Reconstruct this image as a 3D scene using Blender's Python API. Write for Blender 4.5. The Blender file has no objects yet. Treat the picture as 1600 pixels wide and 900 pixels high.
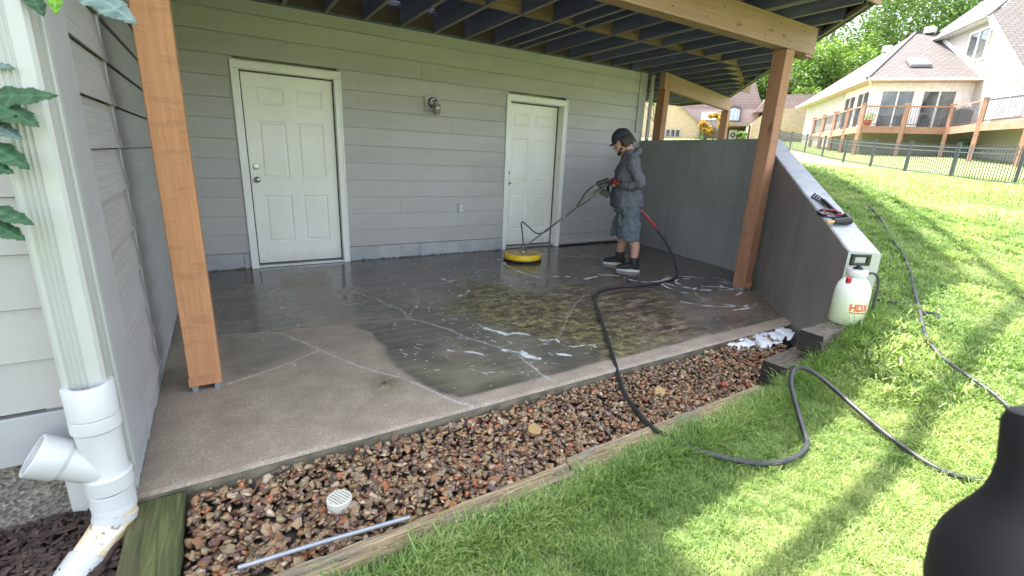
# recreated place: covered patio being washed
DATA = {"wet": [[-0.22, 0.018], [-0.137, -2.076], [0.178, -2.169], [0.34, -2.173], [0.731, -2.248], [0.834, -2.507], [0.849, -2.857], [0.818, -3.245], [0.919, -3.54], [1.04, -3.748], [1.332, -3.707], [1.667, -3.698], [2.064, -3.651], [2.79, -3.692], [3.226, -3.637], [3.158, -3.937], [4.234, -3.786], [5.137, -2.842], [5.59, -2.286], [5.984, -0.342], [5.728, 0.13]], "plume": [[0.396, -0.32], [0.446, -1.43], [0.468, -1.997], [0.497, -2.201], [0.807, -2.236], [0.807, -1.792], [0.852, -1.019], [0.911, -0.365]], "tri": [[-0.137, -2.103], [0.323, -2.238], [0.446, -2.638], [0.204, -2.768], [-0.091, -2.9]], "algae": [[1.477, -2.321], [1.887, -1.713], [2.224, -1.364], [2.413, -1.672], [2.51, -1.902], [2.762, -2.061], [3.142, -1.802], [3.415, -1.975], [3.317, -2.245], [3.916, -2.499], [3.697, -2.884], [3.237, -3.611], [2.801, -3.684], [2.124, -3.681], [2.078, -3.635], [2.145, -3.408], [2.016, -3.197], [1.896, -3.082], [1.812, -2.939], [1.706, -2.585], [1.639, -2.357]], "green": [[0.698, -2.685], [0.942, -3.043], [1.399, -3.267], [1.646, -3.658], [1.332, -3.707], [1.04, -3.748], [0.919, -3.54], [0.818, -3.245], [0.77, -2.902]], "cracks": [[[-0.117, -2.085], [0.021, -2.109], [0.179, -2.155], [0.26, -2.236], [0.362, -2.434], [0.449, -2.64], [0.538, -2.834], [0.626, -3.028], [0.73, -3.181], [0.805, -3.286], [0.865, -3.427], [0.916, -3.547], [0.964, -3.662], [0.993, -3.708], [1.043, -3.78]], [[0.449, -2.64], [0.385, -2.691], [0.318, -2.749], [0.23, -2.802], [0.163, -2.829], [0.098, -2.847], [0.032, -2.88], [-0.092, -2.926]], [[0.34, -2.173], [0.526, -2.215], [0.735, -2.234], [0.837, -2.217], [0.94, -2.248], [1.077, -2.278], [1.212, -2.323]], [[0.97, -1.321], [1.053, -1.521], [1.121, -1.662], [1.154, -1.907], [1.211, -2.032], [1.206, -2.197], [1.212, -2.323], [1.293, -2.428], [1.363, -2.59], [1.413, -2.721], [1.454, -2.915], [1.501, -2.978], [1.56, -3.113], [1.593, -3.193], [1.633, -3.299], [1.607, -3.437], [1.618, -3.52], [1.592, -3.631], [1.62, -3.761]], [[1.497, -0.597], [1.455, -1.019], [1.516, -1.215], [1.507, -1.476], [1.506, -1.623], [1.433, -1.907], [1.345, -2.032], [1.219, -2.256]], [[3.7, -2.063], [3.408, -2.174], [3.169, -2.261], [2.927, -2.429], [2.841, -2.484], [2.62, -2.644], [2.49, -2.781], [2.258, -2.991], [2.151, -3.099], [2.033, -3.19], [1.938, -3.215], [1.839, -3.234]]], "foam": [[[1.661, -2.648, 0.012], [1.669, -2.765, 0.03], [1.71, -2.877, 0.05], [1.746, -2.953, 0.025], [1.825, -2.946, 0.012], [1.909, -3.045, 0.008]], [[1.587, -3.203, 0.02], [1.665, -3.266, 0.04], [1.68, -3.358, 0.03], [1.711, -3.42, 0.012]], [[2.033, -3.19, 0.01], [2.009, -3.317, 0.02], [2.073, -3.387, 0.012], [2.207, -3.385, 0.008], [2.209, -3.439, 0.01]], [[1.914, -3.091, 0.01], [1.931, -3.184, 0.02], [2.033, -3.19, 0.015]], [[3.056, -0.55, 0.012], [2.962, -0.955, 0.02], [2.937, -1.336, 0.018], [3.007, -1.592, 0.02], [3.219, -1.615, 0.012], [3.347, -1.667, 0.02], [3.462, -1.841, 0.014], [3.754, -1.765, 0.018], [3.934, -1.838, 0.015], [3.945, -2.07, 0.02], [4.035, -2.232, 0.035], [4.326, -2.259, 0.05], [4.603, -2.176, 0.06]], [[3.202, -0.384, 0.008], [3.514, -0.633, 0.01], [4.024, -0.684, 0.012], [4.414, -0.919, 0.012], [4.559, -1.154, 0.01]], [[1.841, -1.886, 0.01], [1.963, -1.819, 0.02], [2.043, -1.729, 0.012]], [[1.86, -3.41, 0.02], [1.965, -3.485, 0.02]], [[1.224, -3.027, 0.015], [1.364, -3.144, 0.02], [1.418, -3.23, 0.012]], [[0.7, -2.054, 0.008], [0.57, -1.96, 0.004]], [[4.314, -2.316, 0.05], [4.326, -2.618, 0.05], [3.963, -3.092, 0.04], [3.594, -3.526, 0.05], [3.434, -3.782, 0.04]], [[4.669, -2.303, 0.04], [4.418, -2.795, 0.04], [4.284, -3.118, 0.03], [4.664, -3.086, 0.03]], [[1.957, -1.194, 0.01], [1.985, -1.353, 0.02], [2.063, -1.298, 0.02]], [[2.998, -2.188, 0.006], [3.341, -2.145, 0.008]]], "foam_gravel": [[3.175, -3.76], [3.589, -3.748], [4.006, -3.694], [4.311, -3.708], [4.175, -3.861], [4.058, -3.923], [3.832, -3.88], [3.624, -4.033], [3.449, -3.892], [3.267, -3.874]], "tim1": [[1.175, -4.366], [0.481, -4.349], [0.016, -4.352], [1.246, -4.44]], "hoseA": [[4.32, -2.317, 0.015], [3.993, -2.363, 0.015], [3.723, -2.336, 0.015], [3.464, -2.31, 0.015], [3.264, -2.332, 0.015], [3.079, -2.453, 0.015], [2.89, -2.668, 0.015], [2.676, -2.97, 0.015], [2.45, -3.283, 0.015], [2.233, -3.58, 0.02], [2.071, -3.825, -0.02], [1.979, -3.975, -0.05], [1.896, -4.138, -0.05], [1.831, -4.295, -0.045], [1.808, -4.403, -0.035], [1.795, -4.534, -0.017], [1.846, -4.626, -0.025], [1.906, -4.707, -0.029], [1.974, -4.779, -0.031], [2.06, -4.837, -0.031], [2.179, -4.876, -0.025], [2.299, -4.875, -0.016], [2.379, -4.845, -0.009], [2.439, -4.788, 0.022], [2.501, -4.726, 0.058], [2.599, -4.644, 0.088], [2.681, -4.579, 0.118], [2.771, -4.532, 0.146], [2.836, -4.528, 0.164], [2.876, -4.563, 0.162], [2.893, -4.644, 0.132], [2.863, -4.769, 0.091], [2.815, -4.891, 0.06], [2.751, -5.024, 0.037], [2.699, -5.153, 0.021], [2.669, -5.262, 0.013], [2.694, -5.356, 0.013], [2.742, -5.417, 0.018], [2.846, -5.513, 0.028]], "hoseB": [[5.634, -3.577, 1.007], [5.37, -3.815, 0.9], [4.974, -4.095, 0.752], [4.825, -4.235, 0.674], [4.531, -4.41, 0.575], [4.187, -4.579, 0.479], [4.007, -4.679, 0.413], [3.778, -4.799, 0.329], [3.658, -4.897, 0.277], [3.572, -5.023, 0.232], [3.529, -5.126, 0.205], [3.479, -5.224, 0.18], [3.416, -5.306, 0.156], [3.316, -5.439, 0.123]], "hoseC": [[3.923, -4.456, 0.438], [3.978, -4.53, 0.433], [4.048, -4.599, 0.43], [4.06, -4.661, 0.414], [3.994, -4.755, 0.374], [4.068, -4.767, 0.385], [4.094, -4.743, 0.397], [4.054, -4.705, 0.4]], "boulder": [2.907, -3.884], "drain": [0.273, -4.102], "cap1": [1.271, -4.041], "cap2": [2.211, -4.051], "worm": [0.537, -4.269], "brick1": [2.646, -4.197], "brick2": [2.786, -4.278], "white_s1": [-0.148, -3.98], "conduit": [[-0.087, -4.299, -0.035], [0.164, -4.319, -0.035], [0.48, -4.354, -0.035]], "fence": [[15.74, -3.88, 1.02], [17.47, -2.07, 1.12], [19.2, -0.27, 1.24], [20.93, 1.53, 1.38], [22.66, 3.33, 1.55], [24.4, 5.14, 1.74], [26.13, 6.94, 1.95], [27.86, 8.74, 2.19], [29.59, 10.55, 2.45], [31.33, 12.35, 2.74]], "wgt": [0.026939, -0.010148, 0.026975, 0.148459, 0.056594, -0.031104, -0.012472, -0.074323, -0.117077, -0.132961, -0.05082, 0.147464, 0.038317, 0.006241, 0.003833, 0.018417, 0.015514, 0.031527, 0.015312, 0.025255, -0.016165, 0.001639, 0.015366, -0.027967, -0.01046, -0.016703, -0.014754, 0.001721, 0.003705, -0.015154, -0.028474, -0.011894, -0.020982, -0.002205, 0.010386, 0.344919, 0.049155, 0.046522], "gp": [[0.0, -4.45, -0.1], [-3.0, -4.4, -0.06], [1.2, -4.45, -0.08], [2.7, -4.45, -0.03], [3.0, -4.55, 0.06], [3.35, -4.62, 0.2], [3.7, -4.65, 0.3], [4.15, -4.4, 0.5], [4.8, -3.75, 0.85], [5.9, -2.65, 1.3], [6.6, 0.0, 1.5], [5.0, -4.7, 0.42], [6.5, -4.8, 0.66], [9.0, -5.0, 0.86], [14.0, -4.5, 1.0], [17.5, -2.05, 1.12], [20.9, 1.5, 1.38], [24.4, 5.2, 1.73], [29.6, 10.5, 2.43], [12.0, 3.0, 1.42], [0.0, -5.8, -0.15], [2.0, -6.0, -0.11], [4.0, -6.5, 0.08], [8.0, -8.5, 0.5], [18.0, -10.0, 0.9], [28.4, 6.6, 2.2], [31.0, 3.0, 2.2], [40.0, -2.0, 2.4], [37.0, 23.0, 3.6], [42.0, 20.0, 3.8], [12.0, 14.0, 2.3], [-5.0, -10.0, -0.4], [2.5, -5.0, -0.03], [60.0, 30.0, 5.0], [40.0, 60.0, 5.0]], "M": [[0.8532351441279824, -0.5198790618064579, 0.04141919748302848], [-0.1062060202900898, -0.25096279931761567, -0.9621527709323542], [0.5105977576126262, 0.8165435900513232, -0.26934456643313726]], "f": 725.4611752989373}
import bpy, bmesh, math, random
import numpy as np
from mathutils import Vector, Matrix, noise

R = math.radians
random.seed(7); np.random.seed(7)
SC = bpy.context.scene
COL = SC.collection

# ------------------------------------------------------------------ camera, sky, sun, exposure
cam_d = bpy.data.cameras.new('camera'); cam = bpy.data.objects.new('camera', cam_d); COL.objects.link(cam)
CAM = Vector((0, -5.79, 1.305))
_m = DATA['M']                                   # rows: right, down, forward
r_, d_, f_ = [Vector(v) for v in _m]
cam.matrix_world = Matrix(((r_.x, -d_.x, -f_.x, CAM.x), (r_.y, -d_.y, -f_.y, CAM.y), (r_.z, -d_.z, -f_.z, CAM.z), (0, 0, 0, 1)))
cam_d.sensor_width = 36; cam_d.lens = 36 * DATA['f'] / 1600
cam_d.clip_start = 0.02; cam_d.clip_end = 1500
cam_d.dof.use_dof = True; cam_d.dof.focus_distance = 5.0; cam_d.dof.aperture_fstop = 6.5
SC.camera = cam
SC.render.resolution_x = 1024; SC.render.resolution_y = 576
SC.render.engine = 'CYCLES'
SC.cycles.use_denoising = True
SC.cycles.max_bounces = 8; SC.cycles.diffuse_bounces = 5; SC.cycles.glossy_bounces = 3
SC.cycles.transmission_bounces = 4; SC.cycles.transparent_max_bounces = 8
SC.view_settings.view_transform = 'Standard'; SC.view_settings.look = 'None'
SC.view_settings.exposure = 2.68; SC.view_settings.gamma = 1.0

SUN_TRAVEL = Vector((0.10, -0.41, -1.0)).normalized()
W = bpy.data.worlds.new('World'); SC.world = W; W.use_nodes = True
wn = W.node_tree; bg = wn.nodes['Background']
sky = wn.nodes.new('ShaderNodeTexSky'); sky.sky_type = 'NISHITA'; sky.sun_disc = False
sky.sun_elevation = math.asin(-SUN_TRAVEL.z)
sky.sun_rotation = math.atan2(-SUN_TRAVEL.x, -SUN_TRAVEL.y)
sky.air_density = 1.0; sky.dust_density = 3.0; sky.ozone_density = 1.0
whs = wn.nodes.new('ShaderNodeHueSaturation'); whs.inputs['Saturation'].default_value = 0.55   # thin summer haze whitens the sky
wn.links.new(sky.outputs[0], whs.inputs['Color']); wn.links.new(whs.outputs[0], bg.inputs[0]); bg.inputs[1].default_value = 0.15
sd = bpy.data.lights.new('sun', 'SUN'); sd.energy = 2.8; sd.angle = R(0.6); sd.color = (1, 0.95, 0.87)
so = bpy.data.objects.new('sun', sd); COL.objects.link(so)
so.rotation_euler = (-SUN_TRAVEL).to_track_quat('Z', 'Y').to_euler(); so.location = (0, 4, 14)

# ------------------------------------------------------------------ helpers
def tag(o, label=None, cat=None, group=None, kind=None):
    if label: o['label'] = label
    if cat: o['category'] = cat
    if group: o['group'] = group
    if kind: o['kind'] = kind
    return o

def empty(name, loc=(0, 0, 0), rz=0.0):
    o = bpy.data.objects.new(name, None); COL.objects.link(o); o.location = loc; o.rotation_euler = (0, 0, rz)
    o.empty_display_size = 0.2
    return o

class MB:
    def __init__(s): s.v = []; s.f = []; s.smooth = []
    def add(s, vs, fs, smooth=False):
        n = len(s.v); s.v += [tuple(v) for v in vs]; s.f += [tuple(i + n for i in f) for f in fs]; s.smooth += [smooth] * len(fs)
        return s
    def box(s, x0, x1, y0, y1, z0, z1):
        vs = [(x, y, z) for z in (z0, z1) for y in (y0, y1) for x in (x0, x1)]
        return s.add(vs, [(0, 2, 3, 1), (4, 5, 7, 6), (0, 1, 5, 4), (2, 6, 7, 3), (0, 4, 6, 2), (1, 3, 7, 5)])
    def hexa(s, b, t):            # two quads of 3d points (same winding, counter-clockwise seen from the t side)
        n = len(b)
        vs = list(b) + list(t)
        fs = [tuple(reversed(range(n))), tuple(range(n, 2 * n))] + [(i, (i + 1) % n, n + (i + 1) % n, n + i) for i in range(n)]
        return s.add(vs, fs)
    def prism(s, poly, z0, z1):   # poly in xy, counter-clockwise
        return s.hexa([(x, y, z0) for x, y in poly], [(x, y, z1) for x, y in poly])
    def bar(s, a, b, w, h, up=(0, 0, 1)):
        a = Vector(a); b = Vector(b); d = (b - a).normalized(); u = Vector(up)
        x = d.cross(u)
        if x.length < 1e-4: x = d.cross(Vector((1, 0, 0)))
        x.normalize(); u = x.cross(d).normalized()
        q = [(-w / 2, -h / 2), (w / 2, -h / 2), (w / 2, h / 2), (-w / 2, h / 2)]
        return s.hexa([a + x * p - (-u) * r for p, r in q], [b + x * p + u * r for p, r in q])
    def tube(s, pts, r, n=8, cap=True, smooth=True):
        pts = [Vector(p) for p in pts]; m = len(pts)
        rr = r if isinstance(r, (list, tuple)) else [r] * m
        N = None; rings = []
        for i, p in enumerate(pts):
            t = (pts[min(i + 1, m - 1)] - pts[max(i - 1, 0)])
            if t.length < 1e-9: t = Vector((0, 0, 1))
            t.normalize()
            if N is None:
                N = t.orthogonal().normalized()
            else:
                N = (N - t * N.dot(t))
                N = N.normalized() if N.length > 1e-6 else t.orthogonal().normalized()
            B = t.cross(N)
            rings.append([p + (N * math.cos(a) + B * math.sin(a)) * rr[i] for a in [2 * math.pi * k / n for k in range(n)]])
        vs = [v for rg in rings for v in rg]; fs = []
        for i in range(m - 1):
            for k in range(n):
                fs.append((i * n + k, i * n + (k + 1) % n, (i + 1) * n + (k + 1) % n, (i + 1) * n + k))
        s.add(vs, fs, smooth)
        if cap:
            s.add(rings[0], [tuple(reversed(range(n)))]); s.add(rings[-1], [tuple(range(n))])
        return s
    def lathe(s, prof, c=(0, 0, 0), n=24, smooth=True, axis=(0, 0, 1)):
        c = Vector(c); ax = Vector(axis).normalized(); N = ax.orthogonal().normalized(); B = ax.cross(N)
        vs = []
        for r, z in prof:
            for k in range(n):
                a = 2 * math.pi * k / n
                vs.append(c + ax * z + (N * math.cos(a) + B * math.sin(a)) * max(r, 1e-4))
        fs = [(i * n + k, i * n + (k + 1) % n, (i + 1) * n + (k + 1) % n, (i + 1) * n + k) for i in range(len(prof) - 1) for k in range(n)]
        return s.add(vs, fs, smooth)
    def mesh(s, name):
        me = bpy.data.meshes.new(name); me.from_pydata(s.v, [], s.f)
        me.polygons.foreach_set('use_smooth', s.smooth); me.update()
        return me
    def build(s, name, m, parent=None, bevel=0, fix=True):
        me = s.mesh(name)
        if fix:
            bm = bmesh.new(); bm.from_mesh(me)
            bmesh.ops.recalc_face_normals(bm, faces=bm.faces)
            if any(s.smooth):
                for e in bm.edges:
                    if len(e.link_faces) == 2 and e.calc_face_angle(0) > R(32): e.smooth = False
            bm.to_mesh(me); bm.free()
        return link(name, me, m, parent, bevel)

def link(name, me, m, parent=None, bevel=0):
    o = bpy.data.objects.new(name, me); COL.objects.link(o)
    if m is not None and not me.materials: me.materials.append(m)
    if parent is not None: o.parent = parent
    if bevel:
        b = o.modifiers.new('b', 'BEVEL'); b.width = bevel; b.segments = 2; b.limit_method = 'ANGLE'; b.angle_limit = R(40)
    return o

def copy_tree(o, parent=None):
    kids = [c for c in COL.objects if c.parent == o]
    c = o.copy(); COL.objects.link(c); c.parent = parent
    for k in kids: copy_tree(k, c)
    return c

def smooth_poly(pts, n=6):
    """catmull-rom through 3d points"""
    P = [Vector(p) for p in pts]; P = [P[0] * 2 - P[1]] + P + [P[-1] * 2 - P[-2]]
    out = []
    for i in range(1, len(P) - 2):
        a, b, c, d = P[i - 1:i + 3]
        for k in range(n):
            t = k / n
            out.append(0.5 * ((2 * b) + (c - a) * t + (2 * a - 5 * b + 4 * c - d) * t * t + (3 * b - a - 3 * c + d) * t ** 3))
    out.append(P[-2]); return out

# terrain height from scattered heights (smooth interpolation)
_gp = np.array(DATA['gp']); _w = np.array(DATA['wgt']); _n = len(_gp)
def H(x, y):
    x = np.asarray(x, float); y = np.asarray(y, float)
    r = np.hypot(x[..., None] - _gp[:, 0], y[..., None] - _gp[:, 1])
    z = r @ _w[:_n] + _w[_n] + _w[_n + 1] * x + _w[_n + 2] * y
    return np.clip(z, -0.6, 8)

# ------------------------------------------------------------------ materials
class NT:
    def __init__(s, name):
        s.m = bpy.data.materials.new(name); s.m.use_nodes = True; s.t = s.m.node_tree
        s.b = s.t.nodes['Principled BSDF']; s.out = s.t.nodes['Material Output']
    def n(s, typ, **kw):
        x = s.t.nodes.new(typ)
        for k, v in kw.items():
            if k.startswith('i_'):
                key = k[2:]; key = int(key) if key.isdigit() else key.replace('_', ' ')
                x.inputs[key].default_value = v
            else: setattr(x, k, v)
        return x
    def l(s, a, b): s.t.links.new(a, b)
    def coord(s, scale=(1, 1, 1), rnd=False, rot=(0, 0, 0)):
        tc = s.n('ShaderNodeTexCoord'); v = tc.outputs['Object']
        if rnd:
            oi = s.n('ShaderNodeObjectInfo'); mu = s.n('ShaderNodeMath', operation='MULTIPLY', i_1=37.0); s.l(oi.outputs['Random'], mu.inputs[0])
            ad = s.n('ShaderNodeVectorMath', operation='ADD'); s.l(v, ad.inputs[0]); s.l(mu.outputs[0], ad.inputs[1]); v = ad.outputs[0]
        mp = s.n('ShaderNodeMapping'); mp.inputs['Scale'].default_value = scale; mp.inputs['Rotation'].default_value = rot
        s.l(v, mp.inputs[0]); return mp.outputs[0]
    def noise(s, vec, scale=5, detail=4, rough=0.55, dist=0):
        x = s.n('ShaderNodeTexNoise'); x.inputs['Scale'].default_value = scale; x.inputs['Detail'].default_value = detail
        x.inputs['Roughness'].default_value = rough; x.inputs['Distortion'].default_value = dist
        s.l(vec, x.inputs['Vector']); return s.rng(x.outputs['Fac'], 0.17, 0.83)
    def ramp(s, fac, stops):
        x = s.n('ShaderNodeValToRGB'); cr = x.color_ramp
        while len(cr.elements) < len(stops): cr.elements.new(0.5)
        for e, (p, c) in zip(cr.elements, stops):
            e.position = p; e.color = (*c, 1) if len(c) == 3 else c
        s.l(fac, x.inputs[0]); return x.outputs[0]
    def rng(s, fac, a, b, c=0.0, d=1.0, smooth=False):
        x = s.n('ShaderNodeMapRange'); x.inputs[1].default_value = a; x.inputs[2].default_value = b; x.inputs[3].default_value = c; x.inputs[4].default_value = d
        if smooth: x.interpolation_type = 'SMOOTHSTEP'
        s.l(fac, x.inputs[0]); return x.outputs[0]
    def mix(s, fac, a, b, mode='MIX'):
        x = s.n('ShaderNodeMix', data_type='RGBA', blend_type=mode)
        for sock, val in ((x.inputs[0], fac), (x.inputs[6], a), (x.inputs[7], b)):
            if isinstance(val, (int, float)): sock.default_value = val
            elif isinstance(val, tuple): sock.default_value = (*val, 1) if len(val) == 3 else val
            else: s.l(val, sock)
        return x.outputs[2]
    def math(s, op, a, b=None, c=None):
        x = s.n('ShaderNodeMath', operation=op)
        for i, v in enumerate((a, b, c)):
            if v is None: continue
            if isinstance(v, (int, float)): x.inputs[i].default_value = v
            else: s.l(v, x.inputs[i])
        return x.outputs[0]
    def bump(s, h, strength=0.3, dist=0.01, prev=None):
        x = s.n('ShaderNodeBump'); x.inputs['Strength'].default_value = strength; x.inputs['Distance'].default_value = dist
        s.l(h, x.inputs['Height'])
        if prev is not None: s.l(prev, x.inputs['Normal'])
        s.l(x.outputs[0], s.b.inputs['Normal']); return x.outputs[0]
    def col(s, c):
        if isinstance(c, tuple): s.b.inputs['Base Color'].default_value = (*c, 1)
        else: s.l(c, s.b.inputs['Base Color'])
    def rough(s, r):
        if isinstance(r, (int, float)): s.b.inputs['Roughness'].default_value = r
        else: s.l(r, s.b.inputs['Roughness'])

def simple(name, c1, c2=None, rough=0.6, scale=(6, 6, 6), bump=0.0, bscale=(60, 60, 60), bdist=0.004, rnd=True, metal=0, spec=0.5, detail=4, objvar=0.0):
    t = NT(name); c2 = c2 or tuple(x * 0.8 for x in c1)
    f = t.noise(t.coord(scale, rnd), 1, detail)
    c = t.ramp(f, [(0.3, c2), (0.7, c1)])
    if objvar:
        oi = t.n('ShaderNodeObjectInfo'); v = t.rng(oi.outputs['Random'], 0, 1, 1 - objvar, 1 + objvar)
        hs = t.n('ShaderNodeHueSaturation'); t.l(c, hs.inputs['Color']); t.l(v, hs.inputs['Value']); c = hs.outputs[0]
    t.col(c); t.rough(rough); t.b.inputs['Metallic'].default_value = metal
    t.b.inputs['Specular IOR Level'].default_value = spec
    if bump: t.bump(t.noise(t.coord(bscale, rnd), 1, 5), bump, bdist)
    return t.m

def wood(name, c1, c2, axis='z', grain=60, rough=0.75, bump=0.5, bdist=0.003, knots=True, objvar=0.1, along=1.2, dark=None):
    """grain elongated along an axis of object space"""
    t = NT(name); sc = [grain] * 3; sc['xyz'.index(axis)] = along
    v = t.coord(tuple(sc), True)
    g = t.noise(v, 1, 5, 0.6, 0.4)
    big = t.noise(t.coord((3, 3, 3), True), 1, 3)
    c = t.ramp(g, [(0.3, c2), (0.65, c1)])
    c = t.mix(t.rng(big, 0.35, 0.7, 0, 0.35), c, c2)
    if knots:
        vo = t.n('ShaderNodeTexVoronoi'); sk = [9] * 3; sk['xyz'.index(axis)] = 3.2; t.l(t.coord(tuple(sk), True), vo.inputs['Vector']); vo.inputs['Scale'].default_value = 1
        k = t.rng(vo.outputs['Distance'], 0.07, 0.17, 0.75, 0, True)
        c = t.mix(k, c, dark or tuple(x * 0.4 for x in c2))
    oi = t.n('ShaderNodeObjectInfo'); vv = t.rng(oi.outputs['Random'], 0, 1, 1 - objvar, 1 + objvar)
    hs = t.n('ShaderNodeHueSaturation'); t.l(c, hs.inputs['Color']); t.l(vv, hs.inputs['Value'])
    t.col(hs.outputs[0]); t.rough(rough)
    t.bump(g, bump, bdist); return t.m

def siding(name, c1, c2, axis, bump=0.7, stain=0.0):
    t = NT(name); sc = [26] * 3; sc['xyz'.index(axis)] = 1.6; sc[2] = 55
    v = t.coord(tuple(sc), True)
    g = t.noise(v, 1, 4, 0.6, 1.8)
    w = t.n('ShaderNodeMath', operation='PINGPONG', i_1=0.5); mm = t.math('MULTIPLY', g, 7.0); t.l(mm, w.inputs[0])
    relief = t.math('ADD', t.math('MULTIPLY', w.outputs[0], 0.6), g)
    blot = t.noise(t.coord((1.2, 1.2, 3), False), 1, 4)
    c = t.ramp(blot, [(0.3, c2), (0.7, c1)])
    dirt = t.noise(t.coord((14, 14, 5), False), 1, 6, 0.7)
    c = t.mix(t.rng(dirt, 0.6, 0.8, 0, 0.25 + stain), c, tuple(x * 0.72 for x in c2))
    oi = t.n('ShaderNodeObjectInfo'); vv = t.rng(oi.outputs['Random'], 0, 1, 0.97, 1.03)
    hs = t.n('ShaderNodeHueSaturation'); t.l(c, hs.inputs['Color']); t.l(vv, hs.inputs['Value'])
    t.col(hs.outputs[0]); t.rough(0.55); t.bump(relief, bump, 0.0022); return t.m

MT = {}
MT['siding_x'] = siding('painted siding back', (0.45, 0.432, 0.405), (0.405, 0.386, 0.36), 'x', 0.25)
MT['siding_y'] = siding('painted siding left', (0.43, 0.42, 0.405), (0.385, 0.378, 0.36), 'y', 1.0)
MT['trim'] = simple('painted grey trim', (0.40, 0.40, 0.40), (0.365, 0.365, 0.365), 0.5, bump=0.2, bscale=(30, 30, 90), bdist=0.001)
def skirt_mat():
    t = NT('painted concrete skirt'); c = t.ramp(t.noise(t.coord((5, 5, 5)), 1, 4), [(0.3, (0.35, 0.355, 0.35)), (0.7, (0.43, 0.435, 0.425))])
    pit = t.noise(t.coord((42, 42, 42)), 1, 2); c = t.mix(t.rng(pit, 0.80, 0.87, 0, 0.85), c, (0.03, 0.03, 0.028))
    tc = t.n('ShaderNodeTexCoord'); sx = t.n('ShaderNodeSeparateXYZ'); t.l(tc.outputs['Object'], sx.inputs[0]); n2 = t.noise(t.coord((16, 16, 16)), 1, 5, 0.7)
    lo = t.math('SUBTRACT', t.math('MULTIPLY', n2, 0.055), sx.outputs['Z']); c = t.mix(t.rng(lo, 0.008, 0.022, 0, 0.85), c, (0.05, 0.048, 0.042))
    t.col(c); t.rough(0.7); t.bump(pit, 0.5, 0.004); return t.m
MT['skirt'] = skirt_mat()
def door_paint():
    t = NT('white door paint'); c = t.ramp(t.noise(t.coord((3, 3, 2)), 1, 4), [(0.3, (0.80, 0.775, 0.70)), (0.7, (0.85, 0.825, 0.75))])
    tc = t.n('ShaderNodeTexCoord'); sx = t.n('ShaderNodeSeparateXYZ'); t.l(tc.outputs['Object'], sx.inputs[0])
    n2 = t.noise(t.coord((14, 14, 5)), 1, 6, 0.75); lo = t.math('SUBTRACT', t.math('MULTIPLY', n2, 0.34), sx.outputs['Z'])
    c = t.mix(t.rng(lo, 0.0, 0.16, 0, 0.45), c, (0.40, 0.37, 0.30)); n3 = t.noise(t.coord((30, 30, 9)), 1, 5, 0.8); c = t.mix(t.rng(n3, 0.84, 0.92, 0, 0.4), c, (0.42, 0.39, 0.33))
    t.col(c); t.rough(0.42); return t.m
MT['white'] = door_paint()
MT['casing'] = simple('white casing paint', (0.84, 0.83, 0.78), (0.77, 0.76, 0.71), 0.45, scale=(5, 5, 2), bump=0.15, bscale=(80, 80, 8), bdist=0.001)
MT['jamb'] = simple('jamb paint', (0.62, 0.62, 0.58), None, 0.5)
MT['metal'] = simple('satin nickel', (0.42, 0.40, 0.37), None, 0.3, metal=1.0)
MT['darkmetal'] = simple('dark metal', (0.10, 0.10, 0.10), None, 0.45, metal=0.8)
MT['alu'] = simple('aluminium threshold', (0.5, 0.5, 0.48), (0.38, 0.38, 0.36), 0.4, metal=0.6)
MT['cedar_z'] = wood('cedar stained post', (0.50, 0.215, 0.095), (0.40, 0.165, 0.07), 'z', 90, 0.8, 0.5)
# rough sawn faces carry cross marks
def sawn(name, c1, c2, dark):
    t = NT(name)
    g = t.noise(t.coord((130, 130, 260), True), 1, 4, 0.65)
    band = t.noise(t.coord((5, 5, 26), True), 1, 3, 0.5)
    grain = t.noise(t.coord((60, 60, 2), True), 1, 4, 0.6, 0.5)
    big = t.noise(t.coord((2.5, 2.5, 1.5), True), 1, 3)
    c = t.ramp(grain, [(0.3, c2), (0.7, c1)])
    c = t.mix(t.rng(big, 0.4, 0.7, 0, 0.4), c, c2)
    c = t.mix(t.rng(band, 0.62, 0.70, 0, 0.35), c, tuple(x * 0.72 for x in c2))
    vo = t.n('ShaderNodeTexVoronoi'); t.l(t.coord((5.5, 5.5, 2.0), True), vo.inputs['Vector']); vo.inputs['Scale'].default_value = 1
    c = t.mix(t.rng(vo.outputs['Distance'], 0.06, 0.2, 0.7, 0, True), c, dark)
    t.col(c); t.rough(0.82)
    h = t.math('ADD', t.math('MULTIPLY', g, 0.6), t.math('ADD', t.math('MULTIPLY', band, 0.7), t.math('MULTIPLY', grain, 0.4)))
    t.bump(h, 0.6, 0.004); return t.m
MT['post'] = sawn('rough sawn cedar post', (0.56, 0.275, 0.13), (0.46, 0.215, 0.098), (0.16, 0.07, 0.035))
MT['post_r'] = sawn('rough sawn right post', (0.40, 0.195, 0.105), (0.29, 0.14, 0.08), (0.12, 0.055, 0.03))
MT['beam'] = wood('tan beam', (0.34, 0.20, 0.13), (0.27, 0.155, 0.10), 'x', 60, 0.75, 0.35, objvar=0.04, dark=(0.12, 0.07, 0.04))
MT['blocking'] = wood('tan blocking', (0.30, 0.185, 0.12), (0.18, 0.115, 0.08), 'x', 40, 0.8, 0.4, objvar=0.3)
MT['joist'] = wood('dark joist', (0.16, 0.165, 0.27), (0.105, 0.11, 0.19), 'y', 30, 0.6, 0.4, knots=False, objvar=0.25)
MT['joist_lit_edge'] = wood('underlit joist edge', (0.30, 0.26, 0.25), (0.20, 0.175, 0.17), 'y', 30, 0.7, 0.4, knots=False, objvar=0.2)  # bottom edges coloured lighter to stand in for light caught from below
MT['deckboard'] = wood('dark deck underside', (0.21, 0.25, 0.46), (0.14, 0.17, 0.33), 'x', 25, 0.6, 0.3, knots=False, objvar=0.3)
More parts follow.
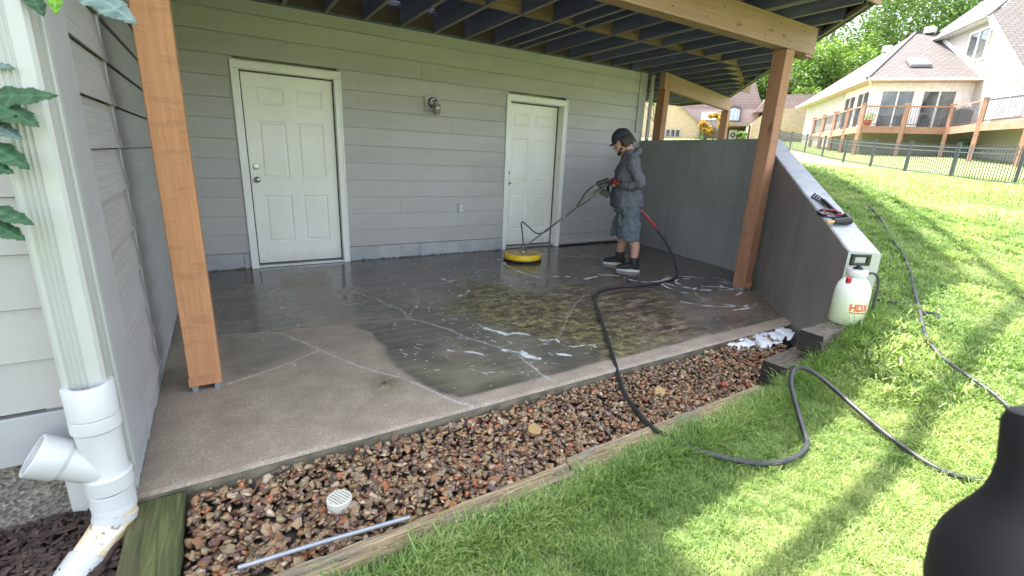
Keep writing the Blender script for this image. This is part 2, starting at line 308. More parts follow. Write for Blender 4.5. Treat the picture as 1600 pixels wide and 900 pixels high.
MT['rim'] = wood('rim board', (0.10, 0.07, 0.055), (0.07, 0.05, 0.04), 'x', 30, 0.7, 0.4, knots=False)

def concrete_wall(name, c1, c2, streak, rough=0.75):
    t = NT(name)
    big = t.noise(t.coord((1.3, 1.3, 1.3)), 1, 5, 0.6)
    c = t.ramp(big, [(0.3, c2), (0.7, c1)])
    vs = t.noise(t.coord((9, 9, 0.7)), 1, 5, 0.7)
    c = t.mix(t.rng(vs, 0.50, 0.85, 0, 0.75), c, streak)
    vs2 = t.noise(t.coord((16, 16, 0.9)), 1, 4, 0.7, 0.3)
    c = t.mix(t.rng(vs2, 0.86, 0.92, 0, 0.25), c, tuple(min(1, x * 2.2) for x in c1))
    sp = t.noise(t.coord((70, 70, 70)), 1, 2)
    c = t.mix(t.rng(sp, 0.80, 0.86, 0, 0.4), c, tuple(x * 0.5 for x in c2))
    t.col(c); t.rough(rough)
    t.bump(t.noise(t.coord((45, 45, 45)), 1, 6, 0.6), 0.5, 0.004); return t.m
MT['wall_grey'] = concrete_wall('grey painted concrete', (0.33, 0.335, 0.335), (0.27, 0.275, 0.278), (0.22, 0.224, 0.228))
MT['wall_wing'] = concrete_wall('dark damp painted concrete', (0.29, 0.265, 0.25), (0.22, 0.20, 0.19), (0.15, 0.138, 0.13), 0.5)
MT['wall_top'] = simple('worn pale wall cap', (0.43, 0.43, 0.43), (0.35, 0.353, 0.358), 0.75, scale=(9, 9, 9), bump=0.7, bscale=(60, 60, 60))
MT['wall_end'] = simple('pale cement end face', (0.50, 0.50, 0.44), (0.42, 0.43, 0.37), 0.75, scale=(7, 7, 3), bump=0.6, bscale=(50, 50, 50))
def agg():
    t = NT('rough foundation concrete')
    vo = t.n('ShaderNodeTexVoronoi'); t.l(t.coord((90, 90, 90)), vo.inputs['Vector']); vo.inputs['Scale'].default_value = 1
    bw = t.n('ShaderNodeRGBToBW'); t.l(vo.outputs['Color'], bw.inputs[0])
    c = t.ramp(bw.outputs[0], [(0.2, (0.10, 0.085, 0.07)), (0.55, (0.20, 0.175, 0.145)), (0.85, (0.31, 0.27, 0.22))])
    m = t.noise(t.coord((6, 6, 12)), 1, 4); c = t.mix(t.rng(m, 0.45, 0.7, 0, 0.5), c, (0.12, 0.115, 0.08))
    t.col(c); t.rough(0.85); t.bump(vo.outputs['Distance'], 0.8, 0.006); return t.m
MT['foundation'] = agg()
MT['pvc'] = simple('white pvc', (0.60, 0.60, 0.585), (0.54, 0.54, 0.52), 0.32, scale=(5, 5, 5))
def pvc_dirty():
    t = NT('stained pvc'); v = t.coord((10, 10, 14))
    n1 = t.noise(v, 1, 5, 0.7); c = t.ramp(n1, [(0.35, (0.60, 0.44, 0.19)), (0.55, (0.74, 0.62, 0.38)), (0.7, (0.78, 0.76, 0.68))])
    n2 = t.noise(t.coord((26, 26, 26)), 1, 6, 0.75); c = t.mix(t.rng(n2, 0.60, 0.68, 0, 0.8), c, (0.10, 0.06, 0.04))
    t.col(c); t.rough(0.45); return t.m
MT['pvc_dirty'] = pvc_dirty()
MT['downspout'] = simple('white downspout enamel', (0.475, 0.475, 0.45), (0.43, 0.435, 0.40), 0.35, scale=(8, 8, 1.5))
MT['rubber'] = simple('black rubber hose', (0.018, 0.020, 0.022), (0.03, 0.032, 0.034), 0.42, scale=(20, 20, 20), bump=0.2, bscale=(200, 200, 200), bdist=0.001)
MT['hose_grey'] = simple('dusty dark hose', (0.05, 0.052, 0.056), (0.03, 0.032, 0.036), 0.55, scale=(20, 20, 20))
MT['red'] = simple('red hose', (0.42, 0.018, 0.02), (0.33, 0.015, 0.018), 0.4)
MT['plastic_black'] = simple('black plastic', (0.015, 0.015, 0.017), None, 0.4)
MT['steel'] = simple('brushed steel tube', (0.34, 0.34, 0.33), (0.26, 0.26, 0.25), 0.35, metal=0.85)
MT['yellow'] = simple('yellow plastic', (0.80, 0.56, 0.015), (0.74, 0.48, 0.012), 0.35, scale=(14, 14, 14))
MT['yellow_dirty'] = simple('scuffed yellow top', (0.56, 0.36, 0.12), (0.30, 0.26, 0.17), 0.5, scale=(18, 18, 18), detail=6)
MT['orange'] = simple('red orange print', (0.78, 0.10, 0.03), None, 0.5)
def spray_plastic():
    t = NT('translucent white plastic'); tc = t.n('ShaderNodeTexCoord'); sx = t.n('ShaderNodeSeparateXYZ'); t.l(tc.outputs['Object'], sx.inputs[0])
    n1 = t.noise(t.coord((12, 12, 5)), 1, 4); lev = t.rng(t.math('ADD', sx.outputs['Z'], t.math('MULTIPLY', n1, 0.03)), 0.0, 0.34, 0, 1)
    c = t.ramp(lev, [(0.0, (0.50, 0.55, 0.33)), (0.45, (0.64, 0.69, 0.50)), (0.8, (0.76, 0.79, 0.74))])
    t.col(c); t.rough(0.32); t.b.inputs['Subsurface Weight'].default_value = 0.35; t.b.inputs['Subsurface Radius'].default_value = (0.05, 0.05, 0.04); t.b.inputs['Subsurface Scale'].default_value = 0.4
    return t.m
MT['spray'] = spray_plastic()
MT['galv'] = simple('grey conduit', (0.36, 0.38, 0.40), (0.28, 0.30, 0.32), 0.4, metal=0.5)
MT['drain'] = simple('off-white drain cap', (0.66, 0.64, 0.55), (0.56, 0.54, 0.45), 0.55)
MT['drain_in'] = simple('drain hollow', (0.05, 0.04, 0.03), None, 0.9)
MT['cap_yellow'] = simple('weathered yellow cap', (0.55, 0.38, 0.16), (0.42, 0.29, 0.13), 0.6, scale=(20, 20, 20))
MT['brick_red'] = simple('red brick shard', (0.42, 0.095, 0.05), (0.32, 0.08, 0.045), 0.85, scale=(25, 25, 25), bump=0.6)
MT['soil'] = simple('dark wet soil', (0.045, 0.032, 0.023), (0.022, 0.016, 0.012), 0.9, scale=(30, 30, 30), bump=0.9, bscale=(50, 50, 50), bdist=0.015)

def moss():
    t = NT('mossy plank')
    g = t.noise(t.coord((45, 2.5, 45), True), 1, 6, 0.65, 1.2)
    c = t.ramp(g, [(0.2, (0.028, 0.033, 0.012)), (0.5, (0.075, 0.088, 0.024)), (0.8, (0.155, 0.155, 0.055))])
    n2 = t.noise(t.coord((7, 5, 7), True), 1, 4); c = t.mix(t.rng(n2, 0.5, 0.68, 0, 0.6), c, (0.085, 0.062, 0.035))
    t.col(c); t.rough(0.8); t.bump(g, 0.9, 0.006); return t.m
MT['moss'] = moss()
def timber_mat():
    t = NT('weathered timber')
    g = t.noise(t.coord((3.0, 75, 75), True), 1, 6, 0.7, 0.9)
    c = t.ramp(g, [(0.15, (0.07, 0.042, 0.02)), (0.35, (0.25, 0.17, 0.085)), (0.6, (0.44, 0.34, 0.20)), (0.85, (0.58, 0.49, 0.33))])
    n2 = t.noise(t.coord((3, 12, 12), True), 1, 4); c = t.mix(t.rng(n2, 0.5, 0.72, 0, 0.7), c, (0.24, 0.22, 0.17))
    t.col(c); t.rough(0.85); t.bump(g, 1.0, 0.008); return t.m
MT['timber'] = timber_mat()
def stub_mat():
    t = NT('old dark timber')
    g = t.noise(t.coord((8, 70, 70), True), 1, 6, 0.7, 0.6)
    c = t.ramp(g, [(0.3, (0.035, 0.029, 0.024)), (0.55, (0.115, 0.095, 0.074)), (0.8, (0.20, 0.17, 0.13))])
    t.col(c); t.rough(0.9); t.bump(g, 0.9, 0.006); return t.m
MT['stub'] = stub_mat()
MT['stub_end'] = simple('near-black end grain', (0.030, 0.026, 0.022), (0.014, 0.012, 0.011), 0.9, scale=(30, 30, 30), bump=0.8)  # end faces coloured darker than the rest of the stub

STONES = [(0.0, (0.15, 0.085, 0.055)), (0.10, (0.30, 0.16, 0.085)), (0.19, (0.10, 0.075, 0.065)), (0.30, (0.33, 0.24, 0.145)), (0.43, (0.20, 0.135, 0.09)),
          (0.53, (0.40, 0.16, 0.075)), (0.59, (0.37, 0.285, 0.185)), (0.70, (0.17, 0.12, 0.125)), (0.78, (0.27, 0.235, 0.14)), (0.87, (0.29, 0.235, 0.19)), (0.955, (0.52, 0.46, 0.36))]
def stone_mat(name, attr):
    t = NT(name)
    if attr: a = t.n('ShaderNodeAttribute', attribute_name='tone'); f = a.outputs['Fac']
    else: oi = t.n('ShaderNodeObjectInfo'); f = oi.outputs['Random']
    x = t.n('ShaderNodeValToRGB'); cr = x.color_ramp; cr.interpolation = 'CONSTANT'
    while len(cr.elements) < len(STONES): cr.elements.new(0.5)
    for e, (p, c) in zip(cr.elements, STONES): e.position = p; e.color = (c[0] * 1.12, c[1] * 0.98, c[2] * 0.82, 1)
    t.l(f, x.inputs[0])
    v = t.coord((38, 38, 38), not attr)
    n1 = t.noise(v, 1, 5, 0.65); c = t.mix(t.rng(n1, 0.35, 0.7, 0.0, 0.45), x.outputs[0], t.mix(0.5, x.outputs[0], (0.30, 0.22, 0.13)), 'MIX')
    c = t.mix(t.rng(n1, 0.5, 0.3, 0, 0.5), c, (0.05, 0.03, 0.022))
    t.col(c); t.rough(t.rng(n1, 0.3, 0.7, 0.22, 0.6)); t.bump(t.noise(t.coord((120, 120, 120), not attr), 1, 4), 0.5, 0.003)
    return t.m
MT['stone_one'] = stone_mat('crushed river stone', False)
MT['stone_mass'] = stone_mat('crushed stone bed', True)
MT['stone_tan'] = simple('pale tan stone', (0.42, 0.33, 0.20), (0.30, 0.23, 0.14), 0.7, scale=(25, 25, 25), bump=0.6)
MT['mulch'] = simple('bark mulch', (0.075, 0.048, 0.034), (0.028, 0.018, 0.014), 0.85, scale=(25, 25, 25), bump=0.5, objvar=0.3)
MT['foam'] = simple('white suds', (0.80, 0.82, 0.86), (0.62, 0.65, 0.70), 0.5, scale=(40, 40, 40), bump=0.5, bscale=(160, 160, 160), bdist=0.004)

def blade_mat(name, a, b, c, tr=0.35):
    t = NT(name); oi = t.n('ShaderNodeObjectInfo')
    geo = t.n('ShaderNodeNewGeometry'); at = t.n('ShaderNodeAttribute', attribute_name='tip')
    n1 = t.noise(geo.outputs['Position'], 1.6, 3)
    n2 = t.noise(geo.outputs['Position'], 60, 2)
    f = t.math('ADD', t.math('MULTIPLY', n2, 0.75), t.math('MULTIPLY', n1, 0.5)); f = t.math('ADD', f, t.math('MULTIPLY', oi.outputs['Random'], 0.22)); f = t.math('SUBTRACT', f, 0.20)
    col = t.ramp(f, [(0.30, a), (0.55, b), (0.80, c)])
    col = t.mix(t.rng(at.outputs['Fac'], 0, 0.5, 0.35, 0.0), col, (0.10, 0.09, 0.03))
    t.col(col); t.rough(0.42); t.b.inputs['Specular IOR Level'].default_value = 0.4
    tl = t.n('ShaderNodeBsdfTranslucent'); hs = t.n('ShaderNodeHueSaturation'); hs.inputs['Saturation'].default_value = 1.1; hs.inputs['Value'].default_value = 1.4; t.l(col, hs.inputs['Color']); t.l(hs.outputs[0], tl.inputs[0])
    ms = t.n('ShaderNodeMixShader'); ms.inputs[0].default_value = tr; t.l(t.b.outputs[0], ms.inputs[1]); t.l(tl.outputs[0], ms.inputs[2]); t.l(ms.outputs[0], t.out.inputs[0])
    return t.m
MT['grass'] = blade_mat('lawn grass blades', (0.125, 0.215, 0.060), (0.235, 0.35, 0.090), (0.48, 0.51, 0.22), 0.42)
MT['leaf'] = blade_mat('tree foliage', (0.05, 0.10, 0.028), (0.11, 0.185, 0.045), (0.22, 0.30, 0.085), 0.35)
MT['leaf_light'] = blade_mat('light foliage', (0.08, 0.15, 0.035), (0.18, 0.28, 0.06), (0.32, 0.40, 0.11), 0.4)
MT['leaf_gold'] = blade_mat('golden foliage', (0.22, 0.15, 0.02), (0.42, 0.26, 0.03), (0.50, 0.36, 0.06), 0.3)
MT['bark'] = simple('bark', (0.12, 0.09, 0.065), (0.06, 0.045, 0.035), 0.9, scale=(6, 6, 2), bump=0.6, bscale=(20, 20, 5))
def vine_leaf(name, a, b):
    t = NT(name); n1 = t.noise(t.coord((30, 30, 30)), 1, 4); w = t.n('ShaderNodeAttribute', attribute_name='vein')
    c = t.ramp(n1, [(0.3, a), (0.7, b)]); c = t.mix(t.rng(w.outputs['Fac'], 0.0, 1.0, 0.0, 0.5), c, tuple(min(1, x * 1.9) for x in b))
    t.col(c); t.rough(0.5); t.b.inputs['Specular IOR Level'].default_value = 0.3; t.bump(t.noise(t.coord((90, 90, 90)), 1, 3), 0.5, 0.002); return t.m
MT['vine_dark'] = vine_leaf('dark vine leaf', (0.022, 0.062, 0.026), (0.040, 0.095, 0.040))
MT['vine_blue'] = vine_leaf('bluish vine leaf', (0.075, 0.12, 0.10), (0.13, 0.185, 0.16))
MT['vine_green'] = vine_leaf('bright vine leaf', (0.10, 0.22, 0.02), (0.16, 0.30, 0.03))

def lawn_mat():
    t = NT('lawn'); geo = t.n('ShaderNodeNewGeometry'); P = geo.outputs['Position']
    n1 = t.noise(P, 0.9, 4); n2 = t.noise(P, 34, 5, 0.7); n3 = t.noise(P, 7, 3)
    c = t.ramp(n2, [(0.2, (0.13, 0.17, 0.05)), (0.5, (0.24, 0.33, 0.09)), (0.8, (0.42, 0.45, 0.20))])
    c = t.mix(t.rng(n1, 0.45, 0.7, 0, 0.35), c, (0.20, 0.23, 0.07))
    c = t.mix(t.rng(n3, 0.60, 0.75, 0, 0.4), c, (0.24, 0.20, 0.09))
    t.col(c); t.rough(0.8); t.bump(n2, 1.0, 0.05); return t.m
MT['lawn'] = lawn_mat()
# ------------------------------------------------------------------ patio slab: stains, wet film, cracks and suds as surface data on a fine grid
def seg_dist(px, py, pts):
    """distance to polyline"""
    d = np.full(px.shape, 9.0)
    for (ax, ay), (bx, by) in zip(pts[:-1], pts[1:]):
        vx, vy = bx - ax, by - ay; L = vx * vx + vy * vy + 1e-12
        t = np.clip(((px - ax) * vx + (py - ay) * vy) / L, 0, 1)
        d = np.minimum(d, np.hypot(px - ax - t * vx, py - ay - t * vy))
    return d
def poly_sd(px, py, poly):
    """signed distance to polygon, positive inside"""
    d = seg_dist(px, py, poly + [poly[0]]); ins = np.zeros(px.shape, bool)
    n = len(poly)
    for i in range(n):
        x1, y1 = poly[i]; x2, y2 = poly[(i + 1) % n]
        c = ((y1 > py) != (y2 > py))
        with np.errstate(divide='ignore', invalid='ignore'):
            xi = (x2 - x1) * (py - y1) / (y2 - y1 + 1e-12) + x1
        ins ^= c & (px < xi)
    return np.where(ins, d, -d)
def vnoise(x, y, s, seed, octs=4):
    rs = np.random.RandomState(seed); out = np.zeros(x.shape); amp = 1; tot = 0
    for o in range(octs):
        g = rs.rand(64, 64); u = x * s; v = y * s; iu = np.floor(u).astype(int); iv = np.floor(v).astype(int); fu = u - iu; fv = v - iv
        fu = fu * fu * (3 - 2 * fu); fv = fv * fv * (3 - 2 * fv)
        a = g[iu % 64, iv % 64]; b = g[(iu + 1) % 64, iv % 64]; c = g[iu % 64, (iv + 1) % 64]; e = g[(iu + 1) % 64, (iv + 1) % 64]
        out += amp * ((a * (1 - fu) + b * fu) * (1 - fv) + (c * (1 - fu) + e * fu) * fv); tot += amp; amp *= 0.5; s *= 2.1
    return out / tot
def sst(d, a, b):
    t = np.clip((d - a) / (b - a), 0, 1); return t * t * (3 - 2 * t)

PATIO_FRONT = -3.80
def patio_mat():
    t = NT('patio concrete')
    A = t.n('ShaderNodeAttribute', attribute_name='pa'); sa = t.n('ShaderNodeSeparateColor'); t.l(A.outputs['Color'], sa.inputs[0])
    B = t.n('ShaderNodeAttribute', attribute_name='pb'); sb = t.n('ShaderNodeSeparateColor'); t.l(B.outputs['Color'], sb.inputs[0])
    wet, algae, foam = sa.outputs[0], sa.outputs[1], sa.outputs[2]
    green, crack, brown = sb.outputs[0], sb.outputs[1], sb.outputs[2]
    fine = t.noise(t.coord((85, 85, 85)), 1, 6, 0.75); mid = t.noise(t.coord((6, 6, 6)), 1, 5, 0.65); sp = t.noise(t.coord((260, 260, 260)), 1, 2)
    streak = t.noise(t.coord((2.5, 13, 1), rot=(0, 0, 0.5)), 1, 5, 0.6)
    base = t.ramp(fine, [(0.3, (0.245, 0.197, 0.140)), (0.5, (0.37, 0.307, 0.222)), (0.7, (0.53, 0.453, 0.342))])
    base = t.mix(t.rng(mid, 0.25, 0.75, 0.75, 0), base, (0.24, 0.18, 0.139))
    base = t.mix(t.rng(sp, 0.74, 0.80, 0, 0.6), base, (0.09, 0.075, 0.065))
    pale = t.noise(t.coord((34, 110, 34), rot=(0, 0, 0.25)), 1, 4, 0.6)
    base = t.mix(t.rng(pale, 0.76, 0.86, 0, 0.5), base, (0.56, 0.51, 0.46))
    wetc = t.ramp(streak, [(0.2, (0.050, 0.044, 0.037)), (0.55, (0.100, 0.088, 0.074)), (0.85, (0.17, 0.152, 0.128))])
    c = t.mix(wet, base, wetc)
    gr = t.mix(t.rng(streak, 0.3, 0.7), (0.14, 0.132, 0.082), (0.22, 0.208, 0.14)); c = t.mix(green, c, gr)
    br = t.mix(t.rng(fine, 0.35, 0.65), (0.13, 0.098, 0.073), (0.26, 0.205, 0.16)); c = t.mix(brown, c, br)
    # algae crust: mottled olive on the left, brown ripple on the right
    an = t.noise(t.coord((9, 12, 9)), 1, 9, 0.82, 0.5); rip = t.noise(t.coord((3.5, 13, 3)), 1, 4, 0.55, 0.8)
    sx = t.n('ShaderNodeTexCoord'); sep = t.n('ShaderNodeSeparateXYZ'); t.l(sx.outputs['Object'], sep.inputs[0])
    lr = t.rng(t.math('ADD', sep.outputs['X'], t.math('MULTIPLY', t.noise(t.coord((2, 2, 2)), 1, 3), 1.2)), 2.9, 3.8, 0, 1, True)
    ol = t.ramp(an, [(0.32, (0.028, 0.021, 0.010)), (0.46, (0.098, 0.082, 0.035)), (0.58, (0.24, 0.208, 0.088)), (0.76, (0.44, 0.39, 0.22))])
    bn = t.ramp(t.math('ADD', t.math('MULTIPLY', an, 0.5), t.math('MULTIPLY', rip, 0.5)), [(0.36, (0.045, 0.030, 0.019)), (0.5, (0.13, 0.092, 0.058)), (0.64, (0.30, 0.24, 0.16))])
    al = t.mix(lr, ol, bn); drk = t.noise(t.coord((3.2, 4.2, 3)), 1, 4, 0.6, 0.6); al = t.mix(t.rng(drk, 0.55, 0.85, 0, 0.75), al, (0.024, 0.018, 0.012))
    c = t.mix(algae, c, al)
    fb = t.noise(t.coord((55, 55, 55)), 1, 6, 0.8, 1.0)
    fb2 = t.noise(t.coord((20, 20, 20)), 1, 5, 0.7, 0.6)
    fbn = t.math('ADD', t.math('MULTIPLY', fb, 0.5), t.math('MULTIPLY', fb2, 0.5))
    fm = t.rng(t.math('SUBTRACT', foam, t.math('MULTIPLY', fbn, 0.95)), 0.0, 0.30, 0, 0.92, True)
    cf = t.math('MULTIPLY', crack, t.rng(fbn, 0.30, 0.68, 0.95, 0.0)); fm = t.math('MAXIMUM', fm, cf)
    c = t.mix(fm, c, (0.66, 0.66, 0.64)); t.col(c)
    rw = t.rng(t.noise(t.coord((3, 3, 3)), 1, 4), 0.35, 0.65, 0.04, 0.17)
    wr = t.math('MAXIMUM', wet, green); wr = t.math('MULTIPLY', wr, t.math('SUBTRACT', 1.0, t.math('MULTIPLY', algae, 0.75)))
    wr = t.math('MULTIPLY', wr, t.math('SUBTRACT', 1.0, t.math('MULTIPLY', brown, 0.5)))
    ro = t.n('ShaderNodeMix', data_type='FLOAT'); t.l(wr, ro.inputs[0]); ro.inputs[2].default_value = 0.62; t.l(rw, ro.inputs[3])
    rf = t.math('MAXIMUM', ro.outputs[0], t.math('MULTIPLY', fm, 0.6)); t.rough(rf)
    hh = t.math('ADD', fine, t.math('MULTIPLY', fm, 1.5)); hh = t.math('ADD', hh, t.math('MULTIPLY', an, t.math('MULTIPLY', algae, 2.0)))
    bs = t.n('ShaderNodeBump'); bs.inputs['Distance'].default_value = 0.004; t.l(hh, bs.inputs['Height'])
    st = t.rng(t.math('SUBTRACT', wr, t.math('MULTIPLY', fm, 0.5)), 0.0, 1.0, 0.55, 0.03); t.l(st, bs.inputs['Strength'])
    t.l(bs.outputs[0], t.b.inputs['Normal'])
    t.b.inputs['Coat Weight'].default_value = 0.0
    t.b.inputs['Specular IOR Level'].default_value = 0.7
    return t.m
MT['patio'] = patio_mat()

def patio():
    st = 0.0105
    xs = np.arange(-0.41, 6.02, st); ys = np.arange(PATIO_FRONT, 0.0 + st, st)
    X, Y = np.meshgrid(xs, ys)
    wob = (vnoise(X, Y, 3.0, 1) - 0.5); wob2 = (vnoise(X + 9, Y + 4, 11.0, 2) - 0.5)
    ax = X + 0.10 * (vnoise(X, Y, 2.2, 5) - 0.5) + 0.03 * wob2; ay = Y + 0.10 * (vnoise(X, Y, 2.2, 6) - 0.5) + 0.03 * (vnoise(X, Y, 12, 8) - 0.5)
    D = DATA
    wet = sst(poly_sd(ax, ay, D['wet']), -0.02, 0.045) * (0.80 + 0.35 * vnoise(X, Y, 1.7, 77)) * (1 - 0.30 * sst(vnoise(X, Y, 3.1, 78), 0.5, 0.75))
    wet = np.maximum(wet, 0.65 * sst(poly_sd(ax, ay, D['tri']), -0.02, 0.10) * (0.5 + vnoise(X, Y, 2, 12)))
    wet -= 0.42 * sst(poly_sd(ax, ay, D['plume']), -0.04, 0.06)
    border = sst(Y, PATIO_FRONT + 0.11, PATIO_FRONT + 0.15)          # raised tooled edge stays bare
    bb = np.where(X > 1.0, border, 1)
    wet = wet * bb
    # damp spot near the post and a green brushed spot
    spot = np.exp(-(((X - 0.70) / 0.09) ** 2 + ((Y + 3.33) / 0.12) ** 2))
    # left edge damp
    wet = np.maximum(wet, 0.35 * sst(-(X + 0.41), -0.12, -0.02) * (vnoise(X, Y, 4, 31) > 0.4))
    algae = sst(poly_sd(ax + 0.05 * wob, ay + 0.05 * wob2, D['algae']), -0.16, 0.20) * border
    green = sst(poly_sd(ax, ay, D['green']), -0.02, 0.22) * bb * 0.9
    brown = sst(poly_sd(ax, ay, [[4.0, -3.72], [3.75, -3.3], [3.95, -2.75], [4.5, -2.75], [5.05, -3.0], [4.25, -3.72]]), -0.12, 0.22) * 0.85 * border
    algae_ = algae
    crack = np.zeros(X.shape)
    for i, c in enumerate(D['cracks']):
        jx = X + 0.030 * (vnoise(X, Y, 9, 40 + i) - 0.5) + 0.012 * (vnoise(X, Y, 40, 50 + i) - 0.5); jy = Y + 0.030 * (vnoise(X, Y, 9, 60 + i) - 0.5)
        w = 0.0056 if i in (0, 1, 3) else 0.0036
        crack = np.maximum(crack, (0.95 if i in (0, 1, 3) else 0.6) * (1 - sst(seg_dist(jx, jy, c), w * 0.6, w * 1.9)))
    foam = np.zeros(X.shape)
    for i, c in enumerate(D['foam']):
        w = np.mean([p[2] for p in c]); jx = X + 0.05 * (vnoise(X, Y, 8, 70 + i) - 0.5); jy = Y + 0.05 * (vnoise(X, Y, 8, 90 + i) - 0.5)
        k = 0.55 if i in (10, 11) else 1.0
        foam = np.maximum(foam, k * (1 - sst(seg_dist(jx, jy, [p[:2] for p in c]), w * 0.2, w * 2.0)))
    # swirling suds arcs on the right, left by the spinning bar
    sw = np.zeros(X.shape)
    for cx, cy, rr in ((4.55, -2.55, 0.25), (4.5, -2.6, 0.42), (4.35, -2.7, 0.60), (4.2, -2.5, 0.85), (4.45, -3.0, 0.36), (4.75, -2.3, 0.55)):
        d = np.abs(np.hypot(X - cx, (Y - cy)) - rr - 0.05 * (vnoise(X, Y, 4, int(rr * 100)) - 0.5)); sw = np.maximum(sw, 0.95 * (1 - sst(d, 0.006, 0.035)))
    reg = sst(poly_sd(X, Y, [[3.9, -3.75], [3.55, -3.1], [3.9, -2.3], [4.4, -1.9], [5.4, -2.2], [5.3, -2.8], [4.2, -3.75]]), -0.05, 0.25)
    foam = np.maximum(foam, np.maximum(sw, 0.68 * vnoise(X, Y, 5, 222)) * reg)
    foam *= 0.35 + 0.75 * np.clip(vnoise(X, Y, 14, 201) * 1.9 - 0.45, 0, 1)
    th_ = np.arctan2(Y + 1.2, X - 2.9); rr_ = np.hypot(X - 2.9, Y + 1.2)
    arc = vnoise(rr_ * 3.0 + 20, th_ * 1.1 + 20, 6.0, 203, 4); film = sst(np.abs(arc - 0.5), 0.022, 0.0) * sst(vnoise(X, Y, 2.3, 204), 0.50, 0.66)
    milk = sst(vnoise(rr_ * 2.0 + 5, th_ * 1.2 + 9, 2.4, 205, 4), 0.45, 0.72)
    foam = np.maximum(foam, 0.62 * film * (wet > 0.4) * (1 - algae_ * 0.85))
    # small suds flecks, drawn out along the sweep of the machine
    rs = np.random.RandomState(11)
    fl = np.zeros(X.shape)
    for k in range(620):
        if k % 2: cx = rs.uniform(0.0, 3.2); cy = rs.uniform(-3.6, -0.8)
        else:
            cx = rs.normal(1.75, 0.7); cy = rs.normal(-2.75, 0.55)
        ix = int((cx + 0.41) / st); iy = int((cy - PATIO_FRONT) / st)
        if not (6 < ix < X.shape[1] - 8 and 6 < iy < X.shape[0] - 8): continue
        if wet[iy, ix] < 0.5 or algae[iy, ix] > 0.5:
            if rs.rand() > 0.25: continue
        an = math.atan2(cy + 1.9, cx - 2.6) + math.pi / 2 + rs.normal(0, 0.3); L = rs.uniform(0.008, 0.035) if rs.rand() < 0.8 else rs.uniform(0.04, 0.07); wd = rs.uniform(0.004, 0.010)
        q = 8; sx = X[iy - 6:iy + 7, ix - 6:ix + 7]; sy = Y[iy - 6:iy + 7, ix - 6:ix + 7]
        u = (sx - cx) * math.cos(an) + (sy - cy) * math.sin(an); v = -(sx - cx) * math.sin(an) + (sy - cy) * math.cos(an)
        fl[iy - 6:iy + 7, ix - 6:ix + 7] = np.maximum(fl[iy - 6:iy + 7, ix - 6:ix + 7], np.exp(-((u / L) ** 2 + (v / wd) ** 2) * 1.2))
    foam = np.maximum(foam, fl * 0.95)
    algae = np.maximum(algae, 0.75 * spot * (0.5 + vnoise(X, Y, 20, 7)))
    keep = (X + Y * -1.0 < 8.03)   # cut by the angled wall
    Z = 0.0 + 0.0012 * (vnoise(X, Y, 1.3, 99) - 0.5)
    # rounded front edge
    Z = Z - 0.010 * (1 - sst(Y, PATIO_FRONT, PATIO_FRONT + 0.02))
    ny, nx = X.shape
    co = np.stack([X, Y, Z], -1).reshape(-1, 3)
    i = np.arange(ny * nx).reshape(ny, nx); f = np.stack([i[:-1, :-1], i[:-1, 1:], i[1:, 1:], i[1:, :-1]], -1).reshape(-1, 4)
    kk = keep.reshape(-1); f = f[kk[f].all(1)]
    me = bpy.data.meshes.new('patio'); me.vertices.add(len(co)); me.vertices.foreach_set('co', co.ravel())
    me.loops.add(len(f) * 4); me.loops.foreach_set('vertex_index', f.ravel()); me.polygons.add(len(f))
    me.polygons.foreach_set('loop_start', np.arange(0, len(f) * 4, 4)); me.polygons.foreach_set('use_smooth', np.ones(len(f), bool)); me.update(calc_edges=True)
    for nm, ch in (('pa', (wet, algae, foam)), ('pb', (green, crack, brown))):
        a = me.color_attributes.new(nm, 'FLOAT_COLOR', 'POINT'); arr = np.ones((len(co), 4)); 
        for q in range(3): arr[:, q] = np.clip(ch[q], 0, 1).ravel()
        a.data.foreach_set('color', arr.ravel())
    o = link('patio', me, MT['patio']); tag(o, kind='structure')
    # slab body under the surface
    s = MB()
    s.prism([(-0.41, PATIO_FRONT), (4.17, PATIO_FRONT), (5.64, -2.34), (6.0, 0), (-0.41, 0)], -0.16, -0.0125)
    sl = s.build('slab_edge', MT['slab_edge'], o); return o
MT['slab_edge'] = simple('damp slab edge', (0.20, 0.175, 0.12), (0.10, 0.092, 0.058), 0.8, scale=(9, 9, 20), bump=0.6, bscale=(70, 70, 70))
patio()

# ------------------------------------------------------------------ house
house = tag(empty('house', (0, 0, 0)), 'grey lap sided house with two white doors opening onto the patio', 'house')
LX = -0.41; FY = -3.78
def plank_mesh(L, hgt, axis, ends=(0, 0)):
    gp = 0.0030 if axis == 'x' else 0.0065; lp = 0.0 if axis == 'x' else 0.008
    """one lap board: L along the axis, bottom edge thick, top edge thin. Outward is -y (axis x) or +x (axis y)"""
    v = []
    for a in (0, L):
        for (o, z) in ((0.004, 0.010), (-0.008, 0.010), (-0.009 - lp, 0.0), (-0.017 - lp, 0.0), (-0.0165 - lp, 0.004), (-0.009, hgt - gp), (0.004, hgt - gp)):
            v.append((a, o, z) if axis == 'x' else (-o, a, z))
    fs = [(0, 1, 5, 6), (1, 2, 3, 4, 5), (13, 12, 8, 7), (12, 11, 10, 9, 8)] + [(i, i + 7, (i + 1) % 7 + 7, (i + 1) % 7) for i in range(7)]
    m = MB(); m.add(v, fs); return m
def lap_wall(parent, axis, spans_fn, z0, n, exp, m):
    for k in range(n):
        z = z0 + k * exp
        for (a, b, at0) in spans_fn(z, k):
            o = plank_mesh(b - a, exp, axis).build('siding_plank', m, parent)
            o.location = (a, at0, z) if axis == 'x' else (at0, a, z)
wall_back = MB().box(-0.60, 6.0, 0.20, 0.28, -0.1, 2.95).build('back_wall', MT['jamb'], house)
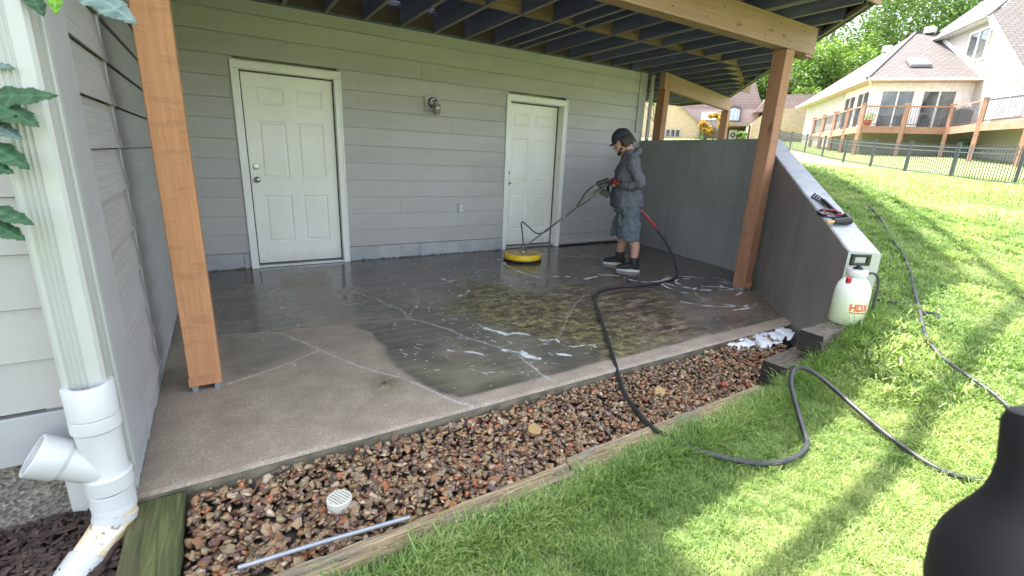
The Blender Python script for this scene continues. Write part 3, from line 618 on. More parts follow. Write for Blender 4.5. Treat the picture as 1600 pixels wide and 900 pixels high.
D1 = (0.198, 1.247, 2.125); D2 = (3.402, 4.428, 2.122)
joints = [2.35, 5.05, 1.9, 0.0, 2.9, 4.8, 1.45, 2.6, 5.3, 0.05, 2.2, 4.9, 3.3]
def back_spans(z, k):
    j = joints[k % len(joints)]
    segs = [(-0.41, 5.835)]
    out = []
    for a, b in segs:
        cuts = [(a, b)]
        for d in (D1, D2):
            if z < d[2] - 0.02:
                nw = []
                for (p, q) in cuts:
                    if p < d[0] and q > d[1]: nw += [(p, d[0] + 0.03), (d[1] - 0.03, q)]
                    else: nw.append((p, q))
                cuts = nw
        fin = []
        for (p, q) in cuts:
            if p + 0.3 < j < q - 0.3: fin += [(p, j - 0.0012), (j + 0.0012, q)]
            else: fin.append((p, q))
        out += [(p, q, 0.0) for p, q in fin]
    return out
lap_wall(wall_back, 'x', back_spans, 0.185, 13, 0.1985, MT['siding_x'])
# painted concrete skirt pieces under the boards
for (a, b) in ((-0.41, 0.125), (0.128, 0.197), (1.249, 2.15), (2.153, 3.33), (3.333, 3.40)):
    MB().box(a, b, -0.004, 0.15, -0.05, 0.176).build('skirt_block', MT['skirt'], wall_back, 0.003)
o = plank_mesh(5.98 - 4.43, 0.155, 'x').build('siding_plank', MT['siding_x'], wall_back); o.location = (4.43, 0, 0.028)
MB().box(5.835, 5.975, -0.035, 0.02, 1.80, 2.69).build('corner_board', MT['trim'], wall_back, 0.003)
MB().box(5.835, 5.975, -0.012, 0.02, 0.0, 1.798).build('corner_board', MT['siding_x'], wall_back, 0.003)
MB().box(5.97, 6.0, -0.02, 6, 0.0, 2.95).build('side_wall', MT['siding_x'], house)

# left wing, side face along y
wall_left = MB().box(-0.60, -0.44, FY + 0.04, 0.2, -0.2, 2.95).build('left_wall', MT['jamb'], house)
lap_wall(wall_left, 'y', lambda z, k: [(FY + 0.275, -2.835, LX - 0.002), (-2.80, -0.005, LX - 0.002)], 0.135, 15, 0.19, MT['siding_y'])
MB().box(-0.43, -0.392, -2.837, -2.80, 0.14, 2.95).build('batten', MT['trim'], wall_left, 0.004)
MB().box(-0.46, -0.404, FY + 0.24, 0.0, -0.15, 0.125).build('skirt_block', MT['skirt'], wall_left, 0.003)
# corner boards
MB().box(-0.46, -0.388, FY + 0.012, FY + 0.275, 0.13, 2.95).build('corner_board', MT['trim'], wall_left, 0.003)
MB().box(-0.50, -0.402, FY + 0.03, FY + 0.24, -0.15, 0.127).build('skirt_block', MT['skirt'], wall_left, 0.003)
# front face of the wing
wall_front = MB().box(-4.0, -0.50, FY + 0.06, FY + 0.2, 0.2, 2.95).build('front_wall', MT['jamb'], house)
def fspans(z, k): return [(-4.0, -0.515, FY + 0.03)]
lap_wall(wall_front, 'x', fspans, 0.415, 15, 0.178, MT['siding_y2'] if 'siding_y2' in MT else MT['siding_x'])
MB().box(-0.515, -0.388, FY - 0.016, FY + 0.010, 0.13, 2.95).build('corner_board', MT['downspout'], wall_front, 0.004)
MB().box(-4.0, -0.517, FY + 0.012, FY + 0.06, 0.222, 0.398).build('skirt_board', MT['trim'], wall_front, 0.003)
MB().box(-4.0, -0.45, FY + 0.05, FY + 0.3, -0.3, 0.218).build('foundation', MT['foundation'], wall_front)
# storeys above (out of the picture, they keep the sun off)
up = MB().box(-0.41, 6.0, 0.0, 0.3, 2.952, 5.6).box(-5.0, -0.41, FY, 8, 2.952, 8.6).box(-0.41, 6.0, 0.3, 8, 2.952, 5.6)
up.build('upper_storey', MT['siding_x'], house)
rf = MB(); rf.hexa([(-0.4, -0.45, 5.6), (6.5, -0.45, 5.6), (6.5, 8.4, 5.6), (-0.4, 8.4, 5.6)], [(-0.4, 3.8, 8.0), (3, 3.9, 8.0), (3, 4.1, 8.0), (-0.4, 4.1, 8.0)])
rf.hexa([(-5.5, FY - 0.6, 8.6), (0.45, FY - 0.6, 8.6), (0.45, 8.4, 8.6), (-5.5, 8.4, 8.6)], [(-2.6, 0, 10.4), (-2.4, 0, 10.4), (-2.4, 5, 10.4), (-2.6, 5, 10.4)])
rf.build('roof', MT['joist'], house)

def door(x0, x1, z1, inset, knob_side, casing_w, nm):
    """x0..x1 is the outer edge of the casing"""
    cw = casing_w
    c = MB()
    prof = [(-0.024, cw), (-0.030, cw * 0.35)]
    c.box(x0, x0 + cw, -0.030, 0.004, 0.0, z1 - cw - 0.001); c.box(x1 - cw, x1, -0.030, 0.004, 0.0, z1 - cw - 0.001); c.box(x0, x1, -0.030, 0.004, z1 - cw, z1)
    casing = c.build('door_casing', MT['casing'], house, 0.004)
    # backband bead on the casing
    b = MB(); b.box(x0 - 0.004, x0 + 0.014, -0.037, -0.0305, 0.0, z1 - 0.001); b.box(x1 - 0.014, x1 + 0.004, -0.037, -0.0305, 0.0, z1 - 0.001); b.box(x0 - 0.004, x1 + 0.004, -0.037, -0.0305, z1 + 0.0, z1 + 0.013)
    b.build('bead', MT['casing'], casing, 0.002)
    j = MB(); j.box(x0 + cw - 0.012, x0 + cw + 0.004, 0.0045, 0.17, 0.0, z1 - cw); j.box(x1 - cw - 0.004, x1 - cw + 0.012, 0.0045, 0.17, 0.0, z1 - cw); j.box(x0 + cw, x1 - cw, 0.0045, 0.17, z1 - cw - 0.004, z1 - cw + 0.012)
    jm = j.build('door_jamb', MT['casing'], casing)
    st = MB(); st.box(x0 + cw + 0.004, x0 + cw + 0.016, inset - 0.012, inset - 0.002, 0.03, z1 - cw - 0.004); st.box(x1 - cw - 0.016, x1 - cw - 0.004, inset - 0.012, inset - 0.002, 0.03, z1 - cw - 0.004); st.box(x0 + cw + 0.004, x1 - cw - 0.004, inset - 0.012, inset - 0.002, z1 - cw - 0.020, z1 - cw - 0.004)
    st.build('weather_strip', MT['plastic_black'], casing)
    a, bb, zb, zt = x0 + cw + 0.009, x1 - cw - 0.009, 0.045, z1 - cw - 0.010
    w = bb - a; h = zt - zb
    # slab face as a grid with six raised panels
    xs = [a]; P = []
    mx = w * 0.135; pw = (w - 2 * mx - w * 0.12) / 2
    cols = [(a + mx, a + mx + pw), (bb - mx - pw, bb - mx)]
    rows = [(zb + 0.115 * h, zb + 0.375 * h), (zb + 0.465 * h, zb + 0.765 * h), (zb + 0.845 * h, zb + 0.930 * h)]
    s = MB(); Y = inset
    def quad(x0_, x1_, z0_, z1_, y): s.add([(x0_, y, z0_), (x1_, y, z0_), (x1_, y, z1_), (x0_, y, z1_)], [(0, 1, 2, 3)])
    zc = [zb] + [z for r in rows for z in r] + [zt]; xc = [a] + [x for c_ in cols for x in c_] + [bb]
    for i in range(len(xc) - 1):
        for k in range(len(zc) - 1):
            if i % 2 == 1 and k % 2 == 1:
                X0, X1, Z0, Z1 = xc[i], xc[i + 1], zc[k], zc[k + 1]
                ring = []
                for (d, y) in ((0, 0), (0.010, 0.009), (0.022, 0.009), (0.034, 0.0015)):
                    ring.append([(X0 + d, Y + y, Z0 + d), (X1 - d, Y + y, Z0 + d), (X1 - d, Y + y, Z1 - d), (X0 + d, Y + y, Z1 - d)])
                vs = [p for r in ring for p in r]; fs = [(r * 4 + q, r * 4 + (q + 1) % 4, r * 4 + 4 + (q + 1) % 4, r * 4 + 4 + q) for r in range(3) for q in range(4)] + [(12, 13, 14, 15)]
                s.add(vs, fs)
            else: quad(xc[i], xc[i + 1], zc[k], zc[k + 1], Y)
    s.add([(a, Y, zb), (bb, Y, zb), (bb, Y + 0.04, zb), (a, Y + 0.04, zb), (a, Y, zt), (bb, Y, zt), (bb, Y + 0.04, zt), (a, Y + 0.04, zt)], [(0, 3, 2, 1), (0, 4, 7, 3), (1, 2, 6, 5), (4, 5, 6, 7), (3, 7, 6, 2)])
    sl = s.build('door', MT['white'], house, fix=False)
    MB().box(a - 0.012, bb + 0.012, inset - 0.07 if inset < 0.08 else inset - 0.09, inset + 0.12, 0.002, 0.030).build('threshold', MT['alu'], casing, 0.003)
    MB().box(a, bb, inset + 0.004, inset + 0.03, 0.0305, 0.0445).build('door_sweep', MT['plastic_black'], sl)
    kx = a + 0.065
    k = MB(); k.lathe([(0, -0.001), (0.033, 0.0), (0.033, 0.006), (0.026, 0.010), (0.011, 0.014), (0.011, 0.034), (0.022, 0.040), (0.028, 0.052), (0.025, 0.064), (0.012, 0.070), (0, 0.071)], (kx, inset, 0.965), 24, True, (0, -1, 0))
    k.build('door_knob', MT['metal'], sl)
    k = MB(); k.lathe([(0, -0.001), (0.031, 0.0), (0.031, 0.010), (0.026, 0.018), (0.014, 0.020), (0, 0.0205)], (kx, inset, 1.10), 24, True, (0, -1, 0)).box(kx - 0.003, kx + 0.003, inset - 0.023, inset - 0.019, 1.09, 1.11)
    k.build('deadbolt', MT['metal'], sl)
    return sl
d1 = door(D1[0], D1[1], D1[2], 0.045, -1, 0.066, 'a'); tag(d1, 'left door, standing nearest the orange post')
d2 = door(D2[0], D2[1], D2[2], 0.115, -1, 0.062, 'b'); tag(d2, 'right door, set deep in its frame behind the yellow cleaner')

# wall lamp between the doors
lamp = tag(empty('wall_lamp', (2.33, -0.012, 1.90)), 'small grey wall lamp on a square block between the two doors', 'wall lamp')
l = MB().box(-0.105, 0.105, -0.022, 0.0, -0.085, 0.105).build('mounting_block', MT['trim'], lamp, 0.004)
l = MB().lathe([(0, 0), (0.062, 0), (0.062, 0.02), (0.045, 0.035), (0, 0.036)], (0.0, -0.023, 0.02), 24, True, (0, -1, 0)).build('lamp_base', MT['metal'], lamp)
l = MB().tube(smooth_poly([(0, -0.055, 0.02), (0, -0.10, 0.045), (0.0, -0.14, 0.03), (0, -0.145, -0.005)], 4), 0.014, 10).build('lamp_arm', MT['metal'], lamp)
l = MB().lathe([(0.02, 0.0), (0.05, -0.008), (0.055, -0.03), (0.05, -0.035), (0.048, -0.10), (0.035, -0.125), (0, -0.13)], (0, -0.145, 0.005), 20, True).build('lamp_shade', MT['glass_old'] if 'glass_old' in MT else simple('frosted lamp glass', (0.30, 0.28, 0.24), (0.2, 0.19, 0.16), 0.25), lamp)
l = MB().lathe([(0.052, 0), (0.057, -0.004), (0.057, -0.012), (0.052, -0.016)], (0, -0.145, -0.045), 20, True).build('lamp_ring', MT['metal'], lamp)
# outlet
out = tag(empty('wall_outlet', (2.735, -0.013, 0.625)), 'pale grey weatherproof outlet low on the siding left of the right door', 'outlet')
MB().box(-0.045, 0.045, -0.012, 0.0, -0.062, 0.062).build('cover_plate', MT['trim'], out, 0.003)
MB().box(-0.030, 0.030, -0.026, -0.0125, 0.004, 0.05).box(-0.030, 0.030, -0.026, -0.0125, -0.05, -0.004).build('socket_flap', MT['jamb'], out, 0.003)

# ------------------------------------------------------------------ downspout with pvc fittings at the near house corner
ds = tag(empty('downspout', (0, 0, 0)), 'white corrugated downspout draining into a pvc wye at the near left house corner', 'downspout')
def corr(x0, x1, y0, y1, z0, z1, nr=4):
    pts = [(x0, y1), (x0, y0 + 0.012), (x0 + 0.010, y0)]
    w = (x1 - x0 - 0.062) / nr
    for i in range(nr):
        a = x0 + 0.020 + i * w
        pts += [(a, y0), (a + w * 0.35, y0 + 0.005), (a + w * 0.55, y0 + 0.005), (a + w * 0.9, y0)]
    pts += [(x1 - 0.010, y0), (x1, y0 + 0.012), (x1, y1)]
    m = MB(); n = len(pts); vs = [(x, y, z) for z in (z0, z1) for x, y in pts]
    m.add(vs, [(i, i + 1, n + i + 1, n + i) for i in range(n - 1)] + [(n - 1, 0, n, 2 * n - 1)] + [tuple(range(n)), tuple(range(2 * n - 1, n - 1, -1))]); return m
corr(-0.512, -0.398, -3.895, -3.805, 0.44, 8.5).build('corrugated_pipe', MT['downspout'], ds)
cx, cy = -0.4505, -3.875
def ring_prof(segs): return segs
MB().lathe([(0.050, 0.525), (0.067, 0.525), (0.069, 0.52), (0.068, 0.415), (0.060, 0.412)], (cx, cy, 0), 32).build('pipe_adapter', MT['pvc'], ds)
MB().lathe([(0.058, 0.414), (0.068, 0.410), (0.0695, 0.40), (0.0695, 0.365), (0.0635, 0.358), (0.0615, 0.30), (0.0615, 0.19), (0.064, 0.185), (0.0695, 0.18), (0.0695, 0.125), (0.06, 0.122)], (cx - 0.0, cy, 0), 32).build('wye_body', MT['pvc'], ds)
w = MB(); dirn = Vector((-0.85, -0.12, 0.62)).normalized(); root = Vector((cx, cy, 0.20))
w.lathe([(0.060, 0.0), (0.060, 0.115), (0.0665, 0.125), (0.0685, 0.13), (0.0685, 0.20), (0.0655, 0.203), (0.058, 0.202), (0.0565, 0.11), (0.02, 0.05)], root, 32, True, dirn)
w.build('wye_branch', MT['pvc'], ds)
MB().lathe([(0.02, 0.06), (0.0555, 0.112)], root, 24, True, dirn).build('branch_hollow', MT['drain_in'], ds)
MB().lathe([(0.062, 0.118), (0.0655, 0.114), (0.0655, 0.065), (0.062, 0.062), (0.0635, 0.058), (0.0635, 0.03), (0.06, 0.026)], (cx, cy, 0), 32).build('pipe_coupler', MT['pvc_dirty2'] if 'pvc_dirty2' in MT else MT['pvc'], ds)
el = smooth_poly([(cx, cy, 0.03), (cx - 0.004, cy - 0.003, -0.005), (cx - 0.035, cy - 0.03, -0.05), (cx - 0.075, cy - 0.075, -0.09), (cx - 0.12, cy - 0.135, -0.13)], 5)
MB().tube(el, 0.0605, 28).build('elbow_pipe', MT['pvc_dirty'], ds)
e0 = Vector(el[2]); e1 = Vector(el[7])
MB().tube([e0, e0 + (Vector(el[6]) - e0) * 0.75], 0.0655, 28).build('elbow_collar', MT['pvc'], ds)
MB().tube([Vector(el[-6]), Vector(el[-1])], 0.066, 28).build('elbow_collar', MT['pvc'], ds)
# thin white pipe at the far corner of the house
dp = MB().tube([(6.035, -0.10, 1.66), (6.035, -0.10, 2.66)], 0.032, 12).build('drain_pipe', MT['downspout']); tag(dp, 'slim white pipe running down behind the far house corner beside the dark post', 'pipe')

# ------------------------------------------------------------------ retaining wall
rw = tag(empty('retaining_wall', (6, -1, 0)), 'grey painted concrete retaining wall with a sloping angled wing closing the right side of the patio', 'retaining wall')
rw.location = (0, 0, 0)
def slabpoly(bot, top, mats, name):
    m = MB().hexa(bot, top); me = m.mesh(name)
    bm = bmesh.new(); bm.from_mesh(me); bmesh.ops.recalc_face_normals(bm, faces=bm.faces); bm.to_mesh(me); bm.free()
    return me
ax0, ay0 = 5.985, -0.0; bx0, by0 = 5.625, -2.345
nx_, ny_ = 0.99, -0.15   # outward (to the right)
T = 0.20
seg1 = slabpoly([(ax0, ay0, -0.1), (bx0, by0, -0.1), (bx0 + 0.215, by0 + 0.04, -0.1), (ax0 + T, ay0, -0.1)], [(ax0, ay0, 1.675), (bx0, by0, 1.655), (bx0 + 0.215, by0 + 0.04, 1.655), (ax0 + T, ay0, 1.675)], None, 'wall_panel')
o1 = link('wall_panel', seg1, MT['wall_grey'], rw, 0.006)
# wing: x - y = 7.97 inner line, runs 45 degrees toward the lawn, top slopes down
s2 = math.sqrt(0.5)
def wp(s, off): return (5.635 - s2 * s + s2 * off, -2.335 - s2 * s - s2 * off)   # s along wing, off outward
Lw = 2.80
zt = lambda s: 1.652 - 0.310 * s
NS = 56
v = []; f = []; mi = []
rng_ = random.Random(3)
for i in range(NS + 1):
    s = Lw * i / NS
    i0 = wp(s, 0.0); i1 = wp(s, T)
    e1_ = rng_.uniform(-0.004, 0.003); e2_ = rng_.uniform(-0.006, 0.002)
    v += [(i0[0], i0[1], -0.15), (i0[0], i0[1], zt(s) - 0.012 + e1_), (i0[0] + 0.008 * s2, i0[1] - 0.008 * s2, zt(s) + e1_ * 0.5), (i1[0] - 0.008 * s2, i1[1] + 0.008 * s2, zt(s) + e2_ * 0.5), (i1[0], i1[1], zt(s) - 0.012 + e2_), (i1[0], i1[1], -0.15)]
for i in range(NS):
    a = i * 6; b = a + 6
    for k in range(6):
        f.append((a + k, a + (k + 1) % 6, b + (k + 1) % 6, b + k)); mi.append({0: 0, 1: 1, 2: 1, 3: 1, 4: 2, 5: 0}[k])
f.append((0, 1, 2, 3, 4, 5)); mi.append(0); e = NS * 6; f.append((e + 5, e + 4, e + 3, e + 2, e + 1, e)); mi.append(2)
me = bpy.data.meshes.new('wing_panel'); me.from_pydata(v, [], f)
for mm in (MT['wall_wing'], MT['wall_top'], MT['wall_end']): me.materials.append(mm)
me.polygons.foreach_set('material_index', mi)
bm = bmesh.new(); bm.from_mesh(me); bmesh.ops.recalc_face_normals(bm, faces=bm.faces); bm.to_mesh(me); bm.free()
o2 = link('wing_panel', me, None, rw); tag(o2, 'dark damp wing with a pale worn top sloping down to the lawn')
mb = MB()
for (a, off) in ((0.75, 0), (2.2, 0)):
    p = wp(a, -0.004); mb.tube([(p[0], p[1], 0.15), (p[0], p[1], zt(a) - 0.42)], 0.0022, 5)


# ------------------------------------------------------------------ deck overhead
deck = tag(empty('wooden_deck', (0, 0, 0)), 'raised wooden deck on cedar posts covering the patio, dark joists seen from below', 'deck')
JB, JT = 2.69, 2.925
ZR = 2.952
DX = 8.46      # diagonal edge: x - y = DX
def yend(x): return max(-3.56, x - DX) if x > 4.9 else -3.56
def joist(x, y0, y1, w=0.038):
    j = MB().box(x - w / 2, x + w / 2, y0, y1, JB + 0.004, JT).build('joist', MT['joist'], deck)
    MB().box(x - w / 2 + 0.001, x + w / 2 - 0.001, y0 + 0.001, y1 - 0.001, JB, JB + 0.0035).build('joist_lit_edge', MT['joist_lit_edge'], j)
xs = [-0.30, 0.07, 0.45] + [0.72 + 0.4064 * k for k in range(1, 22)]
js = [-0.35 + 0.0] + [round(0.7236 - 0.4064 * 2 + 0.4064 * k, 4) for k in range(0, 24)]
jx = []
for x in js:
    if x > 9.3: continue
    y0 = yend(x) + (0.04 if x < 4.9 else 0.06); y1 = -0.045 if x < 6.05 else (2.4 if x < 9.9 else 2.4)
    if x > 8.3: pass
    if y1 - y0 < 0.25: continue
    joist(x, y0, y1); jx.append(x)
joist(3.40, -3.50, -0.045); joist(4.34 + 0.09, -3.50, -0.045)
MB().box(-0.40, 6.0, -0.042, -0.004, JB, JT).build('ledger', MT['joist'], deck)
# blocking row
jx2 = sorted(jx + [])
for a, b in zip(jx2[:-1], jx2[1:]):
    if b > 9.0: break
    if a < 5.9: y = -1.34 + random.choice((0.0, 0.02, -0.02))
    else: y = -1.34 + (a - 5.9) * 0.55
    if b - 0.02 - (a + 0.02) < 0.1: continue
    MB().box(a + 0.0195, b - 0.0195, y - 0.019, y + 0.019, JB + 0.006, JT - 0.002).build('blocking', MT['blocking'], deck)
for i, (a, b) in enumerate(zip(jx2[:-1], jx2[1:])):
    if a < 6 and i % 1 == 0: MB().box(a + 0.0195, b - 0.0195, -0.0655, -0.043, JB + 0.02, JT - 0.03).build('blocking', MT['rim'], deck)
# rim boards
MB().bar((-0.40, -3.58, (JB + ZR) / 2), (4.86, -3.58, (JB + ZR) / 2), 0.038, ZR - JB).build('rim_joist', MT['rim'], deck)
RP = [(4.88, -3.58), (9.75, 1.29), (9.75, 2.45), (6.05, 2.45)]
for p, q in zip(RP[:-1], RP[1:]):
    d = (Vector((*q, 0)) - Vector((*p, 0))).normalized() * 0.02
    MB().bar((p[0] + d.x, p[1] + d.y, (JB + ZR) / 2), (q[0] - d.x, q[1] - d.y, (JB + ZR) / 2), 0.038, ZR - JB).build('rim_joist', MT['rim'], deck)
MB().bar((4.90, -3.52, JB + 0.02), (9.6, 1.18, JB + 0.02), 0.038, 0.04).build('rim_joist', MT['joist_lit_edge'], deck)
MB().box(-0.40, 4.89, -3.615, -3.60, JB - 0.02, ZR + 0.01).build('fascia_board', MT['beam'], deck)
# deck boards
bw = 0.14; y = -3.60; k = 0
while y < 2.45:
    y2 = y + bw - 0.004
    if y2 < 0.0: xe = (DX + y + 0.02) if y > -3.6 else 4.88; x0 = -0.40
    else: xe = min(9.75, DX + y + 0.02); x0 = 6.01
    xe1 = min(9.77, DX + y + 0.03); xe2 = min(9.77, DX + y2 + 0.03)
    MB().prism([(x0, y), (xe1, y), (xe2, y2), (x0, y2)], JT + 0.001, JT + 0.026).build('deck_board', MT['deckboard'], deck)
    y += bw; k += 1
# beams
MB().box(-0.40, 5.30, -2.925, -2.885, 2.44, 2.688).build('beam', MT['beam'], deck, 0.004)
b2 = MB(); b2.hexa([(-0.40, -2.884, 2.44), (5.16, -2.884, 2.44), (5.16, -2.80, 2.44), (-0.40, -2.80, 2.44)], [(-0.40, -2.884, 2.688), (5.27, -2.884, 2.688), (5.27, -2.80, 2.688), (-0.40, -2.80, 2.688)])
b2.build('beam', MT['beam'], deck, 0.004)
MB().box(5.16, 5.299, -2.92, -2.80, 2.415, 2.4395).build('beam_end', MT['beam'], deck, 0.004)
sb = MB()
for i in range(26):
    x = -0.2 + i * 0.21; sb.lathe([(0, 0), (0.007, 0.0), (0.006, 0.004), (0, 0.005)], (x, -2.925, 2.50 + 0.12 * (i % 2) + random.uniform(-.01, .01)), 8, True, (0, -1, 0))
sb.build('screw_heads', MT['darkmetal'], deck)['kind'] = 'stuff'
B2a, B2b = (6.03, -0.30), (9.26, 0.76)
MB().bar((*B2a, 2.563), (*B2b, 2.563), 0.09, 0.245).build('beam', MT['beam'], deck, 0.004)
# posts
def sq_post(x, y, w, z0, z1, m, rz=0.0, lab=None):
    o = MB().box(-w / 2, w / 2, -w / 2, w / 2, 0, z1 - z0).build('post', m, deck, 0.006); o.location = (x, y, z0); o.rotation_euler = (0, 0, rz)
    if lab: tag(o, lab)
    return o
p1 = sq_post(-0.1875, -2.885, 0.148, 0.035, 2.435, MT['post'], 0, 'bright orange rough sawn post standing near the left wall')
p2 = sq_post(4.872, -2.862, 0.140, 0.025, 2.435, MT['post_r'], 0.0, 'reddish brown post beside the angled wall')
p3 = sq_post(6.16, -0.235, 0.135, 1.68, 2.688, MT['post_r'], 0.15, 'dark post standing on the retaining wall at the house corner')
p4 = sq_post(9.20, 0.76, 0.14, 0.9, 2.438, MT['post_r'], 0.3, 'far post under the end of the second beam')
for (p, w) in ((p1, 0.148), (p2, 0.14)):
    x, y = p.location.x, p.location.y
    MB().box(-w / 2 - 0.003, w / 2 + 0.003, -w / 2 - 0.004, -w / 2 - 0.0005, 0.0, 0.052).box(-0.05, 0.05, -w / 2 - 0.006, -w / 2 - 0.0045, 0.002, 0.03).build('base_plate', MT['post'], p, 0.002)
    m = MB()
    for sx in (-1, 1): m.box(sx * 0.052 - 0.014, sx * 0.052 + 0.014, -w / 2 + 0.006, w / 2 - 0.006, -0.036, -0.001)
    m.build('post_foot', MT['galv'], p)
# railing on top of the deck
rail = [(0.0, -3.55), (4.86, -3.55), (9.70, 1.29), (9.70, 2.40)]
for (p, q) in zip(rail[:-1], rail[1:]):
    P = Vector((*p, 0)); Q = Vector((*q, 0)); L = (Q - P).length; n = max(1, round(L / 1.8))
    MB().bar(P + Vector((0, 0, 3.87)), Q + Vector((0, 0, 3.87)), 0.085, 0.035).build('top_rail', MT['beam'], deck)
    MB().bar(P + Vector((0, 0, 3.05)), Q + Vector((0, 0, 3.05)), 0.04, 0.04).build('bottom_rail', MT['beam'], deck)
    m = MB(); c = int(L / 0.12)
    for i in range(1, c): m.bar(P.lerp(Q, i / c) + Vector((0, 0, 3.06)), P.lerp(Q, i / c) + Vector((0, 0, 3.85)), 0.010, 0.010, (1, 0, 0))
    m.build('balusters', MT['darkmetal'], deck)['kind'] = 'stuff'
    for fr_ in ([0, 0.60] if p[0] == 0.0 else [i / n for i in range(n)]):
        c_ = P.lerp(Q, fr_); MB().box(c_.x - 0.045, c_.x + 0.045, c_.y - 0.045, c_.y + 0.045, ZR, 3.95).build('railing_post', MT['post'], deck)
# ------------------------------------------------------------------ ground sheet
def in_house_zone(x, y):
    """True where the lawn must be left out"""
    a = (y > np.where(x < 1.22, -4.50, -4.45)) & (x < 2.85) & (x - y < 7.98) | (y > -4.44) & (x < 3.3) & (x - y < 7.98)          # patio, gravel, timber
    b = (x - y < 8.27) & (y > -4.47) & (x < 6.05)         # wing wall and inside
    c = (x < 6.10) & (y > -2.4)
    d = (x < -0.30) & (y > -4.9)
    return a | b | c | d
def grid_mesh(name, xs, ys, zf, mat, drop=None):
    X, Y = np.meshgrid(xs, ys); Z = zf(X, Y); ny, nx = X.shape
    co = np.stack([X, Y, Z], -1).reshape(-1, 3)
    i = np.arange(ny * nx).reshape(ny, nx); f = np.stack([i[:-1, :-1], i[:-1, 1:], i[1:, 1:], i[1:, :-1]], -1).reshape(-1, 4)
    if drop is not None:
        k = ~drop(X, Y).reshape(-1); f = f[k[f].all(1)]
    me = bpy.data.meshes.new(name); me.vertices.add(len(co)); me.vertices.foreach_set('co', co.ravel())
    me.loops.add(len(f) * 4); me.loops.foreach_set('vertex_index', f.ravel()); me.polygons.add(len(f))
    me.polygons.foreach_set('loop_start', np.arange(0, len(f) * 4, 4)); me.polygons.foreach_set('use_smooth', np.ones(len(f), bool)); me.update(calc_edges=True)
    return link(name, me, mat)
gx = np.unique(np.concatenate([np.arange(-1.5, 10, 0.08), np.arange(10, 40, 0.6), np.geomspace(40, 700, 30), -np.geomspace(1.5, 500, 30)]))
gy = np.unique(np.concatenate([np.arange(-9, 4, 0.08), np.arange(4, 40, 0.6), np.geomspace(40, 700, 30), -np.geomspace(9, 500, 25)]))
def far_h(x, y):
    z = H(x, y); r = np.hypot(x, y); t = np.clip((r - 45) / 60, 0, 1); return z * (1 - t) + np.clip(z, 0, 5.0) * t
lawn = grid_mesh('lawn', gx, gy, far_h, MT['lawn'], lambda x, y: in_house_zone(x, y) & in_house_zone(x + 0.06, y - 0.06) ); tag(lawn, kind='structure')
# soil sheet under gravel, mulch and house
soil = grid_mesh('soil', np.arange(-6, 6.3, 0.1), np.arange(-5.2, 3, 0.1), lambda x, y: np.where(x < -0.42, -0.05 - 0.30 * np.clip(-3.84 - y, 0, 0.5), -0.135) + 0.012 * (vnoise(x + 10, y + 10, 5, 3) - 0.5) + np.clip(x - 2.9, 0, 1) * 0.16 * np.clip((-4.08 - y) * 5, 0, 1), MT['soil'], lambda x, y: (y < -4.38) & (x > -0.28) | (x > 4.2) & (y < -3.6) | (x-y>8.0) | (y < -3.9) & (x > 3.45)); tag(soil, kind='structure')

# ------------------------------------------------------------------ crushed stone
def rock(seed, n=11, flat=0.46):
    rs = random.Random(seed); bm = bmesh.new()
    for _ in range(n):
        d = Vector((rs.gauss(0, 1), rs.gauss(0, 1), rs.gauss(0, 1))).normalized() * rs.uniform(0.75, 1.0)
        bm.verts.new((d.x * rs.uniform(0.85, 1.1), d.y * 0.78, d.z * flat))
    r = bmesh.ops.convex_hull(bm, input=bm.verts)
    bmesh.ops.delete(bm, geom=[g for g in r['geom_interior'] if isinstance(g, bmesh.types.BMVert)], context='VERTS')
    bmesh.ops.triangulate(bm, faces=bm.faces); bmesh.ops.recalc_face_normals(bm, faces=bm.faces)
    me = bpy.data.meshes.new('stone'); bm.to_mesh(me); bm.free(); return me
rocks = [rock(i) for i in range(14)]
for r in rocks: r.materials.append(MT['stone_one'])
gravel_bed = MB().box(-0.25, 3.1, -4.34, -3.805, -0.20, -0.105).build('gravel_bed', MT['soil']); tag(gravel_bed, kind='structure')
rs = np.random.RandomState(21)
def gz(x, y): return -0.078 + 0.018 * (vnoise(np.array([x + 3]), np.array([y + 9]), 3.0, 17)[0] - 0.5) + min(0.03, max(0, x - 2.9) * 0.05) + 0.028 * max(0, min(1, (y + 3.97) / 0.12))
ST = []
def gravel_ok(x, y):
    if not (-0.24 < x < 3.75): return False
    if x - y > 7.93: return False
    lo = -4.335 if x < 2.75 else -4.335 + (x - 2.75) * 0.33
    if not (lo < y < -3.815): return False
    if (x - DATA['drain'][0]) ** 2 + (y - DATA['drain'][1]) ** 2 < 0.047 ** 2: return False
    return True
for layer, (cnt, zo, smin, smax) in enumerate(((3800, -0.016, .020, .034), (3000, 0.002, .015, .038), (1200, 0.012, .008, .024))):
    for _ in range(cnt):
        x, y = rs.uniform(-0.24, 3.75), rs.uniform(-4.34, -3.812)
        if not gravel_ok(x, y): continue
        s = rs.uniform(smin, smax) * (0.90 if x < 1.6 else 0.80)
        if rs.rand() < 0.05: s *= 1.3
        ST.append((x, y, gz(x, y) + zo + rs.uniform(-.006, .006), s, rs.rand() * 6.28, rs.normal(0, 0.45), rs.normal(0, 0.45), rs.randint(14), rs.rand(), layer))
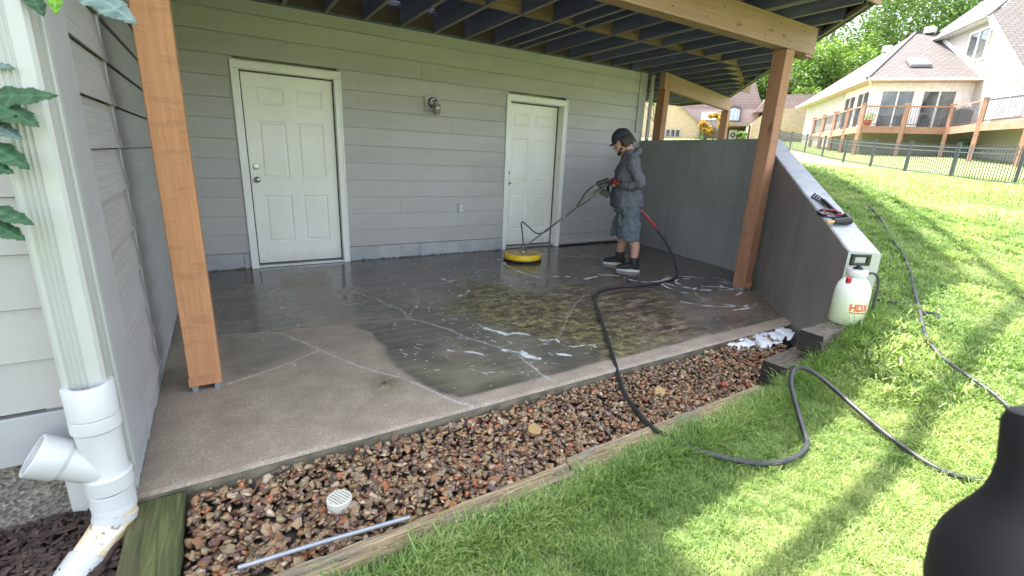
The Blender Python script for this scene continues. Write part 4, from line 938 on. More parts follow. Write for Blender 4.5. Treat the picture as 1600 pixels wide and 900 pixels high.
# the stones that show largest stand on their own
def show(t): return (t[3] * 1.0) / max(0.3, math.dist(t[:3], CAM)) * (1.0 if t[9] >= 1 else 0.35)
order = sorted(range(len(ST)), key=lambda i: -show(ST[i])); single = set(order[:295])
for i in order[:295]:
    x, y, z, s, a, b, c, k, tn, _l = ST[i]
    o = bpy.data.objects.new('stone', rocks[k]); COL.objects.link(o); o.parent = gravel_bed
    o.location = (x, y, z); o.rotation_euler = (b, c, a); o.scale = (s, s, s * 0.9)
vv = []; ff = []; tone = []; base = 0
rv = [np.array([v.co[:] for v in r.vertices]) for r in rocks]; rfc = [np.array([p.vertices[:] for p in r.polygons]) for r in rocks]
from mathutils import Euler
for i, t in enumerate(ST):
    if i in single: continue
    x, y, z, s, a, b, c, k, tn, _l = t
    Rm = np.array(Euler((b, c, a)).to_matrix()); V = (rv[k] * (s, s, s * 0.9)) @ Rm.T + (x, y, z)
    vv.append(V); ff.append(rfc[k] + base); tone.append(np.full(len(V), tn)); base += len(V)
vv = np.concatenate(vv); ff = np.concatenate(ff); tone = np.concatenate(tone)
me = bpy.data.meshes.new('gravel'); me.vertices.add(len(vv)); me.vertices.foreach_set('co', vv.ravel()); me.loops.add(len(ff) * 3); me.loops.foreach_set('vertex_index', ff.ravel().astype(np.int32)); me.polygons.add(len(ff)); me.polygons.foreach_set('loop_start', np.arange(0, len(ff) * 3, 3)); me.update(calc_edges=True)
at_ = me.attributes.new('tone', 'FLOAT', 'POINT'); at_.data.foreach_set('value', tone)
g = link('gravel', me, MT['stone_mass'], gravel_bed); g['kind'] = 'stuff'
# pale flagstone chips and one bigger boulder
def one_stone(name, loc, s, rot, m, lab, cat, seed, par=None):
    r = rock(seed, 18, 0.55); r.materials.append(m)
    o = link(name, r, m); o.location = loc; o.scale = s; o.rotation_euler = rot; tag(o, lab, cat); return o
b = DATA['boulder']; one_stone('large_stone', (b[0], b[1], -0.06), (0.062, 0.045, 0.045), (0.2, 0.1, 0.4), MT['stone_tan'], 'large pale tan stone lying on the gravel beside the patio edge, right of the hose', 'stone', 77)
for nm, lab, sd in (('brick1', 'left red brick shard half buried in the gravel near the old dark timber', 81), ('brick2', 'right red brick shard against the old dark timber', 82)):
    p = DATA[nm]; one_stone('brick_shard', (p[0], p[1], -0.052), (0.062, 0.036, 0.030), (0.15, 0.2, 0.5), MT['brick_red'], lab, 'brick', sd)['group'] = 'red brick shards in the gravel'

# drain cap
dx_, dy_ = DATA['drain']
dr = tag(empty('floor_drain', (dx_, dy_, -0.098), 0.5), 'round off-white slotted drain cap standing in the gravel near the left post', 'drain')
MB().lathe([(0.049, 0.0), (0.049, 0.048), (0.046, 0.052), (0.0435, 0.052), (0.0435, 0.02)], (0, 0, 0), 32).build('cap_ring', MT['drain'], dr)
MB().lathe([(0, 0.040), (0.0435, 0.040)], (0, 0, 0), 32).build('cap_hollow', MT['drain_in'], dr)
for i in range(7):
    xx = -0.0366 + i * 0.0122; L = math.sqrt(max(0, 0.045 ** 2 - xx * xx))
    MB().box(xx - 0.0036, xx + 0.0036, -L, L, 0.043, 0.0525).build('cap_bar', MT['drain'], dr)
for nm, lab, rz in (('cap1', 'yellowed slotted cap half buried in gravel left of the hose', 0.3), ('cap2', 'yellowed slotted cap lying tilted in gravel right of the hose', 0.9)):
    p = DATA[nm]; e = tag(empty('yellow_cap', (p[0], p[1], -0.082), rz), lab, 'drain cap', 'yellowed caps in the gravel'); e.rotation_euler = (0.15, -0.12, rz)
    MB().lathe([(0.0, 0.0), (0.036, 0.0), (0.036, 0.022), (0.033, 0.025), (0, 0.0252)], (0, 0, 0), 24).build('cap_plate', MT['cap_yellow'], e)
    for i in range(6):
        xx = -0.025 + i * 0.010; L = math.sqrt(0.031 ** 2 - xx * xx); MB().box(xx - 0.0028, xx + 0.0028, -L, L, 0.0255, 0.031).build('cap_bar', MT['cap_yellow'], e)
# twisted yellow rubber strips
p = DATA['worm']
w1 = MB().tube(smooth_poly([(p[0] - 0.055, p[1] - 0.02, -0.072), (p[0] - 0.04, p[1] + 0.012, -0.07), (p[0] - 0.02, p[1] + 0.004, -0.068), (p[0] - 0.012, p[1] - 0.012, -0.072)], 6), 0.0042, 6).build('rubber_strip', MT['cap_yellow']); tag(w1, 'short curled yellow strip on the gravel, the left of two beside the split timber', 'strip', 'curled yellow strips on the gravel')
w2 = MB().tube(smooth_poly([(p[0] + 0.035, p[1] + 0.055, -0.068), (p[0] + 0.012, p[1] + 0.050, -0.066), (p[0] - 0.004, p[1] + 0.040, -0.066), (p[0] + 0.010, p[1] + 0.022, -0.068)], 6), 0.0045, 6).build('rubber_strip', MT['cap_yellow']); tag(w2, 'curled yellow strip on the gravel, the right of two and farther from the timber', 'strip', 'curled yellow strips on the gravel')
cdt = MB().tube([tuple(q) for q in DATA['conduit']], 0.0085, 12).build('conduit', MT['galv']); tag(cdt, 'thin grey conduit lying along the split timber at the front of the gravel', 'pipe')

# ------------------------------------------------------------------ timbers
def rough_beam(name, a, b, w, h, m, seed, amp=0.006, nseg=60, taper=0.0, split=True, mend=None):
    """weathered beam from a to b (top centre line), with splits"""
    a = Vector(a); b = Vector(b); d = (b - a); L = d.length; d.normalize(); sx = Vector((-d.y, d.x, 0)).normalized(); rs = random.Random(seed)
    v = []; f = []; nc = 14
    for i in range(nseg + 1):
        t = i / nseg; c = a + d * (L * t)
        c = c + d * ((rs.uniform(-0.012, 0.012)) if i in (0, nseg) else 0)
        for k in range(nc):
            if k < 9: u = -w / 2 + w * k / 8; z = 0.0
            elif k == 9: u = w / 2 + 0.003; z = -0.012
            elif k == 10: u = w / 2; z = -h
            elif k == 11: u = -w / 2; z = -h
            elif k == 12: u = -w / 2 - 0.003; z = -0.03
            else: u = -w / 2 - 0.003; z = -0.012
            n = noise.noise(Vector((t * L * 3, u * 55, seed * 7.3))) + 0.5 * noise.noise(Vector((t * L * 14, u * 90, seed)))
            zz = z + (n * amp if z > -0.02 else 0)
            if split and k < 9:
                q = noise.noise(Vector((t * L * 2.2, seed * 3.1, 5)));
                if abs(u - q * w * 0.6) < w * 0.07: zz -= 0.018
                q2 = noise.noise(Vector((t * L * 1.6, seed * 1.7, 9)));
                if abs(u - q2 * w * 0.7 + 0.01) < w * 0.05: zz -= 0.012
            un = u + 0.006 * noise.noise(Vector((t * L * 9, z * 30, seed + 4)))
            v.append(c + sx * un + Vector((0, 0, zz)))
    for i in range(nseg):
        for k in range(nc): f.append((i * nc + k, i * nc + (k + 1) % nc, (i + 1) * nc + (k + 1) % nc, (i + 1) * nc + k))
    f.append(tuple(range(nc))); f.append(tuple(range(nseg * nc + nc - 1, nseg * nc - 1, -1)))
    me = bpy.data.meshes.new(name); me.from_pydata([tuple(p) for p in v], [], f); me.materials.append(m)
    if mend: me.materials.append(mend); me.polygons[-1].material_index = 1; me.polygons[-2].material_index = 1
    bm = bmesh.new(); bm.from_mesh(me); bmesh.ops.recalc_face_normals(bm, faces=bm.faces); bm.to_mesh(me); bm.free()
    o = link(name, me, m); return o
def axis_fix(o):   # put the mesh in a frame whose x runs along the beam so that the grain follows it
    return o
T1 = rough_beam('landscape_timber', (-0.20, -4.405, -0.058), (1.22, -4.400, -0.052), 0.088, 0.09, MT['timber'], 2, amp=0.007); tag(T1, 'split weathered landscape timber in front of the gravel, near piece behind the grey conduit', 'timber', 'landscape timbers')
T2 = rough_beam('landscape_timber', (1.245, -4.385, -0.050), (2.80, -4.385, -0.035), 0.105, 0.09, MT['timber'], 5, amp=0.006); tag(T2, 'weathered landscape timber under the black hose, far piece of the gravel border', 'timber', 'landscape timbers')
T1b = rough_beam('landscape_timber', (-0.1, -4.47, -0.098), (1.0, -4.455, -0.092), 0.06, 0.05, MT['stub'], 9, amp=0.004); tag(T1b, 'lower grey timber edge showing below the split timber beside the grass', 'timber', 'landscape timbers')
S1 = rough_beam('timber_step', (2.90, -4.36, 0.105), (3.42, -4.33, 0.115), 0.15, 0.17, MT['stub'], 11, amp=0.004, nseg=20, split=False, mend=MT['stub_end']); tag(S1, 'lower old dark timber stub ending beside the red brick shards', 'timber', 'old dark timber stubs')
S2 = rough_beam('timber_step', (3.15, -4.425, 0.300), (3.70, -4.41, 0.300), 0.14, 0.14, MT['stub'], 13, amp=0.003, nseg=20, split=False, mend=MT['stub_end']); tag(S2, 'upper old dark timber stub carrying the white pump sprayer', 'timber', 'old dark timber stubs')
mp = MB(); 
MPo = rough_beam('mossy_plank', (-0.335, -3.815, -0.02), (-0.345, -4.75, -0.045), 0.165, 0.07, MT['moss'], 17, amp=0.002, nseg=50, split=False); tag(MPo, 'green mossy plank running from the patio corner toward the viewer', 'plank')
# mulch chips
mm = MB(); rs2 = random.Random(5)
for _ in range(2600):
    x = rs2.uniform(-1.15, -0.43); y = rs2.uniform(-4.45, -3.74)
    a = rs2.uniform(0, 6.28); L = rs2.uniform(0.008, 0.045); w = rs2.uniform(0.003, 0.009); z = -0.05 - 0.30 * max(0, -3.84 - y) + rs2.uniform(0, 0.02)
    tilt = rs2.uniform(-0.012, 0.012)
    dx, dy = math.cos(a) * L, math.sin(a) * L; px, py = -math.sin(a) * w, math.cos(a) * w
    mm.hexa([(x - dx - px, y - dy - py, z - tilt), (x + dx - px, y + dy - py, z + tilt), (x + dx + px, y + dy + py, z + tilt), (x - dx + px, y - dy + py, z - tilt)],
            [(x - dx - px * .8, y - dy - py * .8, z + .004 - tilt), (x + dx - px * .8, y + dy - py * .8, z + .004 + tilt), (x + dx + px * .8, y + dy + py * .8, z + .004 + tilt), (x - dx + px * .8, y - dy + py * .8, z + .004 - tilt)])
mo = mm.build('mulch', MT['mulch'], None, fix=False); tag(mo, 'dark bark mulch below the downspout', 'mulch', kind='stuff')
mm = MB()
for _ in range(60):
    x = rs2.uniform(-1.0, -0.43); y = rs2.uniform(-4.35, -3.8); z = -0.035 - 0.30 * max(0, -3.84 - y); r = rs2.uniform(0.005, 0.013)
    m0 = rocks[rs2.randrange(14)]; mm.add([(x + v.co.x * r * 1.6, y + v.co.y * r, z + v.co.z * r) for v in m0.vertices], [tuple(p.vertices) for p in m0.polygons])
tag(mm.build('pebbles', MT['stone_tan']), 'scattered pale pebbles in the dark mulch', 'pebbles', kind='stuff')
rt_ = MB().tube(smooth_poly([(-0.66, -4.20, -0.13), (-0.55, -4.15, -0.115), (-0.49, -4.04, -0.09), (-0.445, -3.94, -0.06), (-0.44, -3.86, -0.07)], 5), [0.010] * 21, 7).build('root', MT['mulch']); tag(rt_, 'dark tree root crossing in front of the pvc elbow', 'root')

# white suds pool over the gravel end
fx = MB(); poly = DATA['foam_gravel']; 
gxx = np.arange(3.05, 4.05, 0.02); gyy = np.arange(-4.05, -3.70, 0.02)
X, Y = np.meshgrid(gxx, gyy); sdv = poly_sd(X + 0.10 * (vnoise(X, Y, 7, 3) - .5), Y + 0.10 * (vnoise(X, Y, 7, 4) - .5), [[3.05, -3.81], [3.5, -3.785], [4.05, -3.79], [4.14, -3.83], [3.98, -3.96], [3.80, -3.94], [3.65, -4.02], [3.45, -3.95], [3.25, -3.90]])
hole = vnoise(X, Y, 16, 12)
Zf = -0.040 + np.clip(X - 2.9, 0, 2) * 0.03 + 0.014 * np.clip(sdv * 14, -1, 1) + 0.010 * vnoise(X, Y, 20, 5) - 0.05 * (hole > 0.545)
Zf = np.minimum(Zf, -0.008)
def keepf(X_, Y_): return (sdv < -0.005) | (X - Y > 7.93)
fo = grid_mesh('suds', gxx, gyy, lambda a, b: Zf, MT['foam'], keepf); tag(fo, 'white pool of suds lying over the gravel at the patio corner', 'suds', kind='stuff')

# ------------------------------------------------------------------ hoses
def hose(pts, r, m, name, lab, n=6, parent=None):
    o = MB().tube(smooth_poly(pts, n), r, 10).build(name, m, parent)
    if parent is None: tag(o, lab, 'hose')
    return o
HA = [tuple(q) for q in DATA['hoseA']]
o_ = Vector((4.27, -1.55, 0)); U = Vector((-0.7046, 0.7096, 0)); VL = Vector((-0.7096, -0.7046, 0))   # facing / toward camera side
def PW(u, v, z): return o_ + U * u + VL * v + Vector((0, 0, z))
main_hose = hose([PW(-0.685, 0.02, 0.07), PW(-0.70, 0.12, 0.022), PW(-0.665, 0.33, 0.014)] + HA, 0.0135, MT['rubber'], 'pressure_hose', 'thick black pressure hose snaking from the worker over the patio edge onto grass')
up_h = MB().tube(smooth_poly([PW(-0.395, 0.02, 0.535), PW(-0.436, 0.02, 0.485), PW(-0.545, 0.01, 0.349), PW(-0.642, 0.0, 0.187), PW(-0.685, 0.02, 0.07)], 6), 0.0135, 10).build('hose_riser', MT['rubber'], main_hose)
red_h = MB().tube(smooth_poly([PW(-0.08, 0.06, 0.84), PW(-0.20, 0.04, 0.738), PW(-0.328, 0.03, 0.62), PW(-0.395, 0.02, 0.537)], 6), 0.0138, 10).build('red_hose_section', MT['red'], main_hose)
hb = hose([tuple(q) for q in DATA['hoseB']], 0.0105, MT['hose_grey'], 'garden_hose', 'thin dark hose curving down the lawn behind the sloping wall')
hc = hose([tuple(q) for q in DATA['hoseC']], 0.008, MT['rubber'], 'sprayer_line', 'short black hose end curled on the grass right of the sprayer')

# ------------------------------------------------------------------ pump sprayer
sp = tag(empty('pump_sprayer', (3.598, -4.417, 0.302), R(-28)), 'translucent white pump sprayer with black handle standing on the upper timber stub', 'sprayer')
SH = 1.0
prof = [(0, 0.0), (0.085, 0.0), (0.098, 0.006), (0.103, 0.02), (0.103, 0.20), (0.101, 0.235), (0.092, 0.275), (0.074, 0.305), (0.056, 0.320), (0.049, 0.328)]
MB().lathe(prof, (0, 0, 0), 40).build('tank', MT['spray'], sp)
MB().lathe([(0.047, 0.322), (0.058, 0.330), (0.062, 0.338), (0.061, 0.372), (0.057, 0.378), (0.03, 0.380), (0, 0.380)], (0, 0, 0), 32).build('tank_collar', MT['pvc'], sp)
MB().lathe([(0.02, 0.380), (0.028, 0.382), (0.026, 0.392), (0.012, 0.398), (0.010, 0.42), (0, 0.42)], (0, 0, 0), 20).build('pump_rod', MT['plastic_black'], sp)
h = MB(); h.bar((-0.062, 0, 0.414), (0.062, 0, 0.414), 0.028, 0.018).bar((-0.062, 0, 0.472), (0.062, 0, 0.472), 0.026, 0.020).bar((-0.056, 0, 0.404), (-0.056, 0, 0.482), 0.026, 0.018, (0, 1, 0)).bar((0.056, 0, 0.404), (0.056, 0, 0.482), 0.026, 0.018, (0, 1, 0))
h.build('pump_handle', MT['plastic_black'], sp, 0.004)
MB().lathe([(0, 0), (0.015, 0), (0.017, 0.008), (0.017, 0.03), (0.012, 0.036), (0, 0.037)], (-0.072, -0.030, 0.292), 16).build('relief_valve', MT['red'], sp)
MB().tube(smooth_poly([(0.050, 0, 0.338), (0.085, 0.0, 0.352), (0.125, 0.0, 0.350), (0.155, -0.005, 0.320), (0.165, -0.01, 0.25), (0.158, -0.02, 0.15), (0.155, -0.03, 0.05), (0.165, -0.04, 0.02)], 6), 0.0085, 10).build('spray_hose', MT['rubber'], sp)
MB().tube([(0.040, 0, 0.335), (0.072, 0, 0.350)], 0.014, 12).build('hose_nut', MT['plastic_black'], sp)
# printed lettering on the tank: follows the curve of the plastic
def letters(rows, parent, Rr, a0, z0):
    for txt, hgt, z, w in rows:
        cu = bpy.data.curves.new('lettering', 'FONT'); cu.body = txt; cu.size = hgt * 1.38; cu.extrude = 0.0; cu.offset = hgt * 0.05; cu.space_character = 0.96
        tmp = bpy.data.objects.new('tmp', cu); COL.objects.link(tmp)
        dg = bpy.context.evaluated_depsgraph_get(); me = bpy.data.meshes.new_from_object(tmp.evaluated_get(dg)); bpy.data.objects.remove(tmp)
        bm = bmesh.new(); bm.from_mesh(me); bmesh.ops.triangulate(bm, faces=bm.faces)
        bmesh.ops.subdivide_edges(bm, edges=bm.edges, cuts=2, use_grid_fill=True)
        xs_ = [v.co.x for v in bm.verts]; k = w / (max(xs_) - min(xs_)); x0_ = min(xs_)
        for v in bm.verts:
            x = (v.co.x - x0_) * k; a = a0 + x / Rr; zz = z + v.co.y
            v.co = (math.cos(a) * (Rr + 0.0012), math.sin(a) * (Rr + 0.0012), zz)
        bm.to_mesh(me); bm.free(); me.materials.clear(); me.materials.append(MT['orange']); link('lettering', me, None, parent)
tankobj = [c for c in COL.objects if c.parent == sp and c.name.startswith('tank')][0]
# angle of the camera as seen from the sprayer, in its own frame
ca = math.atan2(CAM.y - sp.location.y, CAM.x - sp.location.x) - sp.rotation_euler.z
letters([('HDX', 0.048, 0.112, 0.122)], tankobj, 0.1032, ca + 0.06, 0)
ms_ = MB(); rs3 = random.Random(6); a_ = ca + 0.07
while a_ < ca + 1.2:
    w_ = rs3.uniform(0.03, 0.09); ms_.hexa([(math.cos(q) * r, math.sin(q) * r, z) for q, r, z in ((a_, 0.1034, 0.094), (a_ + w_, 0.1034, 0.094), (a_ + w_, 0.1042, 0.094), (a_, 0.1042, 0.094))], [(math.cos(q) * r, math.sin(q) * r, z) for q, r, z in ((a_, 0.1034, 0.102), (a_ + w_, 0.1034, 0.102), (a_ + w_, 0.1042, 0.102), (a_, 0.1042, 0.102))]); a_ += w_ + 0.02
ms_.build('print_line', MT['orange'], tankobj)

# ------------------------------------------------------------------ spray gun resting on the wing wall
def wingpt(s, off, dz): p = wp(s, off); return Vector((p[0], p[1], zt(s) + dz))
gun = tag(empty('spray_gun', (0, 0, 0)), 'black spray gun with a coiled red and black cable lying on the sloping wall top', 'spray gun')
gu = MB(); gu.tube([wingpt(1.98, 0.075, 0.030), wingpt(2.28, 0.10, 0.030)], 0.020, 12); gu.build('gun_barrel', MT['plastic_black'], gun)
MB().tube([wingpt(2.29, 0.14, 0.038), wingpt(2.38, 0.13, 0.036), wingpt(2.41, 0.02, 0.036)], [0.026, 0.030, 0.022], 12).build('gun_grip', MT['plastic_black'], gun)
MB().tube([wingpt(2.41, 0.02, 0.036), wingpt(2.43, -0.035, 0.034)], 0.014, 12).build('gun_fitting', MT['cap_yellow'], gun)
pts = [wingpt(2.26 + 0.07 * math.cos(a), 0.035 + 0.085 * math.sin(a), 0.022 + 0.012 * (a / 6.28)) for a in [i * 0.45 for i in range(28)]]
MB().tube(pts, 0.0075, 8).build('coiled_cable', MT['plastic_black'], gun)
pts = [wingpt(2.27 + 0.05 * math.cos(a), 0.05 + 0.065 * math.sin(a), 0.050) for a in [i * 0.45 for i in range(14)]]
MB().tube(pts, 0.004, 8).build('red_cable', MT['red'], gun)
nz = MB().tube([wingpt(1.86, -0.0 + 0.02, 0.012), wingpt(2.02, 0.07, 0.012)], 0.006, 8)
for i in range(6): p0 = wingpt(1.86 + i * 0.032, 0.022 + i * 0.008, 0.01); nz.tube([p0, p0 + Vector((0, 0, 0.035)) + (wingpt(1.5, 0.06, 0) - wingpt(1.5, 0, 0)) * 0.4], 0.009, 8)
nz.build('nozzle_rack', MT['plastic_black'], gun)

# ------------------------------------------------------------------ surface cleaner
sc_ = tag(empty('surface_cleaner', (3.325, -0.70, 0)), 'round yellow surface cleaner with a long steel handle being pushed over the wet concrete', 'surface cleaner')
RC = 0.245
MB().lathe([(RC - 0.01, 0.012), (RC + 0.008, 0.012), (RC + 0.010, 0.024), (RC + 0.004, 0.036), (RC - 0.012, 0.036)], (0, 0, 0), 48).build('brush_skirt', MT['rubber'], sc_)
MB().lathe([(RC - 0.006, 0.0365), (RC + 0.004, 0.0365), (RC + 0.006, 0.055), (RC + 0.004, 0.085), (RC - 0.004, 0.098), (RC - 0.018, 0.104), (RC - 0.022, 0.104)], (0, 0, 0), 48).build('deck_rim', MT['yellow'], sc_)
MB().lathe([(RC - 0.0225, 0.1035), (RC - 0.030, 0.096), (RC - 0.05, 0.096), (0.10, 0.112), (0.06, 0.118), (0, 0.119)], (0, 0, 0), 48).build('deck_top', MT['yellow_dirty'], sc_)
ribs = MB()
for i in range(10):
    a = i * 0.628 + 0.2; ribs.bar((math.cos(a) * 0.06, math.sin(a) * 0.06, 0.120), (math.cos(a) * (RC - 0.045), math.sin(a) * (RC - 0.045), 0.100), 0.012, 0.006)
ribs.build('deck_ribs', MT['yellow_dirty'], sc_)
MB().lathe([(0.05, 0.116), (0.045, 0.13), (0.03, 0.135), (0.028, 0.165), (0.035, 0.17), (0.035, 0.19), (0.02, 0.20), (0, 0.20)], (0, 0, 0), 20).build('swivel', MT['metal'], sc_)
def SCL(p): return Vector(p) - Vector((3.325, -0.70, 0))
yoke = MB(); base_c = Vector((0, 0, 0.16))
top_c = SCL(PW(0.30, 0.02, 1.00))
fk = base_c.lerp(top_c, 0.36); side = VL
for s in (-1, 1):
    yoke.tube([base_c + side * 0.075 * s - Vector((0, 0, 0.03)), base_c + side * 0.07 * s + (top_c - base_c) * 0.06, fk + side * 0.022 * s], 0.011, 8)
yoke.build('handle_fork', MT['steel'], sc_)
MB().tube([base_c - side * 0.085 - Vector((0, 0, 0.03)), base_c + side * 0.085 - Vector((0, 0, 0.03))], 0.014, 10).build('pivot_bar', MT['metal'], sc_)
for s in (-1, 1):
    a_ = base_c.lerp(top_c, 0.30) + side * 0.018 * s; b_ = base_c.lerp(top_c, 0.66) + side * 0.018 * s
    hL = SCL(PW(0.215, 0.16 * s + 0.0, 1.07)); kn = base_c.lerp(top_c, 0.80) + side * 0.10 * s + Vector((0, 0, 0.03 * (1 if s < 0 else -0.6)))
    MB().tube(smooth_poly([a_, b_, kn, hL.lerp(kn, 0.45), hL], 5), 0.0125, 10).build('handle_tube', MT['steel'], sc_)
MB().tube([SCL(PW(0.235, 0.155, 1.055)), SCL(PW(0.12, 0.165, 1.095))], 0.018, 10).build('handle_grip', MT['plastic_black'], sc_)
MB().tube([SCL(PW(0.235, -0.155, 1.055)), SCL(PW(0.12, -0.165, 1.095))], 0.018, 10).build('handle_grip', MT['plastic_black'], sc_)
# trigger gun
g2 = MB(); g2.bar(SCL(PW(0.235, 0.03, 1.100)), SCL(PW(0.375, 0.02, 1.035)), 0.045, 0.062)
g2.build('trigger_gun', MT['plastic_black'], sc_, 0.010)
MB().bar(SCL(PW(0.325, 0.03, 0.965)), SCL(PW(0.215, 0.03, 0.905)), 0.04, 0.080).build('gun_guard', MT['plastic_black'], sc_, 0.008)
MB().bar(SCL(PW(0.245, 0.03, 1.08)), SCL(PW(0.225, 0.03, 0.90)), 0.03, 0.03, (1, 0, 0)).bar(SCL(PW(0.35, 0.03, 1.04)), SCL(PW(0.315, 0.03, 0.96)), 0.018, 0.012, (1, 0, 0)).build('gun_handle', MT['plastic_black'], sc_, 0.005)
MB().tube([SCL(PW(0.372, 0.02, 1.04)), SCL(PW(0.425, 0.02, 1.005))], 0.010, 10).build('brass_fitting', MT['metal'], sc_)
MB().tube(smooth_poly([SCL(PW(0.42, 0.02, 1.01)), SCL(PW(0.50, 0.03, 0.93)), SCL(PW(0.58, 0.04, 0.79)), SCL(PW(0.67, 0.04, 0.67)), SCL(PW(0.84, 0.04, 0.53)), SCL(PW(0.98, 0.05, 0.40)), SCL(PW(1.09, 0.06, 0.37)), SCL(PW(1.20, 0.06, 0.44)), SCL(PW(1.285, 0.05, 0.50)), SCL(PW(1.31, 0.04, 0.47)), SCL(PW(1.29, 0.03, 0.33)), SCL(PW(1.275, 0.03, 0.22))], 7), 0.0085, 10).build('feed_hose', MT['rubber'], sc_)
MB().tube([base_c.lerp(top_c, 0.53) - side * 0.03, base_c.lerp(top_c, 0.53) + side * 0.03], 0.014, 10).build('hose_clip', MT['metal'], sc_)
# ------------------------------------------------------------------ the worker
def apply_mods(o):
    dg = bpy.context.evaluated_depsgraph_get(); dg.update(); me = bpy.data.meshes.new_from_object(o.evaluated_get(dg)); nm = o.data.name
    o.modifiers.clear(); o.data = me; return o
def fuse(name, mb, m, parent, voxel=0.012, smooth=6, disp=0.0, dscale=8, dseed=0, dz=1.0):
    me = mb.mesh(name); bm = bmesh.new(); bm.from_mesh(me); bmesh.ops.remove_doubles(bm, verts=bm.verts, dist=1e-5); bmesh.ops.recalc_face_normals(bm, faces=bm.faces); bm.to_mesh(me); bm.free()
    o = link(name, me, m, parent)
    r = o.modifiers.new('r', 'REMESH'); r.mode = 'VOXEL'; r.voxel_size = voxel; r.use_smooth_shade = True
    s = o.modifiers.new('s', 'SMOOTH'); s.factor = 0.5; s.iterations = smooth
    apply_mods(o); me = o.data
    if disp:
        co = [v.co.copy() for v in me.vertices]; no = [v.normal.copy() for v in me.vertices]
        for v, c, n in zip(me.vertices, co, no):
            p = Vector((c.x * dscale, c.y * dscale, c.z * dscale * dz)) + Vector((dseed, 0, 0))
            f = noise.noise(p) + 0.5 * noise.noise(p * 2.3); f = abs(f) - 0.25
            v.co = c + n * (f * disp)
    me.materials.clear(); me.materials.append(m)
    me.polygons.foreach_set('use_smooth', [True] * len(me.polygons)); return o
def blob(mb, rings, n=20):
    """rings: (centre, half width forward, half width sideways, [axis dir]) lofted and closed; frame: forward x, side y"""
    vs = []; m = len(rings)
    for (c, rx, ry) in rings:
        for k in range(n):
            a = 2 * math.pi * k / n; vs.append((c[0] + rx * math.cos(a), c[1] + ry * math.sin(a), c[2]))
    fs = [(i * n + k, i * n + (k + 1) % n, (i + 1) * n + (k + 1) % n, (i + 1) * n + k) for i in range(m - 1) for k in range(n)]
    fs += [tuple(reversed(range(n))), tuple(range((m - 1) * n, m * n))]
    mb.add(vs, fs); return mb
def limb(mb, pts, rs_, n=14, k=5):
    P = smooth_poly(pts, k); m = len(pts); R_ = []
    for i in range(len(P)):
        t = i / k; a = int(min(t, m - 2)); f = t - a; R_.append(rs_[a] * (1 - f) + rs_[min(a + 1, m - 1)] * f)
    # spherical ends
    d0 = (P[0] - P[1]).normalized(); d1 = (P[-1] - P[-2]).normalized()
    P = [P[0] + d0 * R_[0] * 0.8, P[0] + d0 * R_[0] * 0.45] + P + [P[-1] + d1 * R_[-1] * 0.45, P[-1] + d1 * R_[-1] * 0.8]
    R_ = [R_[0] * 0.45, R_[0] * 0.85] + R_ + [R_[-1] * 0.85, R_[-1] * 0.45]
    mb.tube(P, R_, n); return mb
def ball(mb, c, r, n=14):
    c = Vector(c); rr = r if isinstance(r, tuple) else (r, r, r); vs = []; m = 9
    for i in range(1, m):
        ph = math.pi * i / m
        for k in range(n):
            a = 2 * math.pi * k / n; vs.append((c.x + rr[0] * math.sin(ph) * math.cos(a), c.y + rr[1] * math.sin(ph) * math.sin(a), c.z + rr[2] * math.cos(ph)))
    fs = [(i * n + k, i * n + (k + 1) % n, (i + 1) * n + (k + 1) % n, (i + 1) * n + k) for i in range(m - 2) for k in range(n)]
    t = len(vs); vs += [(c.x, c.y, c.z + rr[2]), (c.x, c.y, c.z - rr[2])]
    fs += [(t, (k + 1) % n, k) for k in range(n)] + [(t + 1, (m - 2) * n + k, (m - 2) * n + (k + 1) % n) for k in range(n)]
    mb.add(vs, fs); return mb

person = tag(empty('person', (4.27, -1.55, 0)), 'worker in dark cap, grey long sleeved top and blue grey shorts pushing the yellow cleaner', 'person')
person.rotation_euler = (0, 0, math.atan2(U.y, U.x))
skin = simple('skin', (0.52, 0.30, 0.22), (0.45, 0.235, 0.165), 0.5, scale=(14, 14, 14))
sh_mat = simple('grey knit top', (0.128, 0.127, 0.143), (0.10, 0.10, 0.115), 0.85, scale=(5, 5, 5), bump=0.3, bscale=(160, 160, 160), bdist=0.001)
sh_front = simple('dark front panel', (0.078, 0.082, 0.105), (0.064, 0.068, 0.09), 0.85, scale=(5, 5, 5))
short_mat = simple('blue grey shorts', (0.12, 0.148, 0.165), (0.088, 0.11, 0.125), 0.85, scale=(6, 6, 3), bump=0.3, bscale=(120, 120, 120), bdist=0.001)
cap_mat = simple('dark navy cap', (0.032, 0.034, 0.052), (0.024, 0.025, 0.038), 0.8)
hair_mat = simple('dark brown hair', (0.028, 0.015, 0.010), (0.015, 0.009, 0.007), 0.6, scale=(60, 60, 20), bump=0.8, bscale=(120, 120, 30))
shoe_mat = simple('black shoe', (0.018, 0.018, 0.020), None, 0.6, bump=0.3, bscale=(160, 160, 160), bdist=0.001)
sole_mat = simple('white sole', (0.62, 0.62, 0.60), (0.5, 0.5, 0.48), 0.6)
glove_red = simple('red glove', (0.22, 0.02, 0.03), (0.08, 0.01, 0.015), 0.7, scale=(30, 30, 30))
glove_blk = simple('black glove', (0.02, 0.02, 0.022), None, 0.7)
